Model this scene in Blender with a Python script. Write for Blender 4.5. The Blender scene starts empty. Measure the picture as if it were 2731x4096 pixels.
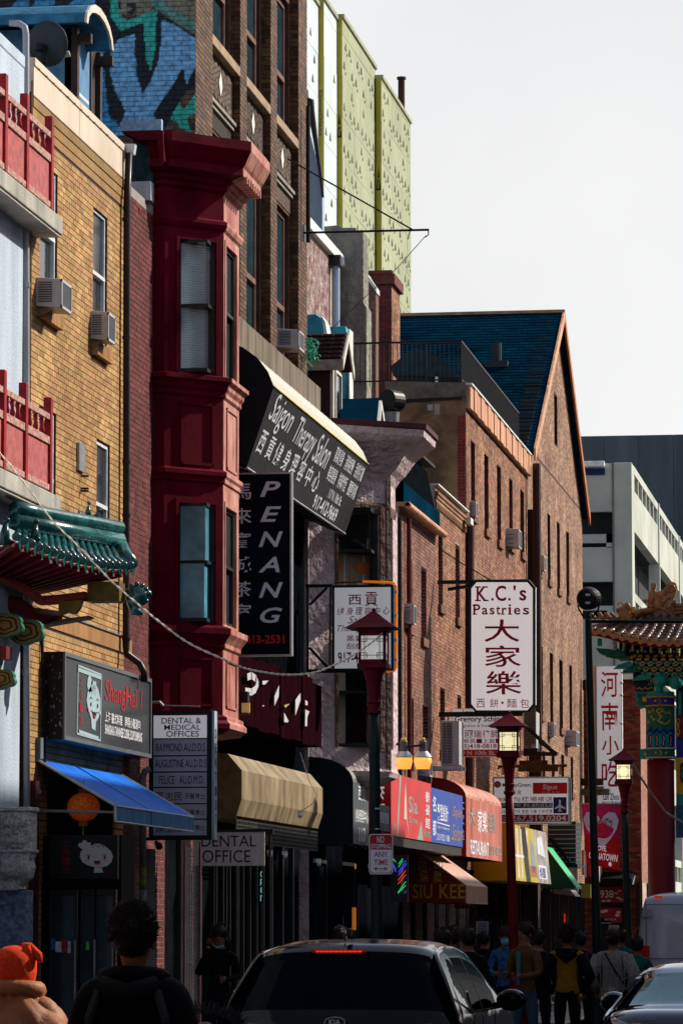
import bpy, math, random
import numpy as np
from mathutils import Vector, Matrix
random.seed(7); RNG = np.random.default_rng(7)
SC = bpy.context.scene; COL = SC.collection
# ------------------------------------------------------------------ camera
F, CX, CY = 16000.0, 1365.5, 2048.0
EYE = Vector((0.0, 0.0, 1.75))
_dy = Vector((3700 - CX, -(3700 - CY), -F)).normalized()
_r = -.001; _z = Vector((_r, 1, -(_r * _dy.x + _dy.y) / _dy.z)); _z = (_z - _z.dot(_dy) * _dy).normalized(); _x = _dy.cross(_z)   # a hair of roll
RW = Matrix((_x, _dy, _z))                      # camera -> world
cam = bpy.data.cameras.new('camera'); co = bpy.data.objects.new('camera', cam); COL.objects.link(co)
cam.sensor_fit = 'VERTICAL'; cam.sensor_height = 36; cam.lens = F / 4096 * 36; cam.clip_start = .5; cam.clip_end = 3000
co.matrix_world = Matrix.Translation(EYE) @ RW.to_4x4(); SC.camera = co
# ------------------------------------------------------------------ light
SUN_AZ, SUN_EL = math.radians(52), math.radians(35)     # azimuth from the street direction (+Y) towards +X
world = bpy.data.worlds.new('World'); SC.world = world; world.use_nodes = True
wn = world.node_tree.nodes; wl = world.node_tree.links; wn.clear()
sky = wn.new('ShaderNodeTexSky'); sky.sky_type = 'NISHITA'; sky.sun_disc = False
sky.sun_elevation = SUN_EL; sky.sun_rotation = SUN_AZ; sky.air_density = 1.0; sky.dust_density = 2.0; sky.ozone_density = 1.5
# a high thin cloud veil, thickest (whitest) towards the horizon
tc = wn.new('ShaderNodeTexCoord'); sep = wn.new('ShaderNodeSeparateXYZ'); wl.new(tc.outputs['Generated'], sep.inputs[0])
mr = wn.new('ShaderNodeMapRange'); mr.inputs[1].default_value = .19; mr.inputs[2].default_value = .42; mr.inputs[3].default_value = .98; mr.inputs[4].default_value = .10
mr.interpolation_type = 'SMOOTHSTEP'
wl.new(sep.outputs[2], mr.inputs[0])
nz = wn.new('ShaderNodeTexNoise'); nz.inputs['Scale'].default_value = 5; nz.inputs['Detail'].default_value = 4
wl.new(tc.outputs['Generated'], nz.inputs['Vector'])
cr = wn.new('ShaderNodeValToRGB'); cr.color_ramp.elements[0].position = .3; cr.color_ramp.elements[1].position = .7
cr.color_ramp.elements[0].color = (6.3, 6.3, 6.42, 1); cr.color_ramp.elements[1].color = (7.7, 7.7, 7.66, 1)
wl.new(nz.outputs[0], cr.inputs[0])
mx = wn.new('ShaderNodeMix'); mx.data_type = 'RGBA'; wl.new(mr.outputs[0], mx.inputs[0])
wl.new(sky.outputs[0], mx.inputs[6]); wl.new(cr.outputs[0], mx.inputs[7])
bg = wn.new('ShaderNodeBackground'); bg.inputs[1].default_value = .10; wl.new(mx.outputs[2], bg.inputs[0])
wo = wn.new('ShaderNodeOutputWorld'); wl.new(bg.outputs[0], wo.inputs[0])
sun = bpy.data.lights.new('sun', 'SUN'); so = bpy.data.objects.new('sun', sun); COL.objects.link(so)
sun.energy = 4.8; sun.angle = math.radians(.5); sun.color = (1, .91, .78)
sd = Vector((math.sin(SUN_AZ) * math.cos(SUN_EL), math.cos(SUN_AZ) * math.cos(SUN_EL), math.sin(SUN_EL)))
so.rotation_euler = sd.to_track_quat('Z', 'Y').to_euler(); so.location = (30, 60, 60)
SC.view_settings.view_transform = 'Standard'; SC.view_settings.look = 'None'; SC.view_settings.exposure = .34; SC.view_settings.gamma = 1
SC.view_settings.use_curve_mapping = False
SC.cycles.max_bounces = 6; SC.cycles.diffuse_bounces = 3; SC.cycles.glossy_bounces = 3; SC.cycles.use_denoising = True

# ------------------------------------------------------------------ where a point of the photo stands
def P(x, y, X=None, Y=None, Z=None):
    d = RW @ Vector((x - CX, -(y - CY), -F))
    t = (X / d.x) if X is not None else (Y / d.y) if Y is not None else ((Z - EYE.z) / d.z)
    return EYE + d * t
def FY(x, X=-9.5, y=3700): return P(x, y, X=X).y
def ZZ(x, y, X=-9.5): return P(x, y, X=X).z
def XX(x, Y, y=3700): return P(x, y, Y=Y).x

def PX(p):
    q = RW.transposed() @ (Vector(p) - EYE); return CX - q.x / q.z * F, CY + q.y / q.z * F
# ------------------------------------------------------------------ materials
MATS = {}
def M(name, col=None, rough=.75, var=.22, scale=3.0, bump=.15, metal=0.0, spec=.18, streak=0.0, emit=0.0, tone=0.0, coat=0.0, col2=None, fine=40.0, bdist=.004):
    if name in MATS: return MATS[name]
    m = bpy.data.materials.new(name); m.use_nodes = True; n = m.node_tree.nodes; l = m.node_tree.links; b = n['Principled BSDF']
    b.inputs['Roughness'].default_value = rough; b.inputs['Metallic'].default_value = metal; b.inputs['Specular IOR Level'].default_value = spec
    b.inputs['Coat Weight'].default_value = coat; b.inputs['Coat Roughness'].default_value = .05
    t = n.new('ShaderNodeTexCoord'); a = n.new('ShaderNodeTexNoise'); a.inputs['Scale'].default_value = scale; a.inputs['Detail'].default_value = 8; a.inputs['Roughness'].default_value = .62
    vec = t.outputs['Object']
    if streak:
        mp = n.new('ShaderNodeMapping'); mp.inputs['Scale'].default_value = (1, 1, 1 - streak); l.new(vec, mp.inputs[0]); vec = mp.outputs[0]
    l.new(vec, a.inputs['Vector'])
    c = Vector(col); c2 = Vector(col2) if col2 else c * (1 + var)
    r = n.new('ShaderNodeValToRGB'); r.color_ramp.elements[0].position = .33; r.color_ramp.elements[1].position = .68
    r.color_ramp.elements[0].color = (*(c * (1 - var)), 1); r.color_ramp.elements[1].color = (*c2, 1)
    l.new(a.outputs[0], r.inputs[0]); out = r.outputs[0]
    if tone:
        at = n.new('ShaderNodeAttribute'); at.attribute_name = 'tone'; oi = n.new('ShaderNodeObjectInfo'); ad = n.new('ShaderNodeMath'); ad.operation = 'ADD'
        l.new(at.outputs['Fac'], ad.inputs[0]); l.new(oi.outputs['Random'], ad.inputs[1])
        wnz = n.new('ShaderNodeTexWhiteNoise'); wnz.noise_dimensions = '1D'; l.new(ad.outputs[0], wnz.inputs['W'])
        mr_ = n.new('ShaderNodeMapRange'); mr_.inputs[3].default_value = 1 - tone; mr_.inputs[4].default_value = 1 + tone; l.new(wnz.outputs[0], mr_.inputs[0])
        hs = n.new('ShaderNodeHueSaturation'); l.new(mr_.outputs[0], hs.inputs['Value']); l.new(out, hs.inputs['Color'])
        mr2 = n.new('ShaderNodeMapRange'); mr2.inputs[3].default_value = .5 - tone * .06; mr2.inputs[4].default_value = .5 + tone * .06
        sx = n.new('ShaderNodeSeparateColor'); l.new(wnz.outputs['Color'], sx.inputs[0]); l.new(sx.outputs[1], mr2.inputs[0]); l.new(mr2.outputs[0], hs.inputs['Hue'])
        out = hs.outputs[0]
    l.new(out, b.inputs['Base Color'])
    if bump:
        f = n.new('ShaderNodeTexNoise'); f.inputs['Scale'].default_value = fine; f.inputs['Detail'].default_value = 5; l.new(t.outputs['Object'], f.inputs['Vector'])
        bp = n.new('ShaderNodeBump'); bp.inputs['Strength'].default_value = bump; bp.inputs['Distance'].default_value = bdist * 3; l.new(f.outputs[0], bp.inputs['Height']); l.new(bp.outputs[0], b.inputs['Normal'])
        rr = n.new('ShaderNodeMapRange'); rr.inputs[3].default_value = max(0, rough - .12); rr.inputs[4].default_value = min(1, rough + .12); l.new(a.outputs[0], rr.inputs[0]); l.new(rr.outputs[0], b.inputs['Roughness'])
    if emit: b.inputs['Emission Color'].default_value = (*col, 1); b.inputs['Emission Strength'].default_value = emit
    MATS[name] = m; return m
def CG(name, tint=(.95, .97, 1), gloss=.35):
    if name in MATS: return MATS[name]
    m = bpy.data.materials.new(name); m.use_nodes = True; n = m.node_tree.nodes; l = m.node_tree.links; n.clear()
    o = n.new('ShaderNodeOutputMaterial'); x = n.new('ShaderNodeMixShader'); t = n.new('ShaderNodeBsdfTransparent'); g = n.new('ShaderNodeBsdfGlossy'); f = n.new('ShaderNodeFresnel'); a = n.new('ShaderNodeMath'); a.operation = 'MULTIPLY_ADD'
    t.inputs[0].default_value = (*tint, 1); g.inputs['Roughness'].default_value = .05; a.inputs[1].default_value = .6; a.inputs[2].default_value = gloss * .05; f.inputs[0].default_value = 1.5
    l.new(f.outputs[0], a.inputs[0]); l.new(a.outputs[0], x.inputs[0]); l.new(t.outputs[0], x.inputs[1]); l.new(g.outputs[0], x.inputs[2]); l.new(x.outputs[0], o.inputs[0]); MATS[name] = m; return m
def MV(name, rough=.85, bump=.4):
    """paint carried by the mesh's own colour attribute 'paint' (graffiti, printed cloth)"""
    if name in MATS: return MATS[name]
    m = bpy.data.materials.new(name); m.use_nodes = True; n = m.node_tree.nodes; l = m.node_tree.links; b = n['Principled BSDF']
    b.inputs['Roughness'].default_value = rough
    at = n.new('ShaderNodeAttribute'); at.attribute_name = 'paint'; t = n.new('ShaderNodeTexCoord'); a = n.new('ShaderNodeTexNoise'); a.inputs['Scale'].default_value = 14; a.inputs['Detail'].default_value = 8
    l.new(t.outputs['Object'], a.inputs['Vector']); mm = n.new('ShaderNodeMapRange'); mm.inputs[1].default_value = .3; mm.inputs[2].default_value = .7; mm.inputs[3].default_value = .55; mm.inputs[4].default_value = 1.3; l.new(a.outputs[0], mm.inputs[0])
    hs = n.new('ShaderNodeHueSaturation'); l.new(mm.outputs[0], hs.inputs['Value']); l.new(at.outputs['Color'], hs.inputs['Color']); l.new(hs.outputs[0], b.inputs['Base Color'])
    bp = n.new('ShaderNodeBump'); bp.inputs['Strength'].default_value = bump; bp.inputs['Distance'].default_value = .02; l.new(a.outputs[0], bp.inputs['Height']); l.new(bp.outputs[0], b.inputs['Normal'])
    MATS[name] = m; return m

# ------------------------------------------------------------------ mesh building
class MB:
    def __init__(s): s.v = []; s.f = []; s.m = []
    def add(s, vs, fs, mi=0):
        k = len(s.v); s.v += [tuple(p) for p in vs]; s.f += [tuple(i + k for i in f) for f in fs]; s.m += [mi] * len(fs); return s
    def box(s, a, b, mi=0):
        x0, x1 = sorted((a[0], b[0])); y0, y1 = sorted((a[1], b[1])); z0, z1 = sorted((a[2], b[2]))
        return s.add([(x0, y0, z0), (x1, y0, z0), (x1, y1, z0), (x0, y1, z0), (x0, y0, z1), (x1, y0, z1), (x1, y1, z1), (x0, y1, z1)],
                     [(0, 3, 2, 1), (4, 5, 6, 7), (0, 1, 5, 4), (1, 2, 6, 5), (2, 3, 7, 6), (3, 0, 4, 7)], mi)
    def prism(s, poly, ext, mi=0):
        p = [Vector(q) for q in poly]; e = Vector(ext); n = len(p)
        nr = Vector((0, 0, 0))
        for i in range(n): nr += p[i].cross(p[(i + 1) % n])
        if nr.dot(e) > 0: p = p[::-1]
        return s.add(p + [q + e for q in p], [tuple(range(n)), tuple(range(2 * n - 1, n - 1, -1))] + [(i, i + n, (i + 1) % n + n, (i + 1) % n) for i in range(n)], mi)
    def quad(s, *p, mi=0): return s.add(p, [tuple(range(len(p)))], mi)
    def tube(s, pts, r, n=8, mi=0, cap=True):
        pts = [Vector(p) for p in pts]; rs = r if isinstance(r, (list, tuple)) else [r] * len(pts); V = []; up = None
        for i, p in enumerate(pts):
            t = (pts[min(i + 1, len(pts) - 1)] - pts[max(i - 1, 0)]).normalized()
            if up is None: up = t.orthogonal().normalized()
            up = (up - up.dot(t) * t).normalized(); w = t.cross(up)
            V += [p + (up * math.cos(6.28318 * k / n) + w * math.sin(6.28318 * k / n)) * rs[i] for k in range(n)]
        Fc = [(i * n + k, i * n + (k + 1) % n, (i + 1) * n + (k + 1) % n, (i + 1) * n + k) for i in range(len(pts) - 1) for k in range(n)]
        if cap: Fc += [tuple(range(n - 1, -1, -1)), tuple((len(pts) - 1) * n + k for k in range(n))]
        return s.add(V, Fc, mi)
    def lathe(s, prof, c, n=16, mi=0, rot=0):
        V = [(c[0] + r * math.cos(6.28318 * k / n + rot), c[1] + r * math.sin(6.28318 * k / n + rot), c[2] + z) for r, z in prof for k in range(n)]
        Fc = [(i * n + k, i * n + (k + 1) % n, (i + 1) * n + (k + 1) % n, (i + 1) * n + k) for i in range(len(prof) - 1) for k in range(n)]
        Fc += [tuple(range(n - 1, -1, -1)), tuple((len(prof) - 1) * n + k for k in range(n))]
        return s.add(V, Fc, mi)
    def ball(s, c, r, n=10, mi=0):
        r = r if isinstance(r, (tuple, list)) else (r, r, r); V = []
        for i in range(1, n):
            a = math.pi * i / n
            V += [(c[0] + r[0] * math.sin(a) * math.cos(6.28318 * k / n), c[1] + r[1] * math.sin(a) * math.sin(6.28318 * k / n), c[2] + r[2] * math.cos(a)) for k in range(n)]
        Fc = [(i * n + (k + 1) % n, i * n + k, (i + 1) * n + k, (i + 1) * n + (k + 1) % n) for i in range(n - 2) for k in range(n)]
        V += [(c[0], c[1], c[2] + r[2]), (c[0], c[1], c[2] - r[2])]; t = len(V) - 2
        Fc += [(t, k, (k + 1) % n) for k in range(n)] + [(t + 1, (n - 2) * n + (k + 1) % n, (n - 2) * n + k) for k in range(n)]
        return s.add(V, Fc, mi)
    def mesh(s, name, mats, smooth=False):
        me = bpy.data.meshes.new(name); me.from_pydata(s.v, [], s.f); me.update()
        for q in (mats if isinstance(mats, (list, tuple)) else [mats]): me.materials.append(q)
        if any(s.m): me.polygons.foreach_set('material_index', s.m)
        if smooth: me.polygons.foreach_set('use_smooth', [True] * len(s.f))
        return me
    def build(s, name, mats, parent=None, smooth=False, bevel=0, **tags):
        return link(name, s.mesh(name, mats, smooth), parent, bevel, **tags)
def link(name, me, parent=None, bevel=0, **tags):
    o = bpy.data.objects.new(name, me); COL.objects.link(o)
    if parent is not None:
        o.parent = parent
        if parent.type == 'EMPTY': o.matrix_parent_inverse = Matrix.Translation(-parent.location)
    if bevel:
        b = o.modifiers.new('edge', 'BEVEL'); b.width = bevel; b.segments = 2; b.limit_method = 'ANGLE'; b.angle_limit = .7
    for k, v in tags.items(): o[k] = v
    return o
def thing(name, label, cat, loc, group=None):
    o = bpy.data.objects.new(name, None); COL.objects.link(o); o.location = loc; o['label'] = label; o['category'] = cat; o.empty_display_size = .2
    if group: o['group'] = group
    return o
def single(mb, name, mats, label, cat, group=None, **k):
    o = mb.build(name, mats, None, **k); o['label'] = label; o['category'] = cat
    if group: o['group'] = group
    return o
def npmesh(name, V, Q, mats, tone=None, attr=None):
    me = bpy.data.meshes.new(name); nv, nf = len(V), len(Q); k = Q.shape[1]
    me.vertices.add(nv); me.vertices.foreach_set('co', V.astype(np.float32).ravel()); me.loops.add(nf * k); me.loops.foreach_set('vertex_index', Q.astype(np.int32).ravel())
    me.polygons.add(nf); me.polygons.foreach_set('loop_start', np.arange(0, nf * k, k, dtype=np.int32)); me.update(calc_edges=True); me.polygons.foreach_set('use_smooth', [False] * nf)
    for q in (mats if isinstance(mats, (list, tuple)) else [mats]): me.materials.append(q)
    if tone is not None:
        a = me.attributes.new('tone', 'FLOAT', 'FACE'); a.data.foreach_set('value', tone.astype(np.float32))
    return me

# ------------------------------------------------------------------ walls with real bricks
def mapper(axis, c):
    if callable(axis): return axis
    if axis == 'x': return lambda u, z, d: (c + d, u, z)          # faces the street (+X)
    return lambda u, z, d: (u, c - d, z)                          # faces back along the street (-Y)
def spans(u0, u1, z, h, holes):
    s = [(u0, u1)]
    for a, b, p, q in holes:
        if p < z + h * .5 < q:
            s = [t for x0, x1 in s for t in ((x0, min(x1, a)), (max(x0, b), x1)) if t[1] - t[0] > .012]
    return s
def bricks(parent, axis, c, u0, u1, z0, z1, holes, mat, individual=0, L=.204, H=.0585, J=.009, out=.006, outline=None, phase=0.0, pick=None, jit=.0012, odd=None):
    """a skin of separate bricks over a wall; 'individual' of them are objects of their own"""
    mp = mapper(axis, c); V = []; Q = []; T = []; solo = []
    n = int((z1 - z0) / (H + J))
    for r in range(n):
        z = z0 + r * (H + J) + J * .5; a, b = (u0, u1) if outline is None else outline(z + H / 2)
        for s0, s1 in spans(a, b, z, H, holes):
            k0 = math.floor((s0 - phase) / (L + J)); off = .5 * (L + J) * (r % 2)
            u = phase + k0 * (L + J) - off
            while u < s1:
                x0, x1 = max(u, s0), min(u + L, s1); full = x1 - x0 > L - .001; u += L + J
                if x1 - x0 < .02: continue
                if full and individual and (pick is None or pick(x0, z)): solo.append((x0, z)); continue
                d = out + random.uniform(-jit, jit); k = len(V)
                V += [mp(x0, z, 0), mp(x1, z, 0), mp(x1, z + H, 0), mp(x0, z + H, 0), mp(x0, z, d), mp(x1, z, d), mp(x1, z + H, d), mp(x0, z + H, d)]
                q = [(k + 4, k + 5, k + 6, k + 7), (k, k + 1, k + 5, k + 4), (k + 1, k + 2, k + 6, k + 5), (k + 2, k + 3, k + 7, k + 6), (k + 3, k, k + 4, k + 7)]
                Q += q; T += [random.random() * 50] * 5
    random.shuffle(solo)
    extra = solo[individual:]; solo = solo[:individual]
    for x0, z in extra:
        d = out + random.uniform(-jit, jit); k = len(V); x1 = x0 + L
        V += [mp(x0, z, 0), mp(x1, z, 0), mp(x1, z + H, 0), mp(x0, z + H, 0), mp(x0, z, d), mp(x1, z, d), mp(x1, z + H, d), mp(x0, z + H, d)]
        Q += [(k + 4, k + 5, k + 6, k + 7), (k, k + 1, k + 5, k + 4), (k + 1, k + 2, k + 6, k + 5), (k + 2, k + 3, k + 7, k + 6), (k + 3, k, k + 4, k + 7)]; T += [random.random() * 50] * 5
    if V:
        o = link('brickwork', npmesh('brickwork', np.array(V), np.array(Q), mat, np.array(T)), parent); o['kind'] = 'stuff'
    if solo:
        mb = MB(); a = mp(0, 0, -.002); b = mp(L, H, out)
        me = mb.box((a[0] - (c if axis == 'x' else 0), a[1] - (c if axis == 'y' else 0), 0), (b[0] - (c if axis == 'x' else 0), b[1] - (c if axis == 'y' else 0), H)).mesh('brick', mat)
        for x0, z in solo:
            o = link('brick', me, parent); w = Vector((c + random.uniform(-jit, jit), x0, z)) if axis == 'x' else Vector((x0, c + random.uniform(-jit, jit), z)); o.location = w
def wall(parent, axis, c, u0, u1, z0, z1, holes, mat, t=.3, name='wall', jamb=None):
    """a slab with window openings; its reveals are real"""
    mp = mapper(axis, c); mb = MB()
    us = sorted({u0, u1, *[h[0] for h in holes], *[h[1] for h in holes]}); zs = sorted({z0, z1, *[h[2] for h in holes], *[h[3] for h in holes]})
    us = [u for u in us if u0 <= u <= u1]; zs = [z for z in zs if z0 <= z <= z1]
    for i in range(len(us) - 1):
        for j in range(len(zs) - 1):
            um, zm = (us[i] + us[i + 1]) / 2, (zs[j] + zs[j + 1]) / 2
            if any(h[0] < um < h[1] and h[2] < zm < h[3] for h in holes): continue
            mb.quad(mp(us[i], zs[j], 0), mp(us[i + 1], zs[j], 0), mp(us[i + 1], zs[j + 1], 0), mp(us[i], zs[j + 1], 0))
    for a, b, p, q in holes:
        for (ua, za), (ub, zb) in (((a, p), (b, p)), ((b, p), (b, q)), ((b, q), (a, q)), ((a, q), (a, p))):
            mb.quad(mp(ua, za, 0), mp(ua, za, -t), mp(ub, zb, -t), mp(ub, zb, 0))
    for (ua, za), (ub, zb) in (((u0, z0), (u1, z0)), ((u1, z0), (u1, z1)), ((u1, z1), (u0, z1)), ((u0, z1), (u0, z0))):
        mb.quad(mp(ua, za, 0), mp(ub, zb, 0), mp(ub, zb, -t), mp(ua, za, -t))
    return mb.build(name, mat, parent)
def window(parent, axis, c, h, inset=.12, fr=.055, frame=None, glass=None, split=.5, sill=None, sillout=.06, blind=None, arch=False):
    """one sash window in the opening h = (u0, u1, z0, z1)"""
    mp = mapper(axis, c); u0, u1, z0, z1 = h; f = MB(); d = -inset; th = .07
    def bar(a, b, p, q, e=0): f.box(mp(a, p, d - th), mp(b, q, d + e))
    bar(u0, u0 + fr, z0, z1); bar(u1 - fr, u1, z0, z1); bar(u0 + fr, u1 - fr, z0, z0 + fr); bar(u0 + fr, u1 - fr, z1 - fr, z1)
    zm = z0 + (z1 - z0) * split
    if split: bar(u0 + fr, u1 - fr, zm - fr * .45, zm + fr * .45, .012)
    w = f.build('window', frame, parent)
    for k, (p, q) in enumerate([(z0 + fr, zm - fr * .45), (zm + fr * .45, z1 - fr)] if split else [(z0 + fr, z1 - fr)]):
        dd = d - .045 + (.02 if k else 0)
        g = MB().box(mp(u0 + fr, p, dd - .006), mp(u1 - fr, q, dd)); g.build('pane', glass, w)
        if blind:
            g = MB()
            nb = int((q - p) / .03)
            for i in range(nb):
                z = p + (i + .5) * (q - p) / nb; g.quad(mp(u0 + fr, z - .013, dd - .024), mp(u1 - fr, z - .013, dd - .024), mp(u1 - fr, z + .013, dd - .014), mp(u0 + fr, z + .013, dd - .014))
            g.build('blind', blind, w, kind='stuff')
    g = MB().quad(mp(u0, z0, d - .32), mp(u1, z0, d - .32), mp(u1, z1, d - .32), mp(u0, z1, d - .32)); g.build('curtain_or_room_dark', M('room_dark', (.012, .013, .016), .9, bump=0), w)  # dark sheet standing in for the unlit room behind the panes
    if sill: MB().box(mp(u0 - .05, z0 - .13, -.1), mp(u1 + .05, z0 - .002, sillout)).build('sill', sill, w)
    return w

# ------------------------------------------------------------------ lettering
_TC = {}
def glyphs(s, bold=0.0, shear=0.0, space=1.0):
    bold = min(bold, .008 if any(ord(q) > 0x2e80 for q in s) else .018)      # thicker strokes would cross
    k = (s, bold, shear, space)
    if k in _TC: return _TC[k]
    c = bpy.data.curves.new('t', 'FONT'); c.body = s; c.offset = bold; c.shear = shear; c.space_character = space; c.resolution_u = 3; c.size = 1
    o = bpy.data.objects.new('t', c); COL.objects.link(o); bpy.context.view_layer.update()
    e = o.evaluated_get(bpy.context.evaluated_depsgraph_get()); m = e.to_mesh()
    v = np.array([(q.co.x, q.co.y) for q in m.vertices]) if len(m.vertices) else np.zeros((0, 2)); f = [tuple(p.vertices) for p in m.polygons]
    e.to_mesh_clear(); bpy.data.objects.remove(o); bpy.data.curves.remove(c)
    if len(v): v = (v - v.min(0)) / np.maximum(v.max(0) - v.min(0), 1e-6)
    _TC[k] = (v, f); return v, f
class Face:
    """a flat printed face: corners bottom-left, bottom-right, top-right, top-left, and what stands proud of it"""
    def __init__(s, bl, br, tr, tl, parent, step=.004):
        s.c = [Vector(q) for q in (bl, br, tr, tl)]; s.p = parent; s.n = (s.c[1] - s.c[0]).cross(s.c[3] - s.c[0]).normalized(); s.k = step
    def at(s, u, v, k=1):
        a, b, c, d = s.c; return a * (1 - u) * (1 - v) + b * u * (1 - v) + c * u * v + d * (1 - u) * v + s.n * s.k * k
    def text(s, t, u0, v0, u1, v1, mat, bold=0, shear=0, space=1.0, k=2, name='lettering', rot=False):
        v, f = glyphs(t, bold, shear, space)
        if not len(v): return
        mb = MB()
        if rot: pts = [s.at(u0 + (u1 - u0) * (q[1]), v0 + (v1 - v0) * (1 - q[0]), k) for q in v]
        else: pts = [s.at(u0 + (u1 - u0) * q[0], v0 + (v1 - v0) * q[1], k) for q in v]
        mb.add(pts, f); return mb.build(name, mat, s.p)
    def col(s, chars, u0, v0, u1, v1, mat, bold=.01, gap=.18, shear=0):
        n = len(chars); h = (v1 - v0) / (n + gap * (n - 1))
        for i, ch in enumerate(chars): s.text(ch, u0, v1 - i * h * (1 + gap) - h, u1, v1 - i * h * (1 + gap), mat, bold, shear)
    def row(s, chars, u0, v0, u1, v1, mat, bold=.01, gap=.18, shear=0):
        n = len(chars); w = (u1 - u0) / (n + gap * (n - 1))
        for i, ch in enumerate(chars): s.text(ch, u0 + i * w * (1 + gap), v0, u0 + i * w * (1 + gap) + w, v1, mat, bold, shear)
    def patch(s, u0, v0, u1, v1, mat, k=1, name='printed_panel'):
        return MB().quad(s.at(u0, v0, k), s.at(u1, v0, k), s.at(u1, v1, k), s.at(u0, v1, k)).build(name, mat, s.p)
    def poly(s, pts, mat, k=2, name='printed_shape'):
        import mathutils.geometry as g
        q = [Vector((u, v, 0)) for u, v in pts]; tr = g.tessellate_polygon([q])
        return MB().add([s.at(u, v, k) for u, v in pts], [t for t in tr]).build(name, mat, s.p)
    def line(s, pts, w, mat, k=3, name='printed_line', close=False, asp=1.0):
        mb = MB(); pts = list(pts) + ([pts[0]] if close else [])
        for (a, b), (c, d) in zip(pts[:-1], pts[1:]):
            dx, dy = (c - a) * asp, d - b; L = math.hypot(dx, dy) or 1; nx, ny = -dy / L * w / 2 / asp, dx / L * w / 2; ex, ey = dx / L * w * .3 / asp, dy / L * w * .3
            mb.quad(s.at(a - nx - ex, b - ny - ey, k), s.at(c - nx + ex, d - ny + ey, k), s.at(c + nx + ex, d + ny + ey, k), s.at(a + nx - ex, b + ny - ey, k))
        return mb.build(name, mat, s.p)
def ell(cx, cy, rx, ry, n=20, a0=0, a1=360):
    return [(cx + rx * math.cos(math.radians(a0 + (a1 - a0) * i / n)), cy + ry * math.sin(math.radians(a0 + (a1 - a0) * i / n))) for i in range(n + (0 if a1 - a0 == 360 else 1))]
# ================================================================== materials
yel = M('yellow_brick', (.36, .195, .070), .65, .25, .9, .08, tone=.24, fine=90, col2=(.50, .295, .12))
mort = M('mortar_dark', (.055, .035, .03), .95, .3, 6, .3)
redb = M('dark_red_brick', (.12, .025, .026), .6, .3, 3, .1, tone=.28)
mortl = M('mortar_light', (.30, .26, .25), .9, .2, 6, .2)
brn = M('brown_brick', (.105, .052, .026), .6, .35, 3, .12, tone=.5)
org = M('orange_brick', (.23, .092, .050), .7, .3, .9, .12, tone=.42, col2=(.36, .175, .105))
orgl = M('tan_brick', (.25, .125, .075), .7, .3, .8, .12, tone=.4, col2=(.37, .225, .15))
mortm = M('mortar_mid', (.07, .04, .033), .95, .3, 6, .2)
mortw = M('mortar_pale', (.42, .33, .28), .95, .3, 6, .2)
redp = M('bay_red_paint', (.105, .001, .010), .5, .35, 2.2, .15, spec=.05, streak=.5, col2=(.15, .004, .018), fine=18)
redf = M('faded_sunlit_red_paint', (.36, .06, .05), .55, .2, 5, .35, col2=(.60, .34, .27), streak=.7, fine=30)  # faded paint of the street face, its sunlit sheen mixed into the colour
gls = M('window_glass', (.018, .028, .036), .06, .3, 1.5, .03, spec=.9, fine=3)
glb = M('glass_with_film', (.04, .20, .28), .22, .35, 2.2, .1, spec=.6, col2=(.12, .38, .50), fine=5)
frd = M('dark_frame', (.022, .024, .028), .45, .2, 8, .1)
frw = M('white_frame', (.62, .66, .70), .45, .12, 8, .1)
frn = M('brown_frame', (.16, .085, .065), .6, .3, 6, .2)
stone = M('sill_stone', (.33, .24, .16), .8, .3, 5, .4)
shg2 = M('shop_glass', (.006, .008, .010), .9, .4, 2, spec=0, bump=0)
conc = M('weathered_concrete', (.36, .35, .31), .9, .35, 3, .6, streak=.6, fine=25)
stuc = M('white_stucco', (.42, .50, .60), .85, .25, 1.4, .5, streak=.75, fine=30, bdist=.008)
blk = M('black_metal', (.012, .013, .015), .45, .3, 8, .1)
dgr = M('dark_green_paint', (.005, .016, .016), .45, .25, 8, .1)
coppr = M('copper_cladding', (.50, .20, .10), .5, .3, 5, .2, col2=(.75, .42, .25), streak=.85, fine=12)
asph = M('asphalt', (.045, .045, .048), .9, .25, 4, .5)
pavem = M('pavement_concrete', (.26, .25, .23), .9, .2, 2, .4)
roofd = M('flat_roofing', (.05, .055, .06), .9, .3, 2, .3)
rdk = M('room_dark', (.012, .013, .016), .9, bump=0)
metl = M('grey_metal', (.32, .34, .37), .4, .2, 6, .1, metal=.6)
# ================================================================== ground
g = MB().quad((-1500, -300, -.02), (1500, -300, -.02), (1500, 2500, -.02), (-1500, 2500, -.02)); g.build('ground', M('city_ground', (.12, .115, .11), .95), kind='structure')
g = MB().quad((-5.9, -30, 0), (3.4, -30, 0), (3.4, 600, 0), (-5.9, 600, 0)); g.build('road', asph, kind='structure')
g = MB().quad((-60, 136, .004), (60, 136, .004), (60, 148, .004), (-60, 148, .004)); g.build('road', asph, kind='structure')
for xa, xb in ((-9.5, -5.9), (3.4, 7.0)):
    par = MB().box((xa, -30, -.1), (xb, 135, .122)).build('pavement', mortm, kind='structure')
    xc = -5.9 if xa < -6 else 3.4
    MB().box((xc - .16 * (xa < -6), -30, -.1), (xc + .16 * (xa > -6), 135, .135)).build('kerb', conc, kind='structure')
    me = MB().box((0, 0, 0), (1.12, 1.12, .012)).mesh('slab', pavem)
    for i in range(3):
        for j in range(66):
            y = 20 + j * 1.15
            o = link('slab', me, par); o.location = (xa + .05 + i * 1.15, y, .122 + random.uniform(-.002, .002))
mk = M('road_paint', (.7, .7, .66), .8, .25, 6, .2)
for i in range(12): MB().box((-1.3, 20 + i * 9, 0), (-1.18, 23 + i * 9, .004)).build('road_marking', mk, kind='structure')

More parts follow.
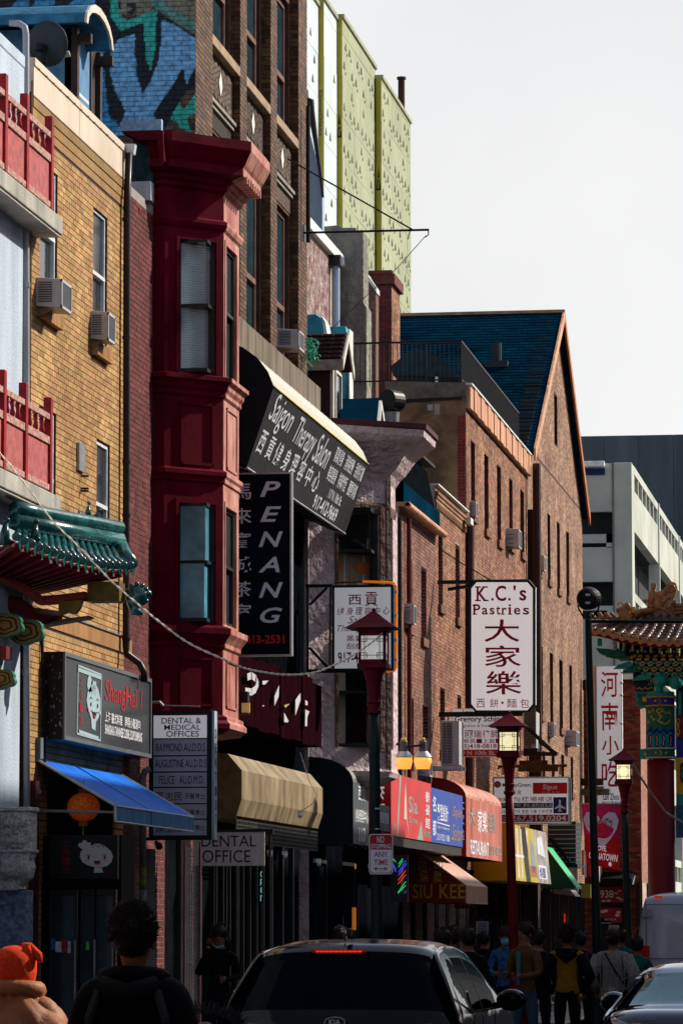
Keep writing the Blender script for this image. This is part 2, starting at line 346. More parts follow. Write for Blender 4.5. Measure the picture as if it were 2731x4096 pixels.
# ================================================================== white stucco building, far left
B = thing('stucco_building', 'white stucco building with red balconies and a green tiled canopy at the left edge', 'building', (-9.5, 38, 0))
ztop = ZZ(90, 255)
YW = FY(92, -9.5, 1200)
wall(B, 'x', -9.5, 22, YW, 0, 10.98, [], stuc, t=.3)
MB().box((-24, 22, 0), (-9.81, YW, 10.8)).build('side_wall', stuc, B)
MB().box((-9.9, 22, 10.98), (-9.49, YW, 11.12)).build('parapet', stuc, B, bevel=.015)
MB().tube([P(x, y, Y=YW + .1) for x, y in ((40, 92), (80, 95), (100, 108), (105, 135), (106, 2000), (108, 3235))], .037, 10).build('downpipe', M('grey_blue_pipe', (.36, .37, .42), .5, .15, 6, .1, streak=.8), B, smooth=True)
for y in (640, 1150, 1900, 2700): MB().tube([P(106, y, Y=YW + .1), P(106, y - 22, Y=YW + .1)], .044, 10).build('pipe_clamp', metl, B)
MB().tube([(-9.47, 41.9, 10.9), (-9.47, 41.9, 3.2)], .012, 6).build('cable', M('rusty_cable', (.25, .16, .07), .8), B)
# carved pedestal
carv = M('carved_stone', (.46, .45, .43), .85, .3, 22, 1.0, fine=18, bdist=.03)
c = MB(); yn = 40.6
def xr(x, Y=yn): return XX(x, Y)
def zr(y, Y=yn): return P(60, y, Y=Y).z
px1, px2 = xr(147), xr(100)
px1 = XX(147, yn + .3)
c.box((-9.6, yn, zr(3405)), (px1, yn + .3, zr(3245)))
c.box((-9.6, yn - .02, zr(3245)), (px1 + .02, yn + .32, zr(3228))); c.box((-9.6, yn - .02, zr(3410)), (px1 + .02, yn + .32, zr(3398)))
c.build('carved_band', carv, B, bevel=.01)
c = MB(); prof = [(1.0, 3410), (.93, 3440), (.97, 3470), (.9, 3510), (.66, 3540), (.7, 3556), (.6, 3560)]
for (a, p), (b, q) in zip(prof[:-1], prof[1:]):
    xa, xb = -9.5 + (px1 - -9.5) * a, -9.5 + (px1 - -9.5) * b
    c.quad((-9.5, yn + .02 * (1 - b), zr(q)), (xb, yn + .02 * (1 - b), zr(q)), (xa, yn + .02 * (1 - a), zr(p)), (-9.5, yn, zr(p)))
    c.quad((xb, yn, zr(q)), (xb, yn + .3, zr(q)), (xa, yn + .3, zr(p)), (xa, yn, zr(p)))
c.build('lotus_capital', carv, B)
c = MB(); random.seed(3)
for i in range(9):
    for j in range(2):
        x = -9.45 + (px1 + 9.40) * (i + .5) / 9; z = zr(3395) + (zr(3255) - zr(3395)) * (j + .5) / 2
        c.ball((x, yn - .01, z), (.018, .022, .05), 8)
        for k in range(4): c.ball((x + random.uniform(-.02, .02), yn - .012, z + random.uniform(-.08, .08)), .012, 6)
for i in range(10):
    x = -9.45 + (px1 + 9.43) * (i + .5) / 10; c.tube([(x, yn - .01, zr(3420)), (x + .004, yn - .035, zr(3465)), (x, yn - .01, zr(3520))], [.012, .022, .010], 8)
c.build('carved_relief', carv, B, smooth=True, kind='stuff')
MB().box((-9.6, yn + .1, 0), (px2, yn + .4, zr(3560))).build('pedestal_shaft', M('blue_relief', (.13, .17, .25), .8, .5, 16, 1.0, fine=12, bdist=.03), B, bevel=.01)
wall(B, 'x', -9.46, 41.75, 41.95, 3.3, 5.2, [], stuc, t=.02, name='pilaster')
MB().box((-9.5, 42.1, 0), (-9.42, 42.28, 3.3)).build('door_surround', M('maroon_panel', (.06, .012, .02), .5, .3), B)
# decorative balconies
rail = M('balcony_red', (.30, .012, .02), .5, .3, 6, .3); railw = M('worn_red_rail', (.40, .09, .07), .7, .4, 18, .5, col2=(.62, .42, .36))
def balcony(zs, zp, ys):
    b = MB().box((-9.5, 36, zs - .19), (-9.21, 42.32, zs)); b.build('balcony_slab', conc, B, bevel=.012)
    for i, y in enumerate(ys):
        MB().box((-9.30, y - .055, zs), (-9.215, y + .055, zp + .02)).build('balcony_post', rail, B, bevel=.008)
        if i + 1 < len(ys):
            y1 = ys[i + 1]; q = MB()
            h = zp - .18 - zs
            for f0, f1 in ((0, .08), (.60, .70), (.92, 1.0)): q.box((-9.29, y + .055, zs + h * f0 + .02), (-9.225, y1 - .055, zs + h * f1 + .02))
            q.build('balcony_rail', railw, B, bevel=.006)
            MB().box((-9.27, y + .055, zs + h * .08 + .02), (-9.245, y1 - .055, zs + h * .60 + .02)).build('balcony_panel', M('pink_red_panel', (.40, .10, .10), .7, .3, 9, .5), B)
            for t in (.25, .5, .75):
                yy = y + (y1 - y) * t; MB().lathe([(.018, 0), (.032, .05), (.02, .1), (.034, .17), (.016, h * .22)], (-9.26, yy, zs + h * .70 + .02), 8).build('baluster', rail, B, smooth=True)
    MB().box((-9.5, 36, zs - .215), (-9.23, 42.30, zs - .19)).build('balcony_soffit', M('soffit', (.42, .38, .34), .9), B)
balcony(9.45, 10.46, [37.3, 38.5, 39.62, 40.62, 41.82])
balcony(6.38, 7.39, [36.4, 37.5, 38.6, 39.66, 40.66, 41.86])
# green tiled canopy
gt = M('green_glazed_tile', (.004, .075, .08), .25, .45, 7, .25, spec=.6, coat=.3, col2=(.012, .15, .15)); dr = M('dark_red_beam', (.13, .008, .014), .5, .3, 5, .3)
E0, E1 = P(50, 2140, Y=39.6), P(533, 2262, Y=42.1); R0, R1 = P(60, 2122, Y=40.2), P(478, 2196, Y=42.5)
mid = P(300, 2240, Y=40.9)
def eave(t): return E0.lerp(E1, t) + Vector((0, 0, -.0)) + (mid - E0.lerp(E1, .5)) * (4 * t * (1 - t)) * .9
def ridge(t): return R0.lerp(R1, t)
T = MB()
for i in range(20):
    t0, t1 = i / 20, (i + 1) / 20; T.quad(eave(t0) + Vector((0, 0, -.03)), eave(t1) + Vector((0, 0, -.03)), ridge(t1) + Vector((0, 0, -.03)), ridge(t0) + Vector((0, 0, -.03)))
T.build('canopy_deck', dr, B)
for i in range(10): a_, b_ = eave(i / 10) + Vector((0, 0, -.07)), eave(i / 10 + .1) + Vector((0, 0, -.07)); T = MB().prism([a_, b_, (-9.49, b_.y + .4, b_.z - .12), (-9.49, a_.y + .4, a_.z - .12)], (0, 0, .02)).build('soffit_board', dr, B)
fwd = Vector((.35, -.9, 0)).normalized(); NT = 17
for i in range(NT):
    t = (i + .5) / NT; e, r_ = eave(t), ridge(t)
    m_ = e.lerp(r_, .5) + Vector((0, 0, -.03))
    w = MB().tube([e, m_, r_], .038, 8).build('tile', gt, B, smooth=True)
    q = MB().lathe([(.036, 0), (.047, .005), (.047, .018), (.03, .02)], (0, 0, 0), 14); w2 = q.build('tile_end', gt, w, smooth=True)
    w2.matrix_local = Matrix.Translation(e + fwd * .02) @ fwd.to_track_quat('Z', 'Y').to_matrix().to_4x4()
    e2 = eave(min(1, t + .5 / NT)); d = (eave(min(1, t + .3 / NT)) - eave(max(0, t - .3 / NT))).normalized()
    c = MB().prism([e2 + d * .045 + Vector((0, 0, .0)), e2 - d * .045 + Vector((0, 0, 0)), e2 - d * .035 + Vector((0, 0, -.06)), e2 + Vector((0, 0, -.115)), e2 + d * .035 + Vector((0, 0, -.06))], fwd * .015)
    c.build('drip_tile', gt, B, bevel=.004)
T = MB(); up = Vector((0, 0, 1))
for a, b, r in ((.02, .10, .06), (.10, .17, .045), (.2, .26, .075)):
    T.tube([ridge(k / 6) + up * (a + b) * .5 for k in range(7)], r, 10)
T.tube([R0 + up * .10 , R1 + up * .10], .085, 8); T.build('ridge_tile', gt, B, smooth=True)
T = MB().tube([R1 + up * .05, R1.lerp(E1, .45) + up * .02, E1 + up * .02], [.09, .07, .06], 10); T.build('hip_ridge', gt, B, smooth=True)
# roof figures
def figure(p, h, kind):
    q = MB(); x, y, z = p
    if kind:   # rider on a hen
        q.ball((x, y, z + .28 * h), (.30 * h, .16 * h, .22 * h), 12); q.tube([(x + .2 * h, y, z + .35 * h), (x + .33 * h, y, z + .5 * h), (x + .36 * h, y, z + .62 * h)], [.12 * h, .07 * h, .06 * h], 8)
        q.ball((x + .39 * h, y, z + .64 * h), (.09 * h, .06 * h, .06 * h), 8); q.tube([(x - .2 * h, y, z + .3 * h), (x - .36 * h, y, z + .48 * h), (x - .34 * h, y, z + .66 * h)], [.13 * h, .10 * h, .03 * h], 8)
        q.tube([(x, y, z + .4 * h), (x - .02 * h, y, z + .62 * h), (x, y, z + .8 * h)], [.12 * h, .1 * h, .05 * h], 8); q.ball((x + .01 * h, y, z + .9 * h), (.06 * h, .06 * h, .08 * h), 8); q.tube([(x, y, z + .95 * h), (x, y, z + 1.02 * h)], [.05 * h, .02 * h], 6)
    else:
        q.tube([(x, y, z), (x, y, z + .4 * h), (x + .04 * h, y, z + .75 * h)], [.20 * h, .17 * h, .08 * h], 8); q.ball((x + .06 * h, y, z + .85 * h), (.12 * h, .09 * h, .1 * h), 8); q.tube([(x + .1 * h, y, z + .3 * h), (x + .2 * h, y, z + .1 * h)], .06 * h, 6)
    q.build('roof_figure', M('dark_glaze', (.006, .05, .05), .3, .4, 9, .2, coat=.5) if not kind else gt, B, smooth=True)
figure(P(355, 2112, Y=42.2), .30, 1); figure(P(140, 2175, Y=40.3), .27, 0); figure(P(20, 2180, Y=39.6), .3, 0)
h = MB(); c0 = P(550, 2385, Y=42.0)
h.ball(c0, (.13, .12, .12), 12); h.ball(c0 + Vector((.08, 0, .03)), (.08, .06, .05), 10); h.ball(c0 + Vector((.06, 0, -.05)), (.07, .05, .03), 8); h.tube([c0 + Vector((-.05, 0, -.05)), c0 + Vector((-.02, 0, -.17)), c0 + Vector((.06, 0, -.19))], [.07, .06, .02], 8)
for dx, dz in ((-.06, .11), (.0, .13), (.06, .11), (.10, .07), (-.1, .06)): h.ball(c0 + Vector((dx, -.03, dz)), .03, 6)
h.build('dragon_head', gt, B, smooth=True)
# rafters, beams, clouds under the canopy
for i in range(13):
    t = i / 12; a = eave(t * .9) + Vector((0, .03, -.10)); b = Vector((-9.45, a.y + .35, a.z - .10 - .05))
    MB().tube([a, b], .028, 4).build('rafter', dr, B)
pb = M('pink_red_beam', (.36, .06, .045), .6, .35, 6, .4)
MB().tube([P(-60, 2290, Y=40.4), P(0, 2310, Y=40.6), P(90, 2350, Y=41), P(165, 2403, Y=41.4), P(240, 2398, Y=41.6), P(345, 2385, Y=41.8)], .055, 6).build('purlin', pb, B)
MB().box(P(350, 2405, Y=41.7), P(500, 2335, Y=42.0)).build('beam_end', M('ochre_beam', (.13, .075, .012), .6, .4, 9), B)
MB().tube([P(-40, 2405, Y=41), P(60, 2420, Y=41.2), P(130, 2462, Y=41.5), P(232, 2470, Y=41.8)], [.09, .10, .09, .075], 8).build('round_beam', dr, B, smooth=True)
MB().prism([P(235, 2478, Y=41.6), P(355, 2462, Y=41.6), P(350, 2470, Y=41.6), P(160, 2503, Y=41.6)], (0, .3, 0)).build('bracket_strip', M('dark_ochre', (.10, .07, .03), .6), B)
oc = [M('cloud_dark', (.02, .016, .012), .5), M('cloud_ochre', (.22, .12, .02), .5, .3), M('cloud_green', (.01, .14, .07), .5, .3), M('cloud_brown', (.05, .025, .012), .5)]
def cloud(cx, cy, r, Y):
    for k, (s, m) in enumerate(((1.0, 2), (.9, 1), (.74, 0), (.62, 1), (.44, 3), (.30, 1))):
        pts = []
        for i in range(40):
            a = 6.28318 * i / 40; rr = r * s * (.90 + .16 * abs(math.sin(2.5 * a + .4))); p = P(cx + rr * 1.15 * math.cos(a), cy + rr * .8 * math.sin(a), Y=Y - k * .008); pts.append(p)
        MB().prism(pts, (0, .12 if k == 0 else .01, 0)).build('cloud_bracket' if k == 0 else 'cloud_band', oc[m], B)
cloud(20, 2500, 62, 40.6); cloud(98, 2525, 66, 40.9); cloud(0, 2715, 52, 40.6)
MB().box(P(-40, 2635, Y=40.5), P(52, 2590, Y=40.8)).build('lower_beam', dr, B)
MB().prism([P(235, 2405, Y=41.55), P(330, 2400, Y=41.55), P(320, 2430, Y=41.55), P(300, 2455, Y=41.55), P(270, 2450, Y=41.55), P(235, 2462, Y=41.55)], (0, .1, 0)).build('scroll_end', oc[1], B)
MB().quad(P(30, 1930, Y=40), P(245, 2068, Y=42.2), P(190, 2080, Y=42.2), P(25, 1990, Y=40)).build('teal_soffit', M('teal_paint', (.02, .16, .13), .6), B)

# ================================================================== yellow brick building
B = thing('brick_building', 'three-storey yellow brick building with a cream metal roof edge and window air conditioners', 'building', (-9.5, 45, 0))
Y0, Y1 = FY(118, -9.5, 1500), FY(500, -9.5, 1400)
W1 = (FY(157, -9.5, 1400), FY(226, -9.5, 1400), 8.53, 10.14); W2 = (FY(369, -9.5, 1400), FY(426, -9.5, 1400), 8.53, 10.14)
W3 = (FY(157, -9.5, 1400), FY(226, -9.5, 1400), 5.85, 7.42); W4 = (FY(388, -9.5, 1400), FY(441, -9.5, 1400), 5.85, 7.42)
holes = [W1, W2, W3, W4, (43.0, 46.6, .12, 3.45)]
wall(B, 'x', -9.5, Y0, Y1, 0, 10.8, holes, mort, t=.25)
bricks(B, 'x', -9.5, Y0, Y1, 2.9, 10.42, holes + [(42.8, 47.7, 5.01, 5.21)], yel, individual=300, pick=lambda u, z: z > 4.9)
bricks(B, 'x', -9.5, Y0, 43.0, .12, 2.9, [], yel)
bricks(B, 'x', -9.5, 46.6, Y1, .12, 2.9, [], yel)
MB().box((-24, Y0, 0), (-10.1, Y1 + .0, 10.75)).build('side_wall', mortm, B); MB().box((-24, Y0 + .01, 10.752), (-9.6, Y1 - .01, 10.80)).build('roof', roofd, B)
cream = M('cream_metal', (.66, .56, .44), .38, .12, 2.2, .05, streak=.5, fine=4)
for a, b in ((Y0, FY(303, -9.5, 1400)), (FY(303, -9.5, 1400) + .012, Y1 + .02)): MB().box((-9.7, a, 10.76), (-9.47, b, 11.09)).box((-9.72, a, 11.09), (-9.455, b, 11.18)).build('roof_edge', cream, B, bevel=.006)
for i in range(14): MB().ball((-9.452, Y0 + .2 + i * .37, 11.09), .008, 6).build('screw', blk, B)
for k, (z, d) in enumerate(((10.64, .03), (10.53, .02), (10.43, .01))):
    q = MB(); n = int((Y1 - Y0) / .075)
    for i in range(n): y = Y0 + i * .075; q.box((-9.5, y + .004, z), (-9.5 + d, y + .071, z + .1))
    q.build('corbel_course', yel, B, kind='stuff')
q = MB()
n = int((47.7 - 42.85) / .0675)
for i in range(n): y = 42.85 + i * .0675; q.box((-9.5, y + .012, 5.02), (-9.48, y + .0575, 5.195))
q.build('soldier_course', yel, B, kind='stuff')
MB().box((-9.5, 42.85, 5.20), (-9.46, Y1, 5.215)).build('flashing', metl, B)
for w in (W1, W2, W3, W4):
    window(B, 'x', -9.5, w, .02, .05, frw, gls, .52)
    n = int((w[1] - w[0] + .1) / .07); q = MB()
    for i in range(n): y = w[0] - .05 + i * .07; q.box((-9.5, y + .010, w[2] - .16), (-9.42, y + .060, w[2] - .005))
    q.build('sill', yel, B, kind='stuff')
MB().box((-9.49, FY(308, -9.5, 1400), ZZ(315, 1885)), (-9.46, FY(332, -9.5, 1400), ZZ(315, 1775))).build('metal_plate', metl, B)
for y in (1905, 1955, 1965): MB().tube([(-9.49, FY(325, -9.5, 1400), ZZ(325, y)), (-9.40, FY(325, -9.5, 1400), ZZ(325, y) - .005)], .012, 6).build('bolt', blk, B)
# ground-floor vestibule facing down the street
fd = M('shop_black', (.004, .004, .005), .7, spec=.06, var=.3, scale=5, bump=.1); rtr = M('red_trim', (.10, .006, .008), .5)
Yv = 42.75; xa, xb = XX(205, Yv), XX(470, Yv)
v = MB().box((-9.5, Yv + .05, 2.15), (xb + .02, 43.5, 2.73)).box((xb - .0, Yv, .12), (xb + .04, 43.5, 2.73)).box((-9.5, Yv, .12), (xa - .02, Yv + .06, 2.2)); v.build('vestibule', fd, B)
shelfm = M('shop_glow', (.05, .07, .07), .9, .9, 9, bump=0, col2=(.18, .22, .20))
for i, (a, b) in enumerate(((205, 300), (332, 378), (388, 450))):
    fr = MB(); x0, x1 = XX(a, Yv), XX(b, Yv)
    fr.box((x0 - .025, Yv, .14), (x0, Yv + .05, 2.15)).box((x1, Yv, .14), (x1 + .025, Yv + .05, 2.15)).box((x0, Yv, .14), (x1, Yv + .05, .3)).box((x0, Yv, 2.08), (x1, Yv + .05, 2.15))
    d_ = fr.build('door', frd, B, bevel=.004); MB().box((x0, Yv + .02, .3), (x1, Yv + .03, 2.08)).build('pane', M('door_glass', (.02, .035, .04), .05, .3, spec=.8, bump=0), d_)
    MB().tube([(x1 + .01, Yv - .03, .9), (x1 + .01, Yv - .03, 1.6)], .012, 8).build('handle', metl, d_)
random.seed(11)
for i in range(26):
    x = random.uniform(XX(212, Yv), XX(440, Yv)); z = random.choice((.5, .85, 1.2, 1.55)); c_ = random.choice(((.5, .05, .04), (.05, .3, .35), (.5, .45, .4), (.05, .35, .12), (.3, .3, .35)))
    k = random.uniform(.03, .06)
    if i < 14: MB().box((x, Yv + .34, z), (x + k, Yv + .4, z + random.uniform(.06, .22))).build('shop_item', M('goods_%d' % (i % 5), c_, .6, .2, bump=0), B)
for z in (.48, .83, 1.18, 1.53): MB().box((xa, Yv + .3, z - .02), (xb, Yv + .6, z)).build('shelf', frd, B)
for (a, c1, b, c2, cc) in ((224, 3766, 246, 3808, (.6, .62, .66)), (248, 3760, 268, 3810, (.35, .03, .03)), (272, 3765, 284, 3812, (.5, .5, .55)), (205, 3755, 222, 3800, (.05, .12, .3)), (345, 3765, 358, 3800, (.06, .45, .12))):
    MB().box(P(a, c1, Y=Yv - .004), P(b, c2, Y=Yv - .008)).build('door_sticker', M('sticker_%d' % a, cc, .6, .3, 12), B)
# gutter head and downpipe between the yellow and the red brick building
pip = M('dark_pipe', (.022, .016, .018), .4, .3, 8, .1)
D = thing('downspout', 'black downspout between the yellow brick and the dark red brick building', 'drain pipe', (-9.42, 47.3, 0))
yp = FY(505, -9.4)
MB().prism([P(500, 575, Y=yp), P(541, 575, Y=yp), P(535, 615, Y=yp), P(508, 615, Y=yp)], (0, .12, 0)).build('hopper', M('hopper_white', (.6, .62, .66), .5), D, bevel=.006)
MB().tube([P(516, 612, Y=yp), P(508, 820, Y=yp), P(505, 2590, Y=yp), P(509, 2618, Y=yp), P(560, 2655, Y=yp), P(577, 2690, Y=yp), P(577, 2728, Y=yp)], .042, 10).build('pipe', pip, D, smooth=True)
for y in (870, 1345, 1840, 2055, 2550): MB().tube([P(506, y, Y=yp), P(506, y + 12, Y=yp)], .05, 10).build('collar', pip, D)
# dormer on its roof
Dm = thing('dormer', 'blue-sided dormer with arched brown hood standing behind the cream roof edge', 'dormer', (-10.3, 48, 10.7))
blue = M('blue_side_paint', (.10, .24, .42), .8, .25, 4, .5); bwn = M('dormer_brown', (.045, .028, .028), .5, .3, 6, .2)
Xf = -10.2; yd0 = FY(292, Xf, 250); yd1 = FY(392, Xf, 250); zt = ZZ(300, 120, Xf)
MB().box((-15, yd0, 10.7), (Xf - .02, yd1, zt)).build('side_wall', blue, Dm)
wd = (FY(316, Xf, 250), FY(366, Xf, 250), ZZ(318, 400, Xf), ZZ(318, 140, Xf) - .03)
wall(Dm, 'x', Xf, yd0, yd1, 10.7, zt + .02, [wd], bwn, t=.1, name='front'); window(Dm, 'x', Xf, wd, .03, .05, frw, glb, .12)
MB().box((Xf, yd0, 10.7), (Xf + .06, yd0 + .12, zt)).build('corner_trim', bwn, Dm); MB().box((Xf, yd1 - .12, 10.7), (Xf + .06, yd1, zt)).build('corner_trim', bwn, Dm)
hood = MB(); hood2 = MB(); yc = (yd0 + yd1) / 2; pts = []; ya_, yb2 = FY(338, Xf + .28), FY(450, Xf + .28); ya_, yb2 = FY(338, Xf + .28, 90), FY(447, Xf + .28, 185); yh, hh_ = (ya_ + yb2) / 2, (yb2 - ya_) / 2; zh = ZZ(338, 88, Xf + .28)
for i in range(9):
    a = math.pi * (1 - i / 8); pts.append((yh - hh_ * -math.cos(a), zh + .36 * math.sin(a)))
out_ = [(y, z) for y, z in pts]; inn = [(yh + (y - yh) * .88, zh + (z - zh) * .72) for y, z in pts]
for i in range(8):
    (a, b), (c, d), (e, f), (g_, h_) = out_[i], out_[i + 1], inn[i + 1], inn[i]
    hood.prism([(Xf + .28, a, b), (Xf + .28, c, d), (Xf + .28, e, f), (Xf + .28, g_, h_)], (.03, 0, 0))
    hood2.prism([(-15, a, b), (-15, c, d), (-15, e, f), (-15, g_, h_)], (15 + Xf + .279, 0, 0))
hood.build('hood_trim', M('cream_trim', (.62, .60, .52), .5, .15), Dm); hood2.build('roof', M('blue_roofing', (.03, .14, .24), .8, .35, 5, .6, col2=(.05, .22, .38)), Dm)
for y in (yd0 + .03, yd1 - .16): MB().box((Xf, y, zt - .18), (Xf + .22, y + .1, zt - .06)).build('bracket', bwn, Dm)
# satellite dish
S = thing('satellite_dish', 'dark grey satellite dish on the yellow building roof', 'satellite dish', P(185, 300, Y=45))
q = MB(); cdish = P(188, 175, Y=45.2); nrm = Vector((.30, .90, .22)).normalized(); K_ = .98
V = []; R_ = nrm.to_track_quat('Z', 'Y').to_matrix()
q.lathe([(.27, .07), (.27, .062), (.21, .035), (.15, .015), (.05, .0)][::-1], (0, 0, 0), 28); q.v = [tuple(cdish + R_ @ Vector(p) - nrm * .04) for p in q.v]
q.build('reflector', M('dish_grey', (.035, .05, .055), .5, .2, 5), S, smooth=True)
MB().tube([cdish, cdish + Vector((-.02, -.1, -.15)), cdish + Vector((-.05, -.05, -.45))], .03, 8).build('mast', blk, S)
MB().lathe([(.06, 0), (.06, .05), (.045, .08)], cdish + Vector((-.06, -.1, -.10)), 12).build('mount', blk, S)
MB().tube([cdish + Vector((.12, .05, -.18)), P(262, 220, Y=45.3), P(280, 215, Y=45.3)], [.012, .03, .04], 8).build('feed_horn', M('lnb', (.35, .36, .35), .5), S, smooth=True)

# ================================================================== dark red brick building with the bay
Bm = thing('brick_building', 'narrow dark red brick building carrying the tall maroon bay window', 'building', (-9.5, 49.5, 0))
Ya, Yb = FY(500, -9.5, 1400) + .005, FY(781, -9.5, 700) - .005
gh = [(48.3, 49.3, .12, 2.7), (49.9, 51.7, .12, 3.2)]
wall(Bm, 'x', -9.5, Ya, Yb, 0, 10.78, gh, mortl, t=.25); bricks(Bm, 'x', -9.5, Ya, Yb, .13, 10.72, [(49.05, 51.4, 4.2, 11.3)] + gh, redb, individual=120, pick=lambda u, z: u < 49)
MB().box((-24, Ya, 0), (-10.1, Yb, 10.7)).build('side_wall', mortm, Bm)
MB().box(P(532, 735, Y=48.85), P(622, 560, Y=49.0)).build('parapet', M('blue_tar', (.010, .02, .03), .6, .6, 9, .6, col2=(.03, .08, .12)), Bm)
MB().box(P(490, 524, Y=48.9), P(652, 482, Y=49.0)).build('flashing', M('pale_blue_flashing', (.30, .48, .68), .6, .3, 9, .4), Bm)
MB().prism([P(x, y, Y=48.5) for x, y in ((484, 525), (652, 523), (656, 640), (640, 660), (630, 560), (560, 560))], (0, .3, 0)).build('cornice_return', redp, Bm)
MB().box(P(524, 802, Y=48.5), P(616, 736, Y=48.7)).build('marble_block', M('marble', (.42, .45, .50), .5, .2, 9, .1), Bm)
MB().prism([P(490, 800, Y=48), P(545, 815, Y=48), P(560, 835, Y=48), P(555, 850, Y=48), P(480, 825, Y=48)], (0, .15, 0)).build('gutter_end', M('rust_red', (.18, .03, .015), .5, .4), Bm)
for h in gh: window(Bm, 'x', -9.5, h, .12, .06, frd, shg2, .0)
# --- bay
plan = [(-9.5, 49.0), (-9.35, 49.0), (-8.71, 49.64), (-8.71, 50.80), (-9.35, 51.44), (-9.5, 51.44)]
def offset(plan, d):
    out = []; n = len(plan); seg = []
    for i in range(n - 1):
        e = Vector((plan[i + 1][0] - plan[i][0], plan[i + 1][1] - plan[i][1])).normalized(); seg.append(Vector((e.y, -e.x)))
    for i in range(n):
        p = Vector(plan[i])
        if i in (0, n - 1): nn = seg[0 if i == 0 else -1]; out.append((p.x, (p + nn * d).y))
        else:
            a, b = seg[i - 1], seg[i]; m_ = (a + b).normalized(); out.append(tuple(p + m_ * d / max(.3, m_.dot(a))))
    return out
zq = lambda z: 1.75 + (z - 1.75) * 1.0235
def band(parent, plan, prof, mats, name, cap=True):
    """a moulding swept round the bay: prof = [(outward, z) ...]"""
    mb = MB(); rings = [[(x, y, zq(z) if parent is Bm else z) for x, y in offset(plan, d)] for d, z in prof]; n = len(plan)
    for a, b in zip(rings[:-1], rings[1:]):
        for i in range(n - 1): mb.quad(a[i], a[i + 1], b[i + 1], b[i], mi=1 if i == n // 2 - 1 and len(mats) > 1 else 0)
    if cap: mb.add(rings[0], [tuple(range(n - 1, -1, -1))]); mb.add(rings[-1], [tuple(range(n))])
    return mb.build(name, mats, parent)
def fmap(p, q):
    a = Vector((*p, 0)); e = (Vector((*q, 0)) - a); L = e.length; e.normalize(); nn = Vector((e.y, -e.x, 0))
    return (lambda u, z, d: a + e * u + nn * d + Vector((0, 0, z))), L
zb = dict(c0=10.87, m0=10.42, w0=10.22, s0=8.49, p1=8.26, m1=7.28, w1=6.92, s1=5.41, p2=5.12, b=4.29)
blind = M('blind', (.62, .80, .88), .6, .1, 5, .0)
for i in range(5):
    mp, L = fmap(plan[i], plan[i + 1]); hs = []
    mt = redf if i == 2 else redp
    if i in (1, 2, 3):
        a, b = (.245 * L, .865 * L) if i == 1 else (.10 * L, .80 * L)
        hs = [(a, b, zq(8.55), zq(10.2)), (a, b, zq(5.46), zq(6.92))]
    wall(Bm, mp, None, 0, L, zq(4.29), zq(10.89), hs, mt, t=.10, name='bay_side')
    for h in hs:
        gm = (CG('clear_glass') if h[2] > 8 else glb) if i != 2 else M('reflecting_glass', (.03, .05, .06), .04, .2, spec=1, bump=0)
        window(Bm, mp, None, h, .03, .045, frd, gm, .5, blind=blind if (h[2] > 8 and i == 1) else None)
        mb = MB()
        for u0, u1, z0, z1 in ((h[0] - .05, h[0], h[2], h[3]), (h[1], h[1] + .04, h[2], h[3]), (h[0] - .05, h[1] + .04, h[3], h[3] + .06)): mb.box(mp(u0, z0, 0), mp(u1, z1, .015)) if i == 2 else mb.prism([mp(u0, z0, 0), mp(u1, z0, 0), mp(u1, z1, 0), mp(u0, z1, 0)], mp(0, 0, .015) - mp(0, 0, 0))
        mb.build('window_casing', mt, Bm)
    if i in (1, 2, 3):
        for z0, z1 in ((7.53, 8.32), (4.49, 5.10)):
            u0, u1 = (.27 * L, .83 * L) if i == 1 else (.18 * L, .84 * L); w = .03; mb = MB()
            for a, b, c_, d_ in ((u0, u1, z0, z0 + w), (u0, u1, z1 - w, z1), (u0, u0 + w, z0, z1), (u1 - w, u1, z0, z1)): mb.prism([mp(a, c_, 0), mp(b, c_, 0), mp(b, d_, 0), mp(a, d_, 0)], mp(0, 0, .018) - mp(0, 0, 0))
            mb.build('panel_frame', mt, Bm)
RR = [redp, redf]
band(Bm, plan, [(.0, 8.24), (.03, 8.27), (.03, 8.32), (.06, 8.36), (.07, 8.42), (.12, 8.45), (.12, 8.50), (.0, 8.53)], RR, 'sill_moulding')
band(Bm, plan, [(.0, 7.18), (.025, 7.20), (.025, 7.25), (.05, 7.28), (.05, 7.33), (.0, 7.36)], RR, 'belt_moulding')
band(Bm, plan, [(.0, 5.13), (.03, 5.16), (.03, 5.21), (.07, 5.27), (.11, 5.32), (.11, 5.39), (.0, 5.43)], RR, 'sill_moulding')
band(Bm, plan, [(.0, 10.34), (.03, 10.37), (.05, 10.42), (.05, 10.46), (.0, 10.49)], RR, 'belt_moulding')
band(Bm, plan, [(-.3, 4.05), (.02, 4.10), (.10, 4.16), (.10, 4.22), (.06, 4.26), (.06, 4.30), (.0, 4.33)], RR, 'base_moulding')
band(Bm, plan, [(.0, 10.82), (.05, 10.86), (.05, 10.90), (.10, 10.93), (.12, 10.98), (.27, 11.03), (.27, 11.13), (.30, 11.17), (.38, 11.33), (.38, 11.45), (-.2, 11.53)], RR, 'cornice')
for i in range(7): y = 49.7 + i * .17; MB().box((-8.55, y, 11.18), (-8.42, y + .07, 11.27)).build('dentil', redf, Bm)

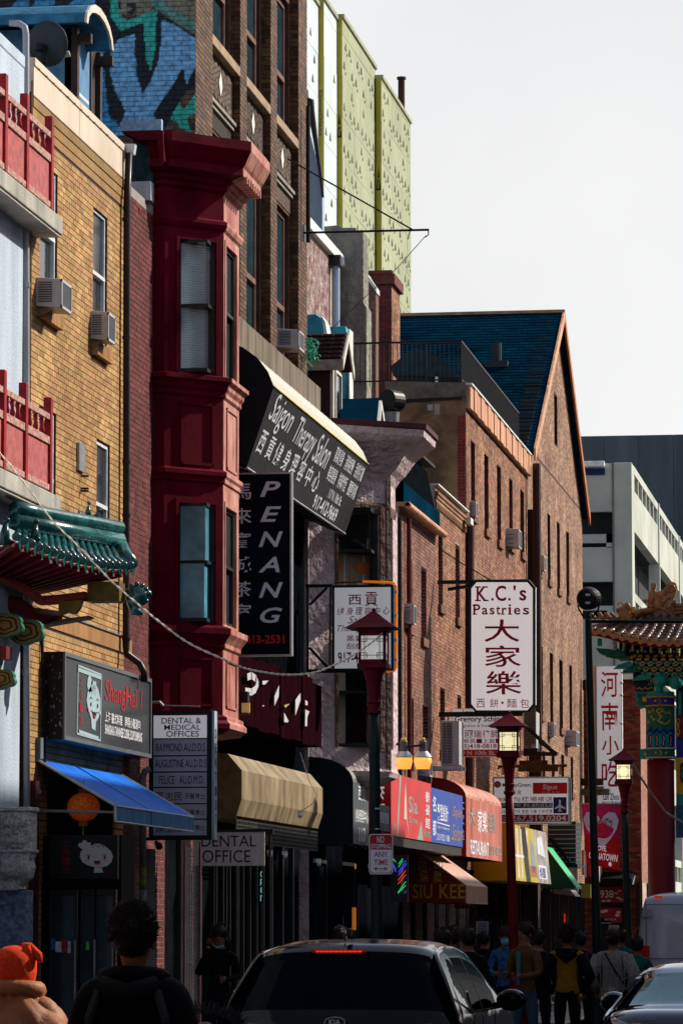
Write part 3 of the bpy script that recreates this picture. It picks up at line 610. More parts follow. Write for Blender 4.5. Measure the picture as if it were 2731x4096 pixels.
# ================================================================== tall brown brick building with the mural
Bt = thing('brick_building', 'tall brown brick building with graffiti on its side wall and diamond panels', 'building', (-9.5, 57, 0))
Y0, Y1 = FY(781, -9.5, 700), FY(1228, -9.5, 700); REC = -9.64; Zt = 18.5
MB().box((-26, Y0 + .06, 0), (-10.2, Y1, Zt)).build('rear_wall', mortm, Bt)
piers = [(Y0 + .02, FY(850, -9.5, 700)), (FY(961, -9.5, 700), FY(987, -9.5, 700)), (FY(1083, -9.5, 700), FY(1108, -9.5, 700)), (FY(1194, -9.5, 700), Y1)]
bays = [(FY(850, -9.5, 700), FY(961, -9.5, 700)), (FY(987, -9.5, 700), FY(1083, -9.5, 700)), (FY(1108, -9.5, 700), FY(1194, -9.5, 700))]
zs_, zl = ZZ(851, 140), ZZ(852, 372); zw = ZZ(853, 480); zled = ZZ(1100, 1400, -9.3)
hz = []
for (a, b) in bays:
    hz += [(a + .18, b - .12, zs_ + .04, 16.1), (a + .18, b - .12, 10.16, zw)]
wall(Bt, 'x', REC, Y0 + .03, Y1 - .01, 0, Zt, hz, mortm, t=.3)
bricks(Bt, 'x', REC, Y0 + .05, Y1 - .02, 9.9, Zt, [(a, b, zl, zs_) for a, b in bays] + [(h[0] - .02, h[1] + .02, h[2], h[3]) for h in hz] + [(p[0] - .02, p[1] + .01, 0, 30) for p in piers], brn)
for k, (a, b) in enumerate(piers):
    MB().box((REC - .05, a, 9.9), (-9.512, b, Zt)).build('pier', mort, Bt)
    bricks(Bt, 'x', -9.512, a, b, 9.92, Zt, [], brn, individual=70, pick=lambda u, z: z < 14, out=.012)
    bricks(Bt, 'y', a, REC, -9.505, 9.92, Zt, [], brn, out=.008)
chv = M('chevron_brick', (.075, .05, .035), .7, .5, 9, .4, tone=.6)
for (a, b) in bays:
    sp = MB().box((REC - .02, a, zl), (REC + .03, b, zs_ - .12)).build('spandrel', mort, Bt)
    yc, zc = (a + b) / 2, (zl + zs_ - .1) / 2; mb = MB(); tones = []
    hy, hz_ = (b - a) / 2 - .03, (zs_ - zl - .15) / 2
    for r in range(1, 9):      # concentric diamond brickwork
        t0, t1 = (r - .38) / 4.2, (r + .38) / 4.2
        for sy, sz in ((1, 1), (-1, 1), (-1, -1), (1, -1)):
            N = 5
            for j in range(N):
                u, w = (j + .06) / N, (j + .94) / N
                q = [(sy * hy * t * (1 - s_), sz * hz_ * t * s_) for t, s_ in ((t0, u), (t1, u), (t1, w), (t0, w))]
                if all(abs(x_) > hy or abs(y_) > hz_ for x_, y_ in q) or max(abs(x_) for x_, _ in q) > hy * 1.0 or max(abs(y_) for _, y_ in q) > hz_: continue
                mb.prism([(REC + .03, yc + x_, zc + y_) for x_, y_ in q], (.012, 0, 0))
    if mb.f: mb.build('herringbone_brick', chv, sp, kind='stuff')
    MB().prism([(REC + .045, yc - .13, zc), (REC + .045, yc, zc - .17), (REC + .045, yc + .13, zc), (REC + .045, yc, zc + .17)], (.012, 0, 0)).build('diamond_inlay', M('white_inlay', (.78, .76, .72), .7, .1, 8, .1), Bt)
    MB().box((REC, a, zs_ - .11), (-9.50, b, zs_ + .03)).build('sill', stone, Bt, bevel=.008)
    MB().box((REC, a - .0, zl - .04), (-9.55, b, zl + .01)).box((REC, a, zl - .10), (-9.58, b, zl - .06)).build('stone_trim', M('grey_trim', (.26, .24, .21), .7, .3, 6), Bt)
    q = MB(); n = int((b - a) / .07)
    for i in range(n): q.box((REC, a + i * .07 + .004, zw + .02), (REC + .02, a + i * .07 + .064, zl - .12))
    q.build('soldier_course', chv, Bt, kind='stuff')
for h in hz: window(Bt, 'x', REC, h, .06, .09, frn, M('sky_glass', (.02, .05, .07), .05, .3, spec=1, bump=.02, fine=2), .42)
zc1, zc0 = ZZ(1100, 1400, -9.25), ZZ(1100, 1505, -9.25); yy0 = Y0 + .02; ye = FY(1283, -9.2)
k = yy0
while k < ye - .05:
    MB().box((-9.7, k + .004, 9.58), (-9.2, min(ye, k + .62) - .004, 10.09)).build('ledge_block', M('ledge_stone', (.14, .12, .10), .85, .5, 4, .4, streak=.8, col2=(.24, .19, .14)), Bt, bevel=.006); k += .62
q = MB(); n = 60
for i in range(n): y = Y0 + .1 + i * (Y1 - Y0 - .2) / n; q.box((-9.5, y, 9.42), (-9.3, y + .07, 9.57))
q.build('dentil', mort, Bt, kind='stuff')
# storefront zone below the ledge
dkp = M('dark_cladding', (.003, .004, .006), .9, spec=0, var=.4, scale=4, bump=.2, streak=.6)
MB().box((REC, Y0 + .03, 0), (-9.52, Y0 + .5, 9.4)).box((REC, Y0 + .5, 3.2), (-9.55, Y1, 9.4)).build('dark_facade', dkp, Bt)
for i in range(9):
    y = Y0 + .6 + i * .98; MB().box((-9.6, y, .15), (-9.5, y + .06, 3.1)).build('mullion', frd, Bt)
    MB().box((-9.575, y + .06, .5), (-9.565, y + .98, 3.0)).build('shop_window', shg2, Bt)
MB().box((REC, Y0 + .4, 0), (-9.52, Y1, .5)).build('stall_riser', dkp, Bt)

# --- graffiti wall
LB, GL = (.125, .30, .52), (.018, .022, .028)
S_ = 1.568
layers = [
 ([(0, -30), (700, -30), (700, 120), (662, 250), (662, 320), (664, 600), (760, 850), (0, 850)], (.05, .32, .62)),
 ([(-60, 60), (60, 60), (110, 0), (-60, 0)], GL), ([(160, 95), (190, 95), (230, -20), (195, -20)], GL), ([(320, 85), (370, 85), (470, 0), (350, -10)], (.01, .02, .03)), ([(0, 0), (35, 0), (70, 70), (40, 100)], GL),
 ([(600, -20), (700, -20), (700, 110), (760, 190), (900, 140), (960, 50), (1232, 230), (1232, 560), (1180, 560), (1130, 640), (1070, 750), (1030, 820), (790, 820), (760, 780), (690, 740), (668, 600), (650, 420), (656, 300), (690, 240), (650, 150), (590, 60)], (.010, .016, .022)),
 ([(700, -20), (1240, -20), (1240, 210), (1180, 180), (960, 40), (930, 90), (740, 90)], (.24, .22, .16)),
 ([(690, -20), (735, -20), (745, 85), (800, 130), (930, 80), (960, 60), (985, 70), (975, 300), (945, 440), (915, 360), (905, 140), (760, 192), (700, 110)], (.03, .52, .42)),
 ([(930, -20), (1000, -20), (1100, 60), (1240, 150), (1240, 215), (1150, 170), (960, 40)], (.12, .30, .26)),
 ([(850, 210), (740, 250), (690, 340), (690, 450), (720, 560), (770, 650), (790, 700), (760, 770), (710, 850), (1040, 850), (960, 720), (1010, 640), (1080, 540), (1150, 420), (1170, 530), (1195, 480), (1240, 390), (1240, 250), (1100, 160), (1010, 120), (1015, 250), (990, 400), (940, 520), (895, 590), (860, 480), (845, 340)], (.20, .50, .82)),
 ([(1240, 570), (1240, 700), (1170, 740), (1200, 830), (1130, 800), (1110, 760), (1065, 750), (1125, 640), (1150, 690)], (.03, .52, .38)),
 ([(745, 5), (760, 5), (765, 60), (750, 60)], GL), ([(800, 20), (850, 15), (858, 60), (830, 95), (800, 80), (835, 50), (800, 45)], GL)]
def inside(px, py, poly):
    r = np.zeros(px.shape, bool); n = len(poly); j = n - 1
    for i in range(n):
        xi, yi = poly[i]; xj, yj = poly[j]
        c_ = ((yi > py) != (yj > py)) & (px < (xj - xi) * (py - yi) / (yj - yi + 1e-9) + xi); r ^= c_; j = i
    return r
def graff(V, base):
    W = np.array(V, float); d = (W - np.array(EYE)) @ np.array(RW); x = CX - d[:, 0] / d[:, 2] * F; y = CY + d[:, 1] / d[:, 2] * F
    x = x * S_; y = y * S_; C = np.tile(np.array(base, float), (len(W), 1))
    for poly, c_ in layers: C[inside(x, y, poly)] = c_
    return C
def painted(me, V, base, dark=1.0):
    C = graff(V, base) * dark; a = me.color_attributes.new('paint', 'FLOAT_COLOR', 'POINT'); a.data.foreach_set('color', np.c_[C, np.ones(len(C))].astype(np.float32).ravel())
pm = MV('sprayed_brick', .8, .5); pmm = MV('sprayed_mortar', .9, .6)
XA = -13.2; V = []; Q = []; nx, nz_ = 160, 180; za, zb_ = 10.6, 14.2
for j in range(nz_ + 1):
    for i in range(nx + 1): V.append((XA + (-9.5 - XA) * i / nx, Y0, za + (zb_ - za) * j / nz_))
for j in range(nz_):
    for i in range(nx): k = j * (nx + 1) + i; Q.append((k, k + 1, k + nx + 2, k + nx + 1))
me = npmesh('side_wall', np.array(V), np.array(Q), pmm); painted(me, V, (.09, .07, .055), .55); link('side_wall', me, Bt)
MB().box((-26, Y0 + .002, 0), (-9.5, Y0 + .05, za)).box((-26, Y0 + .002, zb_), (-9.5, Y0 + .05, Zt)).box((-26, Y0 + .002, za), (XA, Y0 + .05, zb_)).build('side_wall', mort, Bt)
bricks(Bt, 'y', Y0, -16, -9.51, zb_, Zt, [], brn)
def mural_brick(x0, x1, z, dj):
    V = []; Qf = []; n, m_ = 8, 3; H = .057; d = .009 + dj
    for j in range(m_ + 1):
        for i in range(n + 1): V.append((x0 + (x1 - x0) * i / n, Y0 - d, z + H * j / m_))
    for j in range(m_):
        for i in range(n): k = j * (n + 1) + i; Qf.append((k, k + 1, k + n + 2, k + n + 1))
    s0 = len(V); V += [(x0, Y0, z), (x1, Y0, z), (x1, Y0, z + H), (x0, Y0, z + H), (x0, Y0 - d, z), (x1, Y0 - d, z), (x1, Y0 - d, z + H), (x0, Y0 - d, z + H)]
    Qf += [(s0, s0 + 1, s0 + 5, s0 + 4), (s0 + 1, s0 + 2, s0 + 6, s0 + 5), (s0 + 2, s0 + 3, s0 + 7, s0 + 6), (s0 + 3, s0, s0 + 4, s0 + 7)]
    return V, Qf
AV = []; AQ = []; AB = []; solo = 0; random.seed(5)
for r in range(int((zb_ - za) / .0675)):
    z = za + r * .0675 + .005; u = XA - .107 * (r % 2)
    while u < -9.52:
        x0, x1 = max(u, XA), min(u + .203, -9.505); u += .2135
        if x1 - x0 < .03: continue
        V, Qf = mural_brick(x0, x1, z, random.uniform(-.002, .003)); base = np.array((.10, .062, .04)) * random.uniform(.6, 1.5)
        if solo < 300 and x0 > -12.4 and z < 14.0 and (random.random() < .42):
            me = npmesh('brick', np.array(V), np.array(Qf), pm); painted(me, V, base); link('brick', me, Bt); solo += 1
        else:
            k = len(AV); AV += V; AQ += [tuple(i + k for i in q) for q in Qf]; AB.append((len(V), base))
me = npmesh('brickwork', np.array(AV), np.array(AQ), pm); C = graff(AV, (0, 0, 0)); isb = (C.sum(1) == 0); BB = np.concatenate([np.tile(b, (n, 1)) for n, b in AB]); C[isb] = BB[isb]
a = me.color_attributes.new('paint', 'FLOAT_COLOR', 'POINT'); a.data.foreach_set('color', np.c_[C, np.ones(len(C))].astype(np.float32).ravel()); o = link('brickwork', me, Bt); o['kind'] = 'stuff'
MB().tube([(-9.40, FY(1207), ZZ(1207, 425)), (-9.40, FY(1207), ZZ(1207, 970))], .035, 8).build('rod', blk, Bt)
# ================================================================== pink stucco building with chamfered bay
B = thing('stucco_building', 'pink stucco building with a flared cornice and boxes in its window', 'building', (-9.5, 64, 0))
pk = M('pink_stucco', (.58, .44, .46), .9, .25, 3, .8, fine=9, bdist=.04, col2=(.70, .56, .58)); dkw = M('brown_stone', (.15, .09, .07), .85, .4, 5, .8, fine=10, bdist=.03)
Yp = FY(1235) + .05
plan = [(-9.5, Yp), (-8.41, Yp + 1.09), (-8.41, Yp + 2.1), (-9.5, Yp + 3.2)]
wall(B, 'x', -9.5, Yp - .1, FY(1597), 0, 9.3, [(Yp + .3, Yp + 1.9, .5, 2.8), (Yp + 3.5, Yp + 5.1, .5, 2.8), (Yp + 6.5, Yp + 8.1, .5, 2.8)], pk, t=.3)
MB().box((-24, Yp - .05, 0), (-9.81, FY(1597), 9.2)).build('side_wall', dkw, B); MB().box((-24, Yp, 9.2), (-9.6, FY(1597), 9.3)).build('roof', roofd, B)
for i in range(3):
    mp, L = fmap(plan[i], plan[i + 1]); hs = []
    if i == 0: hs = [(.36 * L, .90 * L, 6.97, 8.9 - .55), (.36 * L, .90 * L, 4.55, 6.28)]
    if i == 1: hs = [(.3, .7, 6.97, 8.35), (.3, .7, 4.55, 6.28)]
    wall(B, mp, None, 0, L, 4.15, 8.98, hs, pk, t=.12, name='bay_side')
    for h in hs:
        w = window(B, mp, None, h, .05, .06, frd, CG('clear_glass'), .5)
        if i == 0:
            mb = MB()
            for u0, u1, z0, z1 in ((h[1], h[1] + .09, h[2] - .05, h[3] + .06), (h[0] - .05, h[0], h[2], h[3])): mb.prism([mp(u0, z0, 0), mp(u1, z0, 0), mp(u1, z1, 0), mp(u0, z1, 0)], mp(0, 0, .03) - mp(0, 0, 0))
            mb.build('window_casing', dkw, B)
    if i == 0:
        h = hs[0]; bx = M('cardboard', (.30, .235, .17), .8, .12, 6); orr = M('orange_print', (.62, .16, .03), .7, .1); wht = M('white_tape', (.55, .55, .52), .5)
        for (u0, u1, z0, z1) in ((h[0] + .07, h[0] + .34, h[2] + .07, h[2] + .72), (h[0] + .35, h[1] - .07, h[2] + .07, h[2] + .70)):
            b_ = MB().prism([mp(u0, z0, -.16), mp(u1, z0, -.16), mp(u1, z1, -.16), mp(u0, z1, -.16)], mp(0, 0, -.2) - mp(0, 0, 0)).build('box', bx)
            b_['label'] = 'cardboard box with an orange square in the pink building window' if u0 < h[0] + .2 else 'cardboard box with a large orange shape in the pink building window'; b_['category'] = 'box'
            fc = Face(mp(u0, z0, -.155), mp(u1, z0, -.155), mp(u1, z1, -.155), mp(u0, z1, -.155), b_, .003)
            if u0 < h[0] + .2: fc.patch(.1, .42, .55, .68, orr); fc.line([(.14, .46), (.5, .64)], .03, bx, asp=.4); fc.patch(.1, .1, .4, .13, dkw); fc.patch(.08, .82, .35, .95, dkw)
            else: fc.poly([(.35, .75), (.98, .72), (.98, .5), (.6, .42), (.2, .55)], orr); fc.patch(.35, .08, .9, .25, wht); fc.patch(.05, .3, .25, .36, orr)
            fc.patch(.62, 0, .72, 1, wht, 1.5)
        # the lower sash of the far window shows a curtain and a blue pole
        h = hs[1]; MB().prism([mp(h[0] + .16, h[2], -.2), mp(h[0] + .30, h[2], -.2), mp(h[0] + .30, h[3], -.2), mp(h[0] + .16, h[3], -.2)], (0, .02, 0)).build('curtain_or_room_dark', M('pale_curtain', (.28, .27, .24), .9), B)
band(B, plan, [(.0, 8.28), (.02, 8.36), (.02, 8.42), (.0, 8.46)], [dkw], 'belt_moulding')
band(B, plan, [(.0, 8.8), (.07, 8.92), (.15, 9.0), (.32, 9.25), (.62, 9.5), (.64, 9.62), (-.2, 9.72)], [pk], 'cornice')
band(B, plan, [(.63, 9.6), (.67, 9.62), (.67, 9.70), (-.2, 9.76)], [M('maroon_flashing', (.075, .022, .025), .6, .4)], 'flashing')
band(B, plan, [(-.3, 3.95), (.02, 4.1), (.05, 4.18), (.0, 4.25)], [pk], 'base_moulding')
for (a, z0, z1) in ((.0, 4.15, 8.9),):
    mp, L = fmap(plan[0], plan[1]); MB().prism([mp(L - .03, z0, 0), mp(L + .05, z0, 0), mp(L + .05, z1, 0), mp(L - .03, z1, 0)], mp(0, 0, .03) - mp(0, 0, 0)).build('corner_post', dkw, B)
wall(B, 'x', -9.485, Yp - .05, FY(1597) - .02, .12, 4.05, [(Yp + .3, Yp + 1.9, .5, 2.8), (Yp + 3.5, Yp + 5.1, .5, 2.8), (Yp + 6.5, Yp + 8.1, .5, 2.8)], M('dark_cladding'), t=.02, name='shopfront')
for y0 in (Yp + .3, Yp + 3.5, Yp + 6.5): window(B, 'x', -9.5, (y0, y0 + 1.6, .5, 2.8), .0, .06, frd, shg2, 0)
# dormers on its roof
def dormer(x0, x1, xs, yt, yb, Xf, label, roofm, wallm):
    ya, yb_ = FY(x0, Xf), FY(x1, Xf); D = thing('dormer', label, 'dormer', (Xf, (ya + yb_) / 2, 9.3)); return D, ya, yb_
shg = M('brown_shingle', (.075, .035, .032), .85, .4, 6, .5, tone=.3); slate = M('blue_slate', (.002, .020, .040), .95, .35, .7, .1, tone=.2, spec=.0)
Xf = -9.75; D = thing('dormer', 'small brown dormer with brown shingles beside the air conditioner of the brown building', 'dormer', (Xf, 64, 9.3))
ya, yb_ = FY(1322, Xf), FY(1357, Xf); zt_ = ZZ(1322, 1450, Xf); zb2 = 9.0
MB().box((-12, ya, zb2), (Xf, yb_, zt_)).build('dormer_wall', M('dark_red_panel', (.05, .018, .018), .7, .3), D)
ycm = (ya + yb_) / 2; over = .16; Xr = Xf + .22
for s_ in (-1, 1):
    e = ycm + s_ * ((yb_ - ya) / 2 + over); zr_ = zt_ + .52; ze = zt_ - .02
    MB().prism([(-12, e, ze), (-12, ycm, zr_), (-12, ycm, zr_ + .04), (-12, e, ze + .04)], (12 + Xr, 0, 0)).build('roof', shg, D)
    for r in range(6):
        t = (r + .5) / 6; y = e + (ycm - e) * t; z = ze + (zr_ - ze) * t + .045
        for k in range(10):
            x = Xr - .02 - k * .2; MB().box((x - .185, y - .055, z - .012), (x, y + .055, z + .012)).build('shingle', shg, D) if s_ < 0 else None
    MB().prism([(Xr, e, ze - .14), (Xr, ycm, zr_ - .10), (Xr, ycm, zr_ + .05), (Xr, e, ze + .05)], (.03, 0, 0)).build('verge_board', M('cream_trim', (.62, .60, .52)), D)
MB().box((Xr - 2.4, ya - .18, zt_ - .16), (Xr + .02, ya - .15, zt_ + .02)).build('fascia', M('pale_fascia', (.40, .34, .27), .7, .3, 8), D)
wdm = (ya + .15, yb_ - .15, zb2 + .3, zt_ - .1); window(D, 'x', Xf + .1, wdm, .02, .05, M('cream_trim', (.62, .60, .52)), gls, .5)
for xx in (1322, 1352): MB().box((Xf, FY(xx, Xf), zb2), (Xf + .05, FY(xx, Xf) + .12, zt_)).build('corner_trim', M('cream_trim', (.62, .60, .52)), D)
D = thing('dormer', 'low dark slate roofed dormer with white verge behind the pink cornice', 'dormer', (-9.6, 68, 9.3))
a0, a1 = P(1360, 1710, Y=66), P(1505, 1712, Y=66); b0, b1 = P(1360, 1610, Y=67.2), P(1515, 1602, Y=67.2)
MB().prism([a0, a1, b1, b0], (0, 0, .05)).build('roof', slate, D); MB().prism([a0 + Vector((0, 0, -.1)), a1 + Vector((0, 0, -.1)), a1, a0], (0, .05, 0)).build('gutter', M('pale_fascia', (.40, .34, .27)), D)
MB().box(a0 + Vector((0, .1, -1)), (a1.x - .15, 68.6, a1.z - .12)).build('dormer_wall', roofd, D)
c1 = P(1535, 1735, Y=68.4); MB().prism([b1, a1, a1 + Vector((0, 0, -.1)), b1 + Vector((0, 0, -.12))], (.05, 0, 0)).prism([b1, b1 + Vector((0, 0, -.12)), c1 + Vector((0, 0, -.1)), c1], (.05, 0, 0)).build('verge_board', M('white_verge', (.7, .7, .66), .6), D)
MB().prism([b1, c1, c1 + Vector((-3, 0, 0)), b1 + Vector((-3, 0, 0))], (0, 0, .04)).build('rear_roof', slate, D)
D = thing('roof_fan', 'black round roof fan between the slate dormer and the parged wall', 'roof fan', P(1560, 1740, Y=69))
cf = P(1548, 1600, Y=69.2); MB().tube([cf, cf + Vector((.15, .25, 0))], [.19, .19], 20).build('drum', blk, D, smooth=False); MB().tube([P(1565, 1650, Y=69.3), P(1568, 1745, Y=69.3)], [.14, .10], 12).build('duct', metl, D)
MB().tube([cf + Vector((-.2, 0, -.1)), P(1515, 1745, Y=69.2)], .05, 6).build('bracket', blk, D)
# blue-green ducts behind
duc = M('blue_duct', (.03, .26, .38), .35, .2, 4, .1, metal=.2, col2=(.06, .36, .46)); pale = M('pale_edge', (.62, .68, .66), .5)
D = thing('ventilation_duct', 'bright blue curved ventilation duct rising behind the brown dormer', 'duct', P(1270, 1500, Y=76))
MB().prism([P(1225, 1380, Y=76), P(1225, 1258, Y=76), P(1262, 1256, Y=76), P(1290, 1275, Y=76), P(1300, 1320, Y=76), P(1300, 1460, Y=76), P(1225, 1460, Y=76)], (0, .5, 0)).build('duct', duc, D, bevel=.02)
MB().prism([P(1285, 1262, Y=75.99), P(1300, 1285, Y=75.99), P(1308, 1330, Y=75.99), P(1308, 1460, Y=75.99), P(1294, 1460, Y=75.99), P(1294, 1320, Y=75.99)], (0, .6, 0)).build('flange', pale, D)
D = thing('ventilation_duct', 'square teal duct with a pale edge against the parged chimney wall', 'duct', P(1350, 1500, Y=77))
MB().box(P(1285, 1350, Y=77), P(1400, 1322, Y=77.6)).box(P(1340, 1640, Y=77.1), P(1398, 1350, Y=77.5)).build('duct', duc, D, bevel=.02); MB().box(P(1398, 1620, Y=77), P(1409, 1330, Y=77.5)).build('flange', pale, D)
# ------------------------------------------------ setback building with peeling brick and a parged flue wall
B = thing('brick_building', 'setback building with peeling white-painted brick and a grey parged end wall', 'building', (-12.5, 85, 0))
peel = M('peeling_brick', (.26, .035, .03), .8, .5, 4.5, .4, tone=.25, col2=(.44, .38, .36)); prg = M('parged_cement', (.20, .20, .19), .9, .35, 2.5, .9, fine=6, bdist=.05, streak=.5, col2=(.34, .32, .27))
Xs = -12.4; ya, yb_ = FY(1228, Xs) - .3, FY(1360, Xs)
zt_ = ZZ(1315, 1020, Xs)
wall(B, 'x', Xs, ya, yb_, 8, zt_, [], mortw, t=.3); bricks(B, 'x', Xs, ya, FY(1315, Xs), 11, zt_ - .02, [], peel); bricks(B, 'x', Xs, FY(1332, Xs), yb_, 11, zt_ - .02, [], redb)
MB().box((-24, ya, 8), (Xs - .31, yb_, zt_)).build('side_wall', prg, B)
MB().box((Xs - .3, ya, zt_), (Xs + .12, yb_, zt_ + .22)).build('coping', M('white_coping', (.66, .68, .70), .5, .15), B)
yy = FY(1322, Xs); MB().tube([(Xs + .12, yy, 10.5), (Xs + .12, yy, zt_)], .085, 10).build('downpipe', M('pale_blue_pipe', (.34, .46, .62), .5, .1), B); MB().box((Xs, yy - .2, zt_ - .22), (Xs + .25, yy + .2, zt_ + .0)).build('hopper', frd, B)
Yq = yb_ + .02
pts = [P(1360, 1320, Y=Yq), P(1360, 1000, Y=Yq), P(1300, 960, Y=Yq), P(1295, 905, Y=Yq), P(1355, 900, Y=Yq), P(1370, 910, Y=Yq), P(1422, 910, Y=Yq), P(1425, 925, Y=Yq), P(1452, 925, Y=Yq), P(1454, 1210, Y=Yq), P(1466, 1230, Y=Yq), P(1466, 1720, Y=Yq), P(1360, 1720, Y=Yq)]
MB().prism(pts, (0, .8, 0)).build('parged_wall', prg, B, bevel=.02)
MB().box(P(1405, 1720, Y=Yq - .05), P(1466, 1640, Y=Yq)).build('snow_white_patch', prg, B)
# blue-grey metal clad gable end left of it
B = thing('clad_wall', 'pale blue corrugated gable end with black curved rake beside the brown building', 'wall', (-14, 95, 0))
Yg = 95; q = MB(); pol = lambda xs: [P(x, y, Y=Yg) for x, y in xs]
MB().prism(pol([(1200, 480), (1232, 500), (1262, 620), (1280, 700), (1290, 780), (1290, 960), (1200, 960)]), (0, .3, 0)).build('cladding', M('pale_blue_cladding', (.34, .44, .56), .5, .12, 5, .1, streak=.9), B)
for i in range(13):
    x = 1215 + i * 6; y = 500 + max(0, (x - 1232)) * 3.6; MB().box(P(x, 960, Y=Yg - .03), P(x + 2, min(y + 10, 800), Y=Yg)).build('rib', MATS['pale_blue_cladding'], B)
MB().tube([P(1215, 400, Y=Yg - .1), P(1240, 410, Y=Yg - .1), P(1244, 440, Y=Yg - .1), P(1262, 560, Y=Yg - .1), P(1282, 700, Y=Yg - .1), P(1292, 790, Y=Yg - .1)], [.10, .12, .09, .06, .04, .03], 8).build('rake', blk, B)
# ------------------------------------------------ brick chimney and lower wall to its left
B = thing('chimney', 'square red brick chimney in front of the pale green board wall', 'chimney', P(1560, 1280, Y=98))
Yc = 98; xa, xb = XX(1503, Yc), XX(1572, Yc); z0, z1 = 12, P(1540, 1090, Y=Yc).z; y1 = Yc + 1.6
MB().box((xa + .01, Yc + .01, z0), (xb - .01, y1, z1)).build('core', mort, B)
bricks(B, 'y', Yc + .01, xa + .01, xb - .01, z0, z1 - .3, [], redb); bricks(B, 'x', xb - .01, Yc + .01, y1, z0, z1 - .3, [], org)
MB().box((xa - .08, Yc - .08, z1 - .3), (xb + .08, y1 + .08, z1 - .05)).box((xa - .15, Yc - .12, z1 - .05), (xb + .02, y1, z1 + .04)).build('cap', M('chimney_cap', (.12, .035, .03), .8, .4), B)
B = thing('brick_wall', 'sloping brick parapet with pale coping left of the red chimney', 'wall', P(1480, 1280, Y=97))
MB().prism([P(1462, 1700, Y=96.9), P(1462, 1090, Y=96.9), P(1503, 1150, Y=96.9), P(1503, 1700, Y=96.9)], (0, .5, 0)).build('wall', M('aged_brick', (.16, .09, .07), .9, .4, 9), B)
MB().prism([P(1460, 1085, Y=96.8), P(1505, 1150, Y=96.8), P(1505, 1170, Y=96.8), P(1460, 1105, Y=96.8)], (0, .6, 0)).build('coping', pale, B)
# ------------------------------------------------ tower wrapped in yellow-green sheathing boards
B = thing('tower_block', 'tall unfinished tower block wrapped in pale green gypsum boards with printed triangles', 'building', (-16, 115, 0))
shb = M('green_board', (.29, .33, .20), .7, .12, .35, .05, col2=(.37, .40, .26), tone=.05); shw = M('pale_board', (.52, .60, .62), .65, .08, .8, .1, tone=.04); shy = M('yellow_board_edge', (.38, .34, .05), .6, .12, 2, .1)
prt = M('board_print', (.10, .11, .07), .7, bump=0); prt2 = M('board_print_black', (.015, .015, .01), .7, bump=0)
secs = [(-16.5, 1215, 1276, -60, shw), (-16.35, 1297, 1355, 5, shw), (-16.2, 1372, 1508, 78, shb), (-16.0, 1531, 1650, 325, shb)]
prev = None; sym = []
for k, (X, xa, xb, yt, m_) in enumerate(secs):
    a, b = FY(xa, X), FY(xb, X); zt_ = ZZ(xa, yt, X); me_ = MB().box((-34, a + .3, 0), (X - .05, b, zt_ - .05)).build('frame_body', mortm, B)
    # boards, laid in running bond
    z = 9.0; r = 0; symb = MB()
    while z < zt_:
        z1 = min(z + 1.22, zt_); y = a - (1.2 if r % 2 else 0)
        while y < b:
            p, q = max(y, a), min(y + 2.44, b); y += 2.44
            if q - p < .05: continue
            MB().box((X - .05, p + .006, z + .006), (X + random.uniform(0, .01), q - .006, z1 - .006)).build('board', m_, B)
            n = int((q - p) / .8)
            for i in range(n):
                for zz in (z + .25, z + .85):
                    if zz + .3 > z1 or random.random() < .22: continue
                    yy = p + .35 + i * .8 + (.3 if zz > z + .5 else 0)
                    if yy > q - .25: continue
                    d = X + .018; big = (m_ is shb)
                    symb.quad((d, yy - .17, zz), (d, yy + .17, zz), (d, yy, zz + .25)) if big or random.random() < .25 else None
                    symb.quad((d, yy + .22, zz - .12), (d, yy + .34, zz - .12), (d, yy + .34, zz - .03), (d, yy + .22, zz - .03)) if big and random.random() < .8 else None
        z += 1.22; r += 1
    symb.build('printed_symbols', prt, B, kind='stuff')
    MB().box((X - .16, a - .02, 0), (X - .0, a + .28, zt_)).build('board_edge', shy, B)
    if k >= 1:
        for zz in (zt_ * .62, zt_ * .735, zt_ * .86):
            f_ = Face((X - .155, a - .02, zz), (X - .005, a - .02, zz), (X - .005, a - .02, zz + 1.3), (X - .155, a - .02, zz + 1.3), B, .006)
            if k == 1: f_.text('DensGlass', .2, 0, .75, 1.0, prt, .01, rot=True)
            else: f_.poly([(.05, .3), (.95, .3), (.5, .85)], prt2); f_.text('GP', .25, .33, .75, .6, shy, .02, k=4)
    MB().box((X - 2, a + .0, zt_), (X + .06, b, zt_ + .12)).build('coping', M('coping_green', (.3, .31, .2), .7), B)
X = -16.2; VY = P(1605, 400, X=X).y; VZ = P(1605, 314, X=X).z; MB().tube([(X, VY, VZ - 2.2), (X, VY, VZ)], .11, 12).build('vent_pipe', M('rust_brown', (.045, .018, .012), .7, .4), B)
MB().tube([(X, VY, VZ - .03), (X, VY, VZ + .04)], .15, 12).build('pipe_cap', MATS['rust_brown'], B)

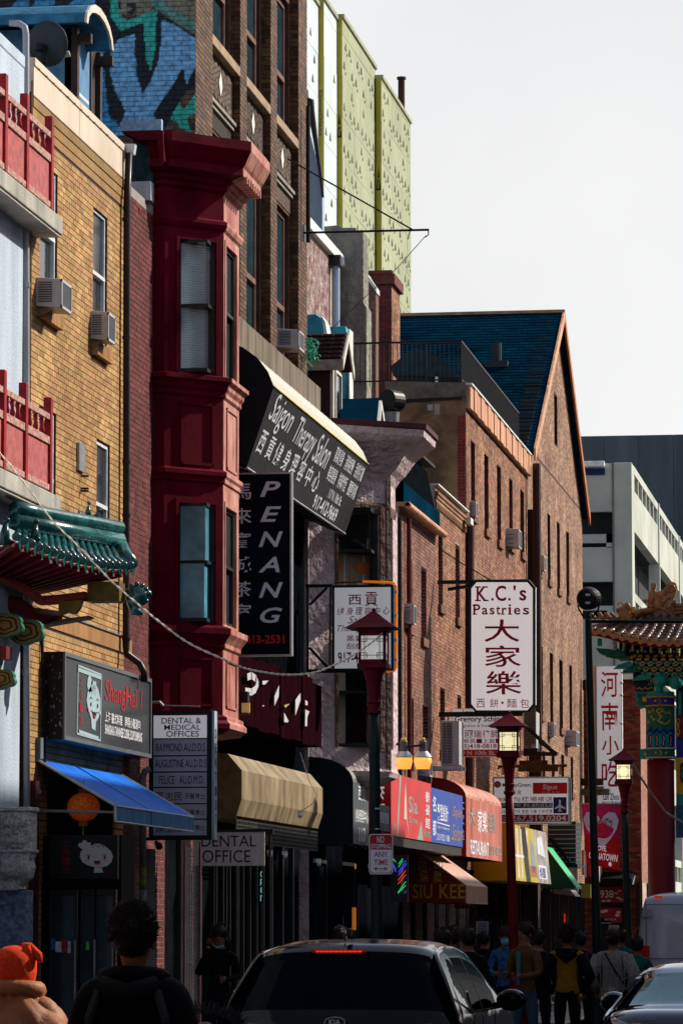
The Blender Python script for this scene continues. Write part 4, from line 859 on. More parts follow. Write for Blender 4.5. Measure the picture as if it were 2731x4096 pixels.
# ================================================================== generic brick front
def front(label, loc, px0, px1, zt_, hs, mat, mmat, X=-9.5, win=True, body=True, sill=org, gh=None, z0b=2.9, reveal=.28, top=None, back=-22, bodyz=None):
    B = thing('brick_building', label, 'building', loc); a, b = FY(px0, X), FY(px1, X)
    H = [(FY(h[0], X), FY(h[1], X), ZZ(h[0], h[3], X), ZZ(h[0], h[2], X)) for h in hs]; G = gh or []
    wall(B, 'x', X, a + .003, b - .003, 0, zt_, H + G, mmat, t=reveal + .1)
    bricks(B, 'x', X, a, b, z0b, zt_ - .01, H + G, mat)
    wall(B, 'x', X + .008, a + .02, b - .02, .12, 2.92, G, M('dark_cladding'), t=.02, name='shopfront')
    # brick-lined reveals facing down the street
    for h in H: bricks(B, 'y', h[1] - .006, X - reveal, X - .002, h[2], h[3], [], redb, out=.004, jit=.001)
    if body: MB().box((back, a + .01, 0), (X - reveal - .35, b - .01, bodyz or zt_ - .02)).build('side_wall', prg, B)
    for i, h in enumerate(H):
        window(B, 'x', X, (h[0], h[1] - .012, h[2], h[3]), reveal - .08, .05, frw, M('sky_glass'), .5) if win else None
        MB().box((X - reveal, h[0] - .06, h[2] - .16), (X + .07, h[1] + .05, h[2] - .002)).build('sill', M('brown_sill', (.17, .075, .05), .8, .3), B)
    for h in G: window(B, 'x', X, h, .15, .07, frd, shg2, 0)
    return B, a, b, H
def shopgaps(a, b, n, z1=2.7):
    w = (b - a) / n; return [(a + i * w + .2, a + (i + 1) * w - .2, .25, z1) for i in range(n)]
# --- two low brick houses right of the pink one
a, b = FY(1597), FY(1744)
B, a, b, H = front('low dark red brick house with a copper gutter between pink stucco and orange brick', (-9.5, 75, 0), 1597, 1744, 9.45,
    [(1627, 1650, 2221, 2500), (1686, 1708, 2266, 2552), (1632, 1655, 2785, 3085), (1691, 1714, 2817, 3100)], M('dusky_brick', (.18, .075, .055), .7, .3, 1, .12, tone=.35, col2=(.28, .14, .10)), mortw, gh=shopgaps(a, b, 3))
MB().box((-9.7, a, 9.45), (-9.3, b + .1, 9.53)).tube([(-9.32, a, 9.46), (-9.32, b + .1, 9.46)], .06, 10).build('gutter', coppr, B)
MB().box((-11, a, 9.53), (-9.4, b, 9.9)).build('roof', slate, B)
MB().prism([(-9.42, a, 9.55), (-9.42, b - 1.0, 9.55), (-9.42, b - .6, 9.9), (-9.42, b - 2, 10.5), (-9.42, a, 10.6)], (-.8, 0, 0)).build('mansard', M('black_slate', (.005, .007, .010), .95, .4, 5, spec=0), B)
MB().box((-9.5, a - .1, 10.6), (-9.3, b - 1.6, 10.65)).build('eave', M('dark_flashing', (.02, .02, .02), .5), B)
MB().tube([(-9.42, FY(1622), 9.3), (-9.42, FY(1622), 3.2)], .045, 8).build('downpipe', M('maroon_pipe', (.12, .025, .02), .45, .3), B)
MB().tube([(-9.42, FY(1601, -9.42), 9.2), (-9.42, FY(1601, -9.42), 3.2)], .04, 8).build('downpipe', blk, B)
a, b = FY(1744), FY(1869)
B, a, b, H = front('low orange brick house with a corbelled top beside the copper-edged building', (-9.5, 80, 0), 1744, 1869, 10.45,
    [(1756, 1774, 2125, 2420), (1825, 1842, 2176, 2472), (1761, 1780, 2744, 3000), (1830, 1846, 2776, 3020)], org, mortw, gh=shopgaps(a, b, 3), win=False)
for k, (z, d) in enumerate(((10.12, .03), (10.19, .05), (10.27, .07))): MB().box((-9.5, a, z), (-9.5 + d, b, z + .06)).build('corbel_course', org, B)
q = MB()
for i in range(30): y = a + .05 + i * (b - a) / 30; q.box((-9.5, y, 10.0), (-9.46, y + .09, 10.11))
q.build('dentil', org, B, kind='stuff')
MB().box((-9.8, a, 10.45), (-9.42, b, 10.48)).build('coping', pale, B)
D = thing('downspout', 'dark downspout with white hopper right of the corbelled brick house', 'drain pipe', (-9.4, 83, 0))
MB().box(P(1863, 2095, X=-9.4), P(1892, 2078, X=-9.3)).build('hopper', M('hopper_white'), D); MB().tube([P(1877, 2095, X=-9.42), P(1877, 3200, X=-9.42)], .10, 8).build('pipe', M('brown_pipe', (.05, .022, .02), .5, .3), D)
# --- copper edged building with roof deck
a, b = FY(1871), FY(2117)
hs = [(1889, 1906, 1768, 2060), (1943, 1960, 1819, 2120), (1994, 2010, 1866, 2165), (2043, 2057, 1920, 2185), (2088, 2103, 1965, 2216), (2100, 2112, 2540, 2760), (2060, 2074, 2520, 2740)]
B, a, b, H = front('tall orange brick building with copper parapet and roof deck railing', (-9.5, 89, 0), 1871, 2117, 12.66, hs, org, mortm, gh=shopgaps(a, b, 6), bodyz=12.6)
n = 20
for i in range(n):
    y0, y1 = a + (b - a) * i / n, a + (b - a) * (i + 1) / n
    MB().box((-9.6, y0 + .008, 12.70), (-9.40 + .02 * (i % 2), y1 - .008, 13.20)).build('copper_panel', coppr, B, bevel=.006)
MB().box((-9.7, a, 13.20), (-9.36, b, 13.24)).build('coping', pale, B)
# its end wall facing down the street: stained parging over brick
stn = M('stained_parging', (.13, .105, .085), .9, .6, 1.4, .8, fine=5, bdist=.04, col2=(.34, .20, .11))
MB().prism([P(1545, 2080, Y=a - .05), P(1560, 1545, Y=a - .05), P(1862, 1560, Y=a - .05), P(1862, 2080, Y=a - .05)], (0, .05, 0)).build('end_wall', stn, B)
MB().prism([P(1540, 1600, Y=a - .09), P(1540, 1525, Y=a - .09), P(1845, 1530, Y=a - .09), P(1862, 1525, Y=a - .09), P(1862, 1585, Y=a - .09)], (0, .06, 0)).build('parapet_cap', M('grey_parapet', (.15, .14, .125), .9, .4), B)
MB().prism([P(1590, 1600, Y=a - .07), P(1845, 1585, Y=a - .07), P(1845, 1598, Y=a - .07), P(1600, 1612, Y=a - .07)], (0, .03, 0)).build('drip_line', blk, B)
bricks(B, 'y', a - .05, XX(1838, a), -9.5, 9.5, 12.55, [], M('corner_red_brick', (.22, .03, .03), .7, .3, 4, tone=.2))
for i in range(7):
    x = 1700 + i * 9; MB().box(P(x, 1620 + random.uniform(-5, 5), Y=a - .062), P(x + 22, 1640 + random.uniform(0, 20), Y=a - .055)).build('bare_patch', M('pale_patch', (.30, .28, .27), .9, .4), B) if i % 3 == 1 else None
R = thing('roof_railing', 'black iron railing round the roof deck above the copper parapet', 'railing', (-9.6, 88, 13.1))
zt_, zb2 = 14.12, 13.22; xs0 = XX(1405, a)
MB().box((xs0, a - .01, zt_), (-9.6, a + .03, zt_ + .04)).box((xs0, a - .01, zb2 + .08), (-9.6, a + .03, zb2 + .11)).build('rail', blk, R)
x = xs0; i = 0
while x < -9.6:
    w = .016 if i % 8 else .03; MB().box((x, a, zb2 + .0), (x + w, a + w, zt_)).build('baluster', blk, R); x += .10; i += 1
yr1 = FY(2083, -9.6); MB().box((-9.62, a, zt_), (-9.58, yr1, zt_ + .04)).box((-9.62, a, zb2 + .08), (-9.58, yr1, zb2 + .11)).build('rail', blk, R)
y = a
while y < yr1: MB().box((-9.61, y, zb2), (-9.59, y + .02, zt_)).build('baluster', blk, R); y += .14
for x in (-10.6, -11.5): MB().box((x, yr1, zb2), (x + .02, yr1 + .02, zt_)).build('baluster', blk, R)
MB().box((-12.5, yr1, zt_), (-9.6, yr1 + .03, zt_ + .04)).build('rail', blk, R)
# ================================================================== gabled brick building with blue slate roof
ya, yb_ = FY(2119), FY(2337); yt = FY(2240); ze = 13.5; zp = 18.0
hs = [(2158, 2168, 2023, 2290), (2197, 2209, 2058, 2325), (2235, 2247, 2096, 2362), (2272, 2284, 2131, 2393),
      (2164, 2175, 2585, 2860), (2203, 2216, 2613, 2890), (2241, 2255, 2639, 2915), (2281, 2292, 2664, 2940), (2172, 2182, 3000, 3140), (2208, 2220, 3010, 3150), (2246, 2258, 3020, 3160), (2284, 2294, 3030, 3170)]
B, a, b, H = front('big gabled brick building with steep blue slate roof and a slit window', (-9.5, 104, 0), 2119, 2337, ze, hs, orgl, mortm, body=False, gh=shopgaps(ya, yb_, 6), z0b=2.9)
sl = (FY(2227), FY(2240), ZZ(2227, 1795), ZZ(2227, 1589))
def gab(z): t = max(0, min(1, (z - ze) / (zp - ze))); return (a + (yt - a) * t, b - (b - yt) * t)
n = 34; mb = MB()
for i in range(n):
    z0, z1 = ze + (zp - ze) * i / n, ze + (zp - ze) * (i + 1) / n; p, q = gab((z0 + z1) / 2)
    for s0, s1 in spans(p, q, z0, z1 - z0, [sl]): mb.box((-9.9, s0, z0), (-9.5, s1, z1))
mb.build('gable_wall', mortm, B); bricks(B, 'x', -9.5, a, b, ze, zp - .1, [sl], orgl, outline=gab)
MB().box((-24, a + .02, 0), (-9.92, b - .02, ze)).build('side_wall', MATS['aged_brick'], B)
MB().box((-9.8, sl[0], sl[2]), (-9.78, sl[1], sl[3])).build('curtain_or_room_dark', rdk, B)  # dark sheet standing in for the unlit room behind the slit
dr2 = thing('roof_vent', 'small dark pipe vent on the blue slate roof', 'vent', (-12, 102, 17)); 
Xr0, Xr1 = -24, -9.32
pr = MB().prism([(Xr0, a - .25, ze - .15), (Xr0, yt, zp + .05), (Xr0, yt, zp - .1), (Xr0, a, ze - .25)], (Xr1 - Xr0, 0, 0)).prism([(Xr0, b + .25, ze - .15), (Xr0, yt, zp + .05), (Xr0, yt, zp - .1), (Xr0, b, ze - .25)], (Xr1 - Xr0, 0, 0))
roof = pr.build('roof', slate, B)
Ls = math.hypot(yt - a + .25, zp + .05 - ze + .15); nr = int(Ls / .2); e = Vector((0, yt - a + .25, zp + .2 - ze)).normalized(); nn = Vector((0, -e.z, e.y))
V = []; Q = []; T = []
for r in range(nr):
    o_ = Vector((0, a - .25, ze - .15)) + e * (r * Ls / nr); x = Xr0 + 8 + (.15 if r % 2 else 0)
    while x < Xr1:
        x1 = min(x + .29, Xr1); k = len(V); h0 = .024 + random.uniform(-.001, .001); L = Ls / nr + .02
        p = [Vector((x, 0, 0)) + o_ + nn * h0, Vector((x1, 0, 0)) + o_ + nn * h0, Vector((x1, 0, 0)) + o_ + e * L + nn * .008, Vector((x, 0, 0)) + o_ + e * L + nn * .008, Vector((x, 0, 0)) + o_, Vector((x1, 0, 0)) + o_]
        V += [tuple(q) for q in p]; Q += [(k, k + 1, k + 2, k + 3), (k + 4, k + 5, k + 1, k)]; tt = random.random() * 50; T += [tt, tt]; x += .3
ids = list(range(0, len(T), 2)); random.shuffle(ids); solo = set(ids[:300]); keep = [i for i in range(len(T)) if (i - i % 2) not in solo]
for i in solo:
    q = Q[i]; vs = [V[j] for j in q] + [V[Q[i + 1][0]], V[Q[i + 1][1]]]; MB().add(vs, [(0, 1, 2, 3), (4, 5, 1, 0)]).build('shingle', slate, roof)
o = link('shingles', npmesh('shingles', np.array(V), np.array([Q[i] for i in keep]), slate, np.array([T[i] for i in keep])), roof); o['kind'] = 'stuff'
for s_, ye in ((1, a - .25), (-1, b + .25)):
    MB().prism([(Xr1, ye, ze - .42), (Xr1, yt, zp - .20), (Xr1, yt, zp + .10), (Xr1, ye, ze - .10)], (.05, 0, 0)).build('rake_board', coppr if s_ > 0 else M('orange_rake', (.42, .14, .05), .6, .3), B)
MB().box((Xr0, yt - .12, zp + .02), (Xr1 + .05, yt + .12, zp + .10)).build('ridge_cap', M('ridge_tan', (.30, .2, .12), .7, .4), B)
pv = P(1992 + 20, 1300, X=-11.8); v0 = Vector((XX(2011, 103), 102.2, 0)); zv = ze - .15 + (102.2 - a + .25) / (yt - a + .25) * (zp + .2 - ze)
MB().tube([(v0.x, 102.2, zv - .1), (v0.x, 102.2, zv + .55)], .12, 10).box((v0.x - .3, 101.9, zv - .12), (v0.x + .3, 102.4, zv + .05)).build('pipe', M('vent_dark', (.02, .035, .045), .6), dr2)
MB().box((-9.5, a - .05, 0), (-9.3, a + .55, 11.9)).build('corner_strip', M('dark_strip', (.045, .022, .022), .7, .3), B)
MB().tube([(-9.25, a - .3, 13.0), (-9.25, a - .3, 3.4)], .10, 8).build('downpipe', MATS['brown_pipe'], B)
# roof dormer of the slate roof seen through the railing
D = thing('dormer', 'wide low dormer with blue-black hipped roof behind the roof railing', 'dormer', (-12, 96, 13.2))
MB().prism([P(1570, 1500, Y=95), P(1560, 1465, Y=95), P(1660, 1390, Y=95), P(1760, 1430, Y=95), P(1850, 1510, Y=95)], (0, 3, 0)).build('roof', M('dormer_slate', (.014, .032, .045), .8, .4, 6, .5), D)
MB().box(P(1585, 1530, Y=95.1), P(1750, 1500, Y=97)).build('cheek', blk, D); MB().box(P(1740, 1530, Y=95.0), P(1752, 1500, Y=95.1)).build('trim', frw, D)

# ================================================================== parking garage and the dark tower behind
G = thing('parking_garage', 'pale concrete parking garage with open decks beyond the gate', 'building', (-10.9, 150, 0))
gc = M('garage_concrete', (.40, .43, .38), .85, .14, .35, .2, fine=4, col2=(.54, .57, .51)); gd = M('garage_dark', (.030, .038, .045), .9, .3, 1)
Yg = 150; X1 = XX(2540, Yg)
def zg(y, Y=Yg): return P(2500, y, Y=Y).z
Ygw = Yg + .05
lv = [(1790 + 25, 2045), (2170, 2225), (2265, 2430), (2500, 2550)]
MB().box((-26, Yg + 1.0, 0), (X1 - .8, 215, zg(1870))).build('deck_interior', gd, G)
xl = -18; xm = XX(2465, Yg)
MB().box((xl, Yg, zg(2045)), (xm, Yg + .4, zg(1852))).box((xl, Yg, zg(2170)), (xm, Yg + .3, zg(2135))).build('spandrel_panel', gc, G)
MB().box((xl, Yg, zg(2325)), (xm, Yg + .4, zg(2187))).build('spandrel_panel', gc, G); MB().box((XX(2435, Yg), Yg, zg(2190)), (xm, Yg + .3, zg(2135))).build('spandrel_panel', gc, G)
MB().box((xl, Yg, zg(2440)), (xm, Yg + .3, zg(2422))).box((XX(2437, Yg), Yg, zg(2470)), (xm, Yg + .3, zg(2440))).box((xl, Yg, 0), (xm, Yg + .4, zg(2475))).build('spandrel_panel', gc, G)
MB().box((xm, Yg - .02, 0), (X1, Yg + 1.2, zg(1850))).build('corner_column', gc, G, bevel=.03)
MB().box((xm - .04, Yg - .06, 0), (xm + .02, Yg, zg(1852))).build('joint', M('joint_dark', (.16, .16, .15), .9), G)
MB().box((XX(2325, Yg), Yg - .3, zg(1868)), (XX(2432, Yg), Yg - .05, zg(1845))).build('glass_canopy', M('white_canopy', (.75, .78, .8), .4), G, bevel=.03)
sg = MB().box((XX(2325, Yg), Yg - .08, zg(1898)), (XX(2432, Yg), Yg - .02, zg(1872))).build('blue_sign', M('navy_sign', (.008, .018, .10), .5), G)
# side running along the street: parapet bands, open decks
zt_ = zg(1850); sp = 4.85; ppm = MB().box((0, 0, 0), (.28, .28, .65)).mesh('parapet_post', gc)
for k in range(4):
    top = zt_ - k * sp
    for j in range(5):
        y0, y1 = Yg + 1.2 + j * 14, Yg + 1.2 + (j + 1) * 14 - .25
        MB().box((X1 - .35, y0, top - 2.5), (X1, y1, top - .95)).box((X1 - .35, y0, top - .3), (X1, y1, top)).build('parapet_panel', gc, G)
        for i in range(7): yy = y0 + .2 + i * (y1 - y0 - .5) / 6; link('parapet_post', ppm, G).location = (X1 - .3, yy, top - .95)
        MB().box((X1 - .4, y1, 0), (X1 + .06, y1 + .25, zt_)).build('column', M('pale_concrete', (.55, .58, .55), .8, .1), G) if k == 0 else None
        MB().box((X1 - 3, y0, top - 2.55), (X1 - .36, y1, top - 2.3)).build('deck_beam', gd, G)
T = thing('tower_block', 'wide dark streaked metal-clad block behind the parking garage', 'building', (0, 240, 0))
dk = M('dark_streaked_cladding', (.045, .07, .09), .7, .35, .35, .1, streak=.93, col2=(.11, .15, .18), fine=3)
zT = P(2500, 1742, Y=230).z
xa, xb = -26, 12; n = 19
for i in range(n):
    x0 = xa + (xb - xa) * i / n; MB().box((x0 + .01, 230, zT - 9.5), (x0 + (xb - xa) / n - .01, 231 + .02 * (i % 2), zT)).build('cladding_panel', dk, T)
MB().box((xa, 230.5, 0), (xb, 260, zT - .2)).build('rear_wall', dk, T); MB().box((xa, 229.7, zT - 9.75), (xb, 230.6, zT - 9.55)).build('ledge', M('blue_grey_ledge', (.16, .26, .33), .6), T)
MB().box((xa, 229.9, zT - 16), (xb, 230.5, zT - 9.8)).build('glazed_band', M('teal_glass', (.02, .20, .24), .15, .3, .5, bump=0), T)
for i in range(10): MB().box((xa + i * 4, 229.8, zT - 16), (xa + i * 4 + .25, 229.95, zT - 9.8)).build('mullion', MATS['blue_grey_ledge'], T)

# ================================================================== far red brick corner shop by the gate
Yc = 118.0; xL = XX(2350, Yc); xR = XX(2566, Yc); zt_ = P(2480, 2718, Y=Yc).z
B = thing('brick_building', 'red brick corner building behind the vertical noodle sign and lamp post', 'building', (xR, Yc, 0))
rb = M('speckled_red_brick', (.17, .045, .03), .8, .35, 3, .3, tone=.45, col2=(.24, .06, .035))
dw = (XX(2393, Yc), XX(2497, Yc), 0.15, EYE.z + (3700 - 3535) * Yc / F)
wall(B, 'y', Yc, xL - 6, xR, 0, zt_, [dw], mort, t=.3)
bricks(B, 'y', Yc, XX(2470, Yc), xR, 1.0, zt_ - .1, [dw], rb, individual=300, L=.203, pick=lambda u, z: z > 1.6)
bricks(B, 'y', Yc, xL - 1, XX(2470, Yc), 1.0, zt_ - .1, [dw], rb)
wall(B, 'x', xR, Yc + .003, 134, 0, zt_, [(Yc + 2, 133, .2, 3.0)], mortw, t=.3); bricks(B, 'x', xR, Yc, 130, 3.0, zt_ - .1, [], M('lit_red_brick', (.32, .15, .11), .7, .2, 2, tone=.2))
MB().box((xL - 6, Yc - .12, zt_), (xR + .12, 134, zt_ + .14)).build('coping', MATS['white_coping'], B)
for i in range(16): x = XX(2470, Yc) + i * .045; MB().box((x + .004, Yc - .03, 3.0), (x + .040, Yc, 3.2)).build('soldier_brick', org, B)
MB().box((xL - 6, Yc + .4, 0), (xR - .4, 134, zt_ - .1)).build('side_wall', rdk, B)
dr_ = MB().box((dw[0], Yc + .12, .15), (dw[1], Yc + .18, dw[3])).build('shop_window', M('dark_shop_glass', (.012, .014, .018), .1, bump=0), B)
MB().box((XX(2545, Yc) , Yc - .1, .2), (XX(2560, Yc), Yc, 3.0)).build('drain', blk, B)
def zc_(y): return P(2480, y, Y=Yc).z
def poster(x0, y0, x1, y1, label, mat, words):
    f = MB().box((XX(x0, Yc), Yc + .08, zc_(y1)), (XX(x1, Yc), Yc + .11, zc_(y0))); o = single(f, 'poster', mat, label, 'poster')
    fc = Face((XX(x0, Yc), Yc + .08, zc_(y1)), (XX(x1, Yc), Yc + .08, zc_(y1)), (XX(x1, Yc), Yc + .08, zc_(y0)), (XX(x0, Yc), Yc + .08, zc_(y0)), o, .006)
    for w in words: fc.text(*w)
    return fc
crim = M('crimson_print', (.28, .012, .04), .5, .2, 4, bump=0); wp = M('white_print', (.72, .72, .74), .6, .05, bump=0); cr_ = M('cream_print', (.6, .5, .42), .6, bump=0)
f = poster(2393, 3548, 2492, 3610, 'red poster with white food pictures over the far shop door', crim, [('938', .05, .3, .6, .8, wp, .02)]); 
for u, v in ((.7, .6), (.85, .75), (.78, .3), (.9, .2), (.2, .1), (.4, .12)): f.poly(ell(u, v, .09, .07, 9), cr_)
f = poster(2393, 3632, 2485, 3690, 'red poster above the open sign on the far shop door', crim, [('MIDDOUR', .25, .15, .75, .28, cr_, .01)])
for u, v in ((.15, .75), (.3, .8), (.85, .7), (.8, .5)): f.poly(ell(u, v, .10, .10, 9), cr_)
f = poster(2396, 3672, 2440, 3694, 'blue and white OPEN sign in the far shop door', M('open_blue', (.22, .40, .55), .5, bump=0), [('OPEN', .08, .15, .92, .85, M('ink', (.02, .015, .03), .6, bump=0), .03)])
f = poster(2432, 3700, 2472, 3726, 'small pale notice taped to the far shop door', M('notice_pale', (.42, .44, .38), .6, bump=0), []); [f.line([(.1, v), (.9, v)], .06, MATS['ink']) for v in (.25, .45, .65, .85)]
A = thing('awning', 'black awning over the far corner shop door', 'awning', (XX(2470, Yc), Yc, zc_(3500)))
MB().prism([(XX(2385, Yc), Yc - .05, zc_(3540)), (XX(2385, Yc), Yc - .9, zc_(3540)), (XX(2385, Yc), Yc - .9, zc_(3515)), (XX(2385, Yc), Yc - .05, zc_(3488))], (XX(2535, Yc) - XX(2385, Yc), 0, 0)).build('canopy', fd, A)
MB().tube([(XX(2538, Yc), Yc - .9, zc_(3540)), (XX(2540, Yc), Yc - .05, zc_(3500)), (XX(2538, Yc), Yc - .05, zc_(3540))], .02, 6).build('frame', metl, A)
# peach plaster strip left of the noodle sign
S = thing('plaster_wall', 'narrow peach plaster wall with a cable left of the noodle sign', 'wall', (-9.5, 113, 0))
MB().box((XX(2366, 116.5), 116.5, 3.0), (XX(2392, 116.5), 117.9, EYE.z + (3700 - 2665) * 116.5 / F)).build('wall', M('peach_plaster', (.62, .36, .24), .8, .15, 2, .3), S)
MB().tube([P(2383, 2670, Y=116.4), P(2386, 3150, Y=116.4)], .03, 6).build('cable', MATS['rusty_cable'], S)

# ================================================================== opposite side of the street (shades the pavement)
def opposite(label, y0, y1, h, mat, mm, fl=3.3):
    B = thing('brick_building', label, 'building', (7, (y0 + y1) / 2, 0))
    MB().box((7, y0, 0), (20, y1, h)).build('wall', mat, B); MB().box((6.85, y0, h), (20.1, y1, h + .5)).build('cornice', mm, B)
    MB().box((6.96, y0 + .3, .2), (7.0, y1 - .3, 3)).build('shop_window', gls, B)
    fm = MB().box((-.03, 0, 0), (0, 1.1, .08)).box((-.03, 0, 1.72), (0, 1.1, 1.8)).box((-.03, 0, 0), (0, .08, 1.8)).box((-.03, 1.02, 0), (0, 1.1, 1.8)).box((-.03, 0, .86), (0, 1.1, .94)).mesh('window', frw)
    gm = MB().box((-.015, .08, .08), (-.002, 1.02, 1.72)).mesh('pane', gls)
    for k in range(int((h - 4) / fl)):
        for i in range(int((y1 - y0) / 2.4)):
            w = link('window', fm, B); w.location = (7, y0 + .7 + i * 2.4, 4.6 + k * fl); g_ = link('pane', gm, w)
opposite('long brown brick block on the opposite side of the street', 37, 61.5, 17.2, M('block_brick', (.16, .08, .055), .8, .3, 2), conc)
opposite('red brick block on the opposite side beyond the alley', 80.2, 95, 15.8, M('block_red', (.20, .07, .05), .8, .3, 2), conc)
opposite('grey stone block on the opposite side near the gate', 95.2, 112, 15.8, M('block_grey', (.26, .25, .23), .8, .3, 2), conc)
opposite('tall brown block on the opposite side just beyond the alley', 66.5, 80, 16.7, M('block_brick'), conc)
opposite('lower brick block on the opposite side nearest the camera', -70, 33.8, 11, M('block_brick'), conc)
B = thing('brick_building', 'dark brick block on the near side behind the white stucco building', 'building', (-9.5, -20, 0)); MB().box((-22, -70, 0), (-9.5, 21.8, 11)).build('wall', M('block_brick'), B)
B = thing('brick_building', 'brick block closing the street far behind the camera', 'building', (-1, -75, 0)); MB().box((-22, -85, 0), (20, -72, 12)).build('wall', M('block_red'), B)  # added out of view to shut off the bright horizon behind the camera
# ================================================================== inks
ink = M('ink', (.02, .015, .03), .6, bump=0); whi = M('white_ink', (.72, .74, .78), .55, .05, bump=0); dred = M('dark_red_ink', (.33, .006, .018), .55, .08, bump=0); bred = M('bright_red_ink', (.62, .012, .012), .5, .05, bump=0)
grw = M('grey_white_ink', (.62, .66, .72), .55, .08, bump=0); gold = M('gold_ink', (.42, .24, .03), .5, .2, bump=0); navy = M('navy_ink', (.012, .02, .16), .5, .05, bump=0); wface = M('white_acrylic', (.70, .70, .74), .35, .12, 2.5, .03, streak=.85, emit=.22)  # white_acrylic: faint glow added so sign faces and white letters read bright in shade
redp_ = M('flat_red_ink', (.55, .02, .02), .5, .05, bump=0)
def psign(name, label, x0, y0, x1, y1, Y, depth, frame, face, fw=.03, xs=None, cat='sign', **k):
    """a sign hung square to the street, facing the camera; px corners; returns (root, Face)"""
    a = P(x0, y1, Y=Y); b = P(x1, y0, Y=Y); X0, X1, Z0, Z1 = a.x, b.x, a.z, b.z
    S = thing(name, label, cat, (X0, Y, Z0)); mb = MB()
    mb.box((X0, Y + .012, Z0), (X1, Y + depth, Z1)); mb.build('box', frame, S, bevel=.004)
    mb = MB().box((X0, Y, Z0), (X0 + fw, Y + .012, Z1)).box((X1 - fw, Y, Z0), (X1, Y + .012, Z1)).box((X0 + fw, Y, Z0), (X1 - fw, Y + .012, Z0 + fw)).box((X0 + fw, Y, Z1 - fw), (X1 - fw, Y + .012, Z1)); mb.build('frame', frame, S)
    X0 += fw; X1 -= fw; Z0 += fw; Z1 -= fw
    MB().box((X0, Y + .006, Z0), (X1, Y + .0125, Z1)).build('sign_face', face, S)
    return S, Face((X0, Y + .006, Z0), (X1, Y + .006, Z0), (X1, Y + .006, Z1), (X0, Y + .006, Z1), S, .0015)
# ------------------------------------------------------------------ PENANG
ps = M('black_sign', (.001, .004, .010), .6, spec=.08, bump=.03)
S, f = psign('sign', 'tall black vertical PENANG sign with red phone number beside the maroon bay', 875, 1888, 1166, 2626, 52.15, .16, metl, ps, fw=.022)
w = 291.0; H = 738.0
def u(x, x0=875, W=w): return (x - x0) / W
def v(y, y1=2626, Hh=H): return (y1 - y) / Hh
for ch, (xa, ya, xb, yb_) in zip('PENANG', ((1040, 1918, 1126, 1981), (1041, 2021, 1130, 2084), (1035, 2124, 1136, 2187), (1034, 2228, 1124, 2291), (1036, 2332, 1136, 2395), (1042, 2435, 1134, 2498))):
    f.text(ch, u(xa), v(yb_), u(xb), v(ya), grw, .022, .28)
for ch, yc in zip('馬來賓城茶室', (1958, 2058, 2158, 2258, 2358, 2450)): f.text(ch, u(925), v(yc + 32), u(1004), v(yc - 32), grw, .012)
f.text('(215)413-2531', u(886), v(2592), u(1143), v(2547), bred, .03)
MB().tube([(-9.5, 52.2, 6.9), (-9.2, 52.2, 6.9)], .03, 6).tube([(-9.5, 52.2, 5.6), (-9.2, 52.2, 5.6)], .03, 6).build('bracket', blk, S)
# ------------------------------------------------------------------ Saigon awning
A = thing('awning', 'large black rounded awning lettered Saigon Therapy Salon', 'awning', (-9.5, 57, 8.5))
ya, yb_ = 52.7, 61.95; canv = M('black_canvas', (.014, .014, .019), .6, .3, 6, .2, spec=.15, streak=.6, col2=(.028, .028, .035)); cream2 = M('cream_canvas', (.44, .44, .38), .55, .08, 2, .1); under = M('awning_under', (.012, .012, .014), .9)
prof = [(-9.5, 9.63), (-9.22, 9.60), (-8.98, 9.51), (-8.78, 9.36), (-8.64, 9.17), (-8.56, 8.97)]; pb_ = [(-8.93, 7.88), (-9.5, 8.11)]
MB().prism([(x, ya, z) for x, z in prof + pb_], (0, .012, 0)).build('end_panel', M('end_black', (.008, .009, .013), .6, .3, 3), A)
MB().prism([(x, yb_, z) for x, z in prof + pb_], (0, .012, 0)).build('end_panel', M('end_black'), A)
ns = 22; dyy = (yb_ - ya) / ns; mb = MB()
for i in range(ns):      # scalloped, sagging strips between the ribs
    for j in range(6):
        t0, t1 = j / 6, (j + 1) / 6; s0, s1 = .035 * math.sin(math.pi * t0), .035 * math.sin(math.pi * t1)
        for (x0, z0), (x1, z1) in zip(prof[:-1], prof[1:]):
            mb.quad((x0 - s0, ya + dyy * (i + t0), z0 - s0), (x0 - s1, ya + dyy * (i + t1), z0 - s1), (x1 - s1, ya + dyy * (i + t1), z1 - s1), (x1 - s0, ya + dyy * (i + t0), z1 - s0))
mb.build('cream_cover', cream2, A)
MB().tube([(-8.555, ya, 8.97), (-8.555, yb_, 8.97)], .012, 6).build('yellow_piping', M('yellow_piping', (.6, .45, .03), .5, bump=0), A)
MB().quad((-8.56, ya, 8.97), (-8.93, ya, 7.88), (-8.93, yb_, 7.88), (-8.56, yb_, 8.97)).build('lettered_front', canv, A)
MB().prism([(-8.94, ya, 7.89), (-9.5, ya, 8.12), (-9.5, yb_, 8.12), (-8.94, yb_, 7.89)], (0, 0, .01)).build('underside', under, A)
for i in range(8): y = ya + .4 + i * (yb_ - ya) / 8; MB().tube([(-8.94, y, 7.875), (-9.5, y, 8.10)], .012, 5).build('rib', metl, A)
MB().tube([(-9.5, yb_ - .02, 8.10), (-8.94, yb_ - .02, 7.87)], .02, 5).tube([(-8.93, ya, 7.875), (-8.93, yb_, 7.875)], .018, 6).build('frame', metl, A)
f = Face((-8.93, ya, 7.88), (-8.93, yb_, 7.88), (-8.56, yb_, 8.97), (-8.56, ya, 8.97), A, .004)
f.text('Saigon', .03, .53, .225, .98, grw, .0, .55); f.text('Therapy', .27, .48, .465, .93, grw, .0, .55); f.text('Salon', .47, .55, .62, .93, grw, .0, .55)
f.row('西貢健身理容中心', .02, .22, .60, .50, grw, .02, .35, .2)
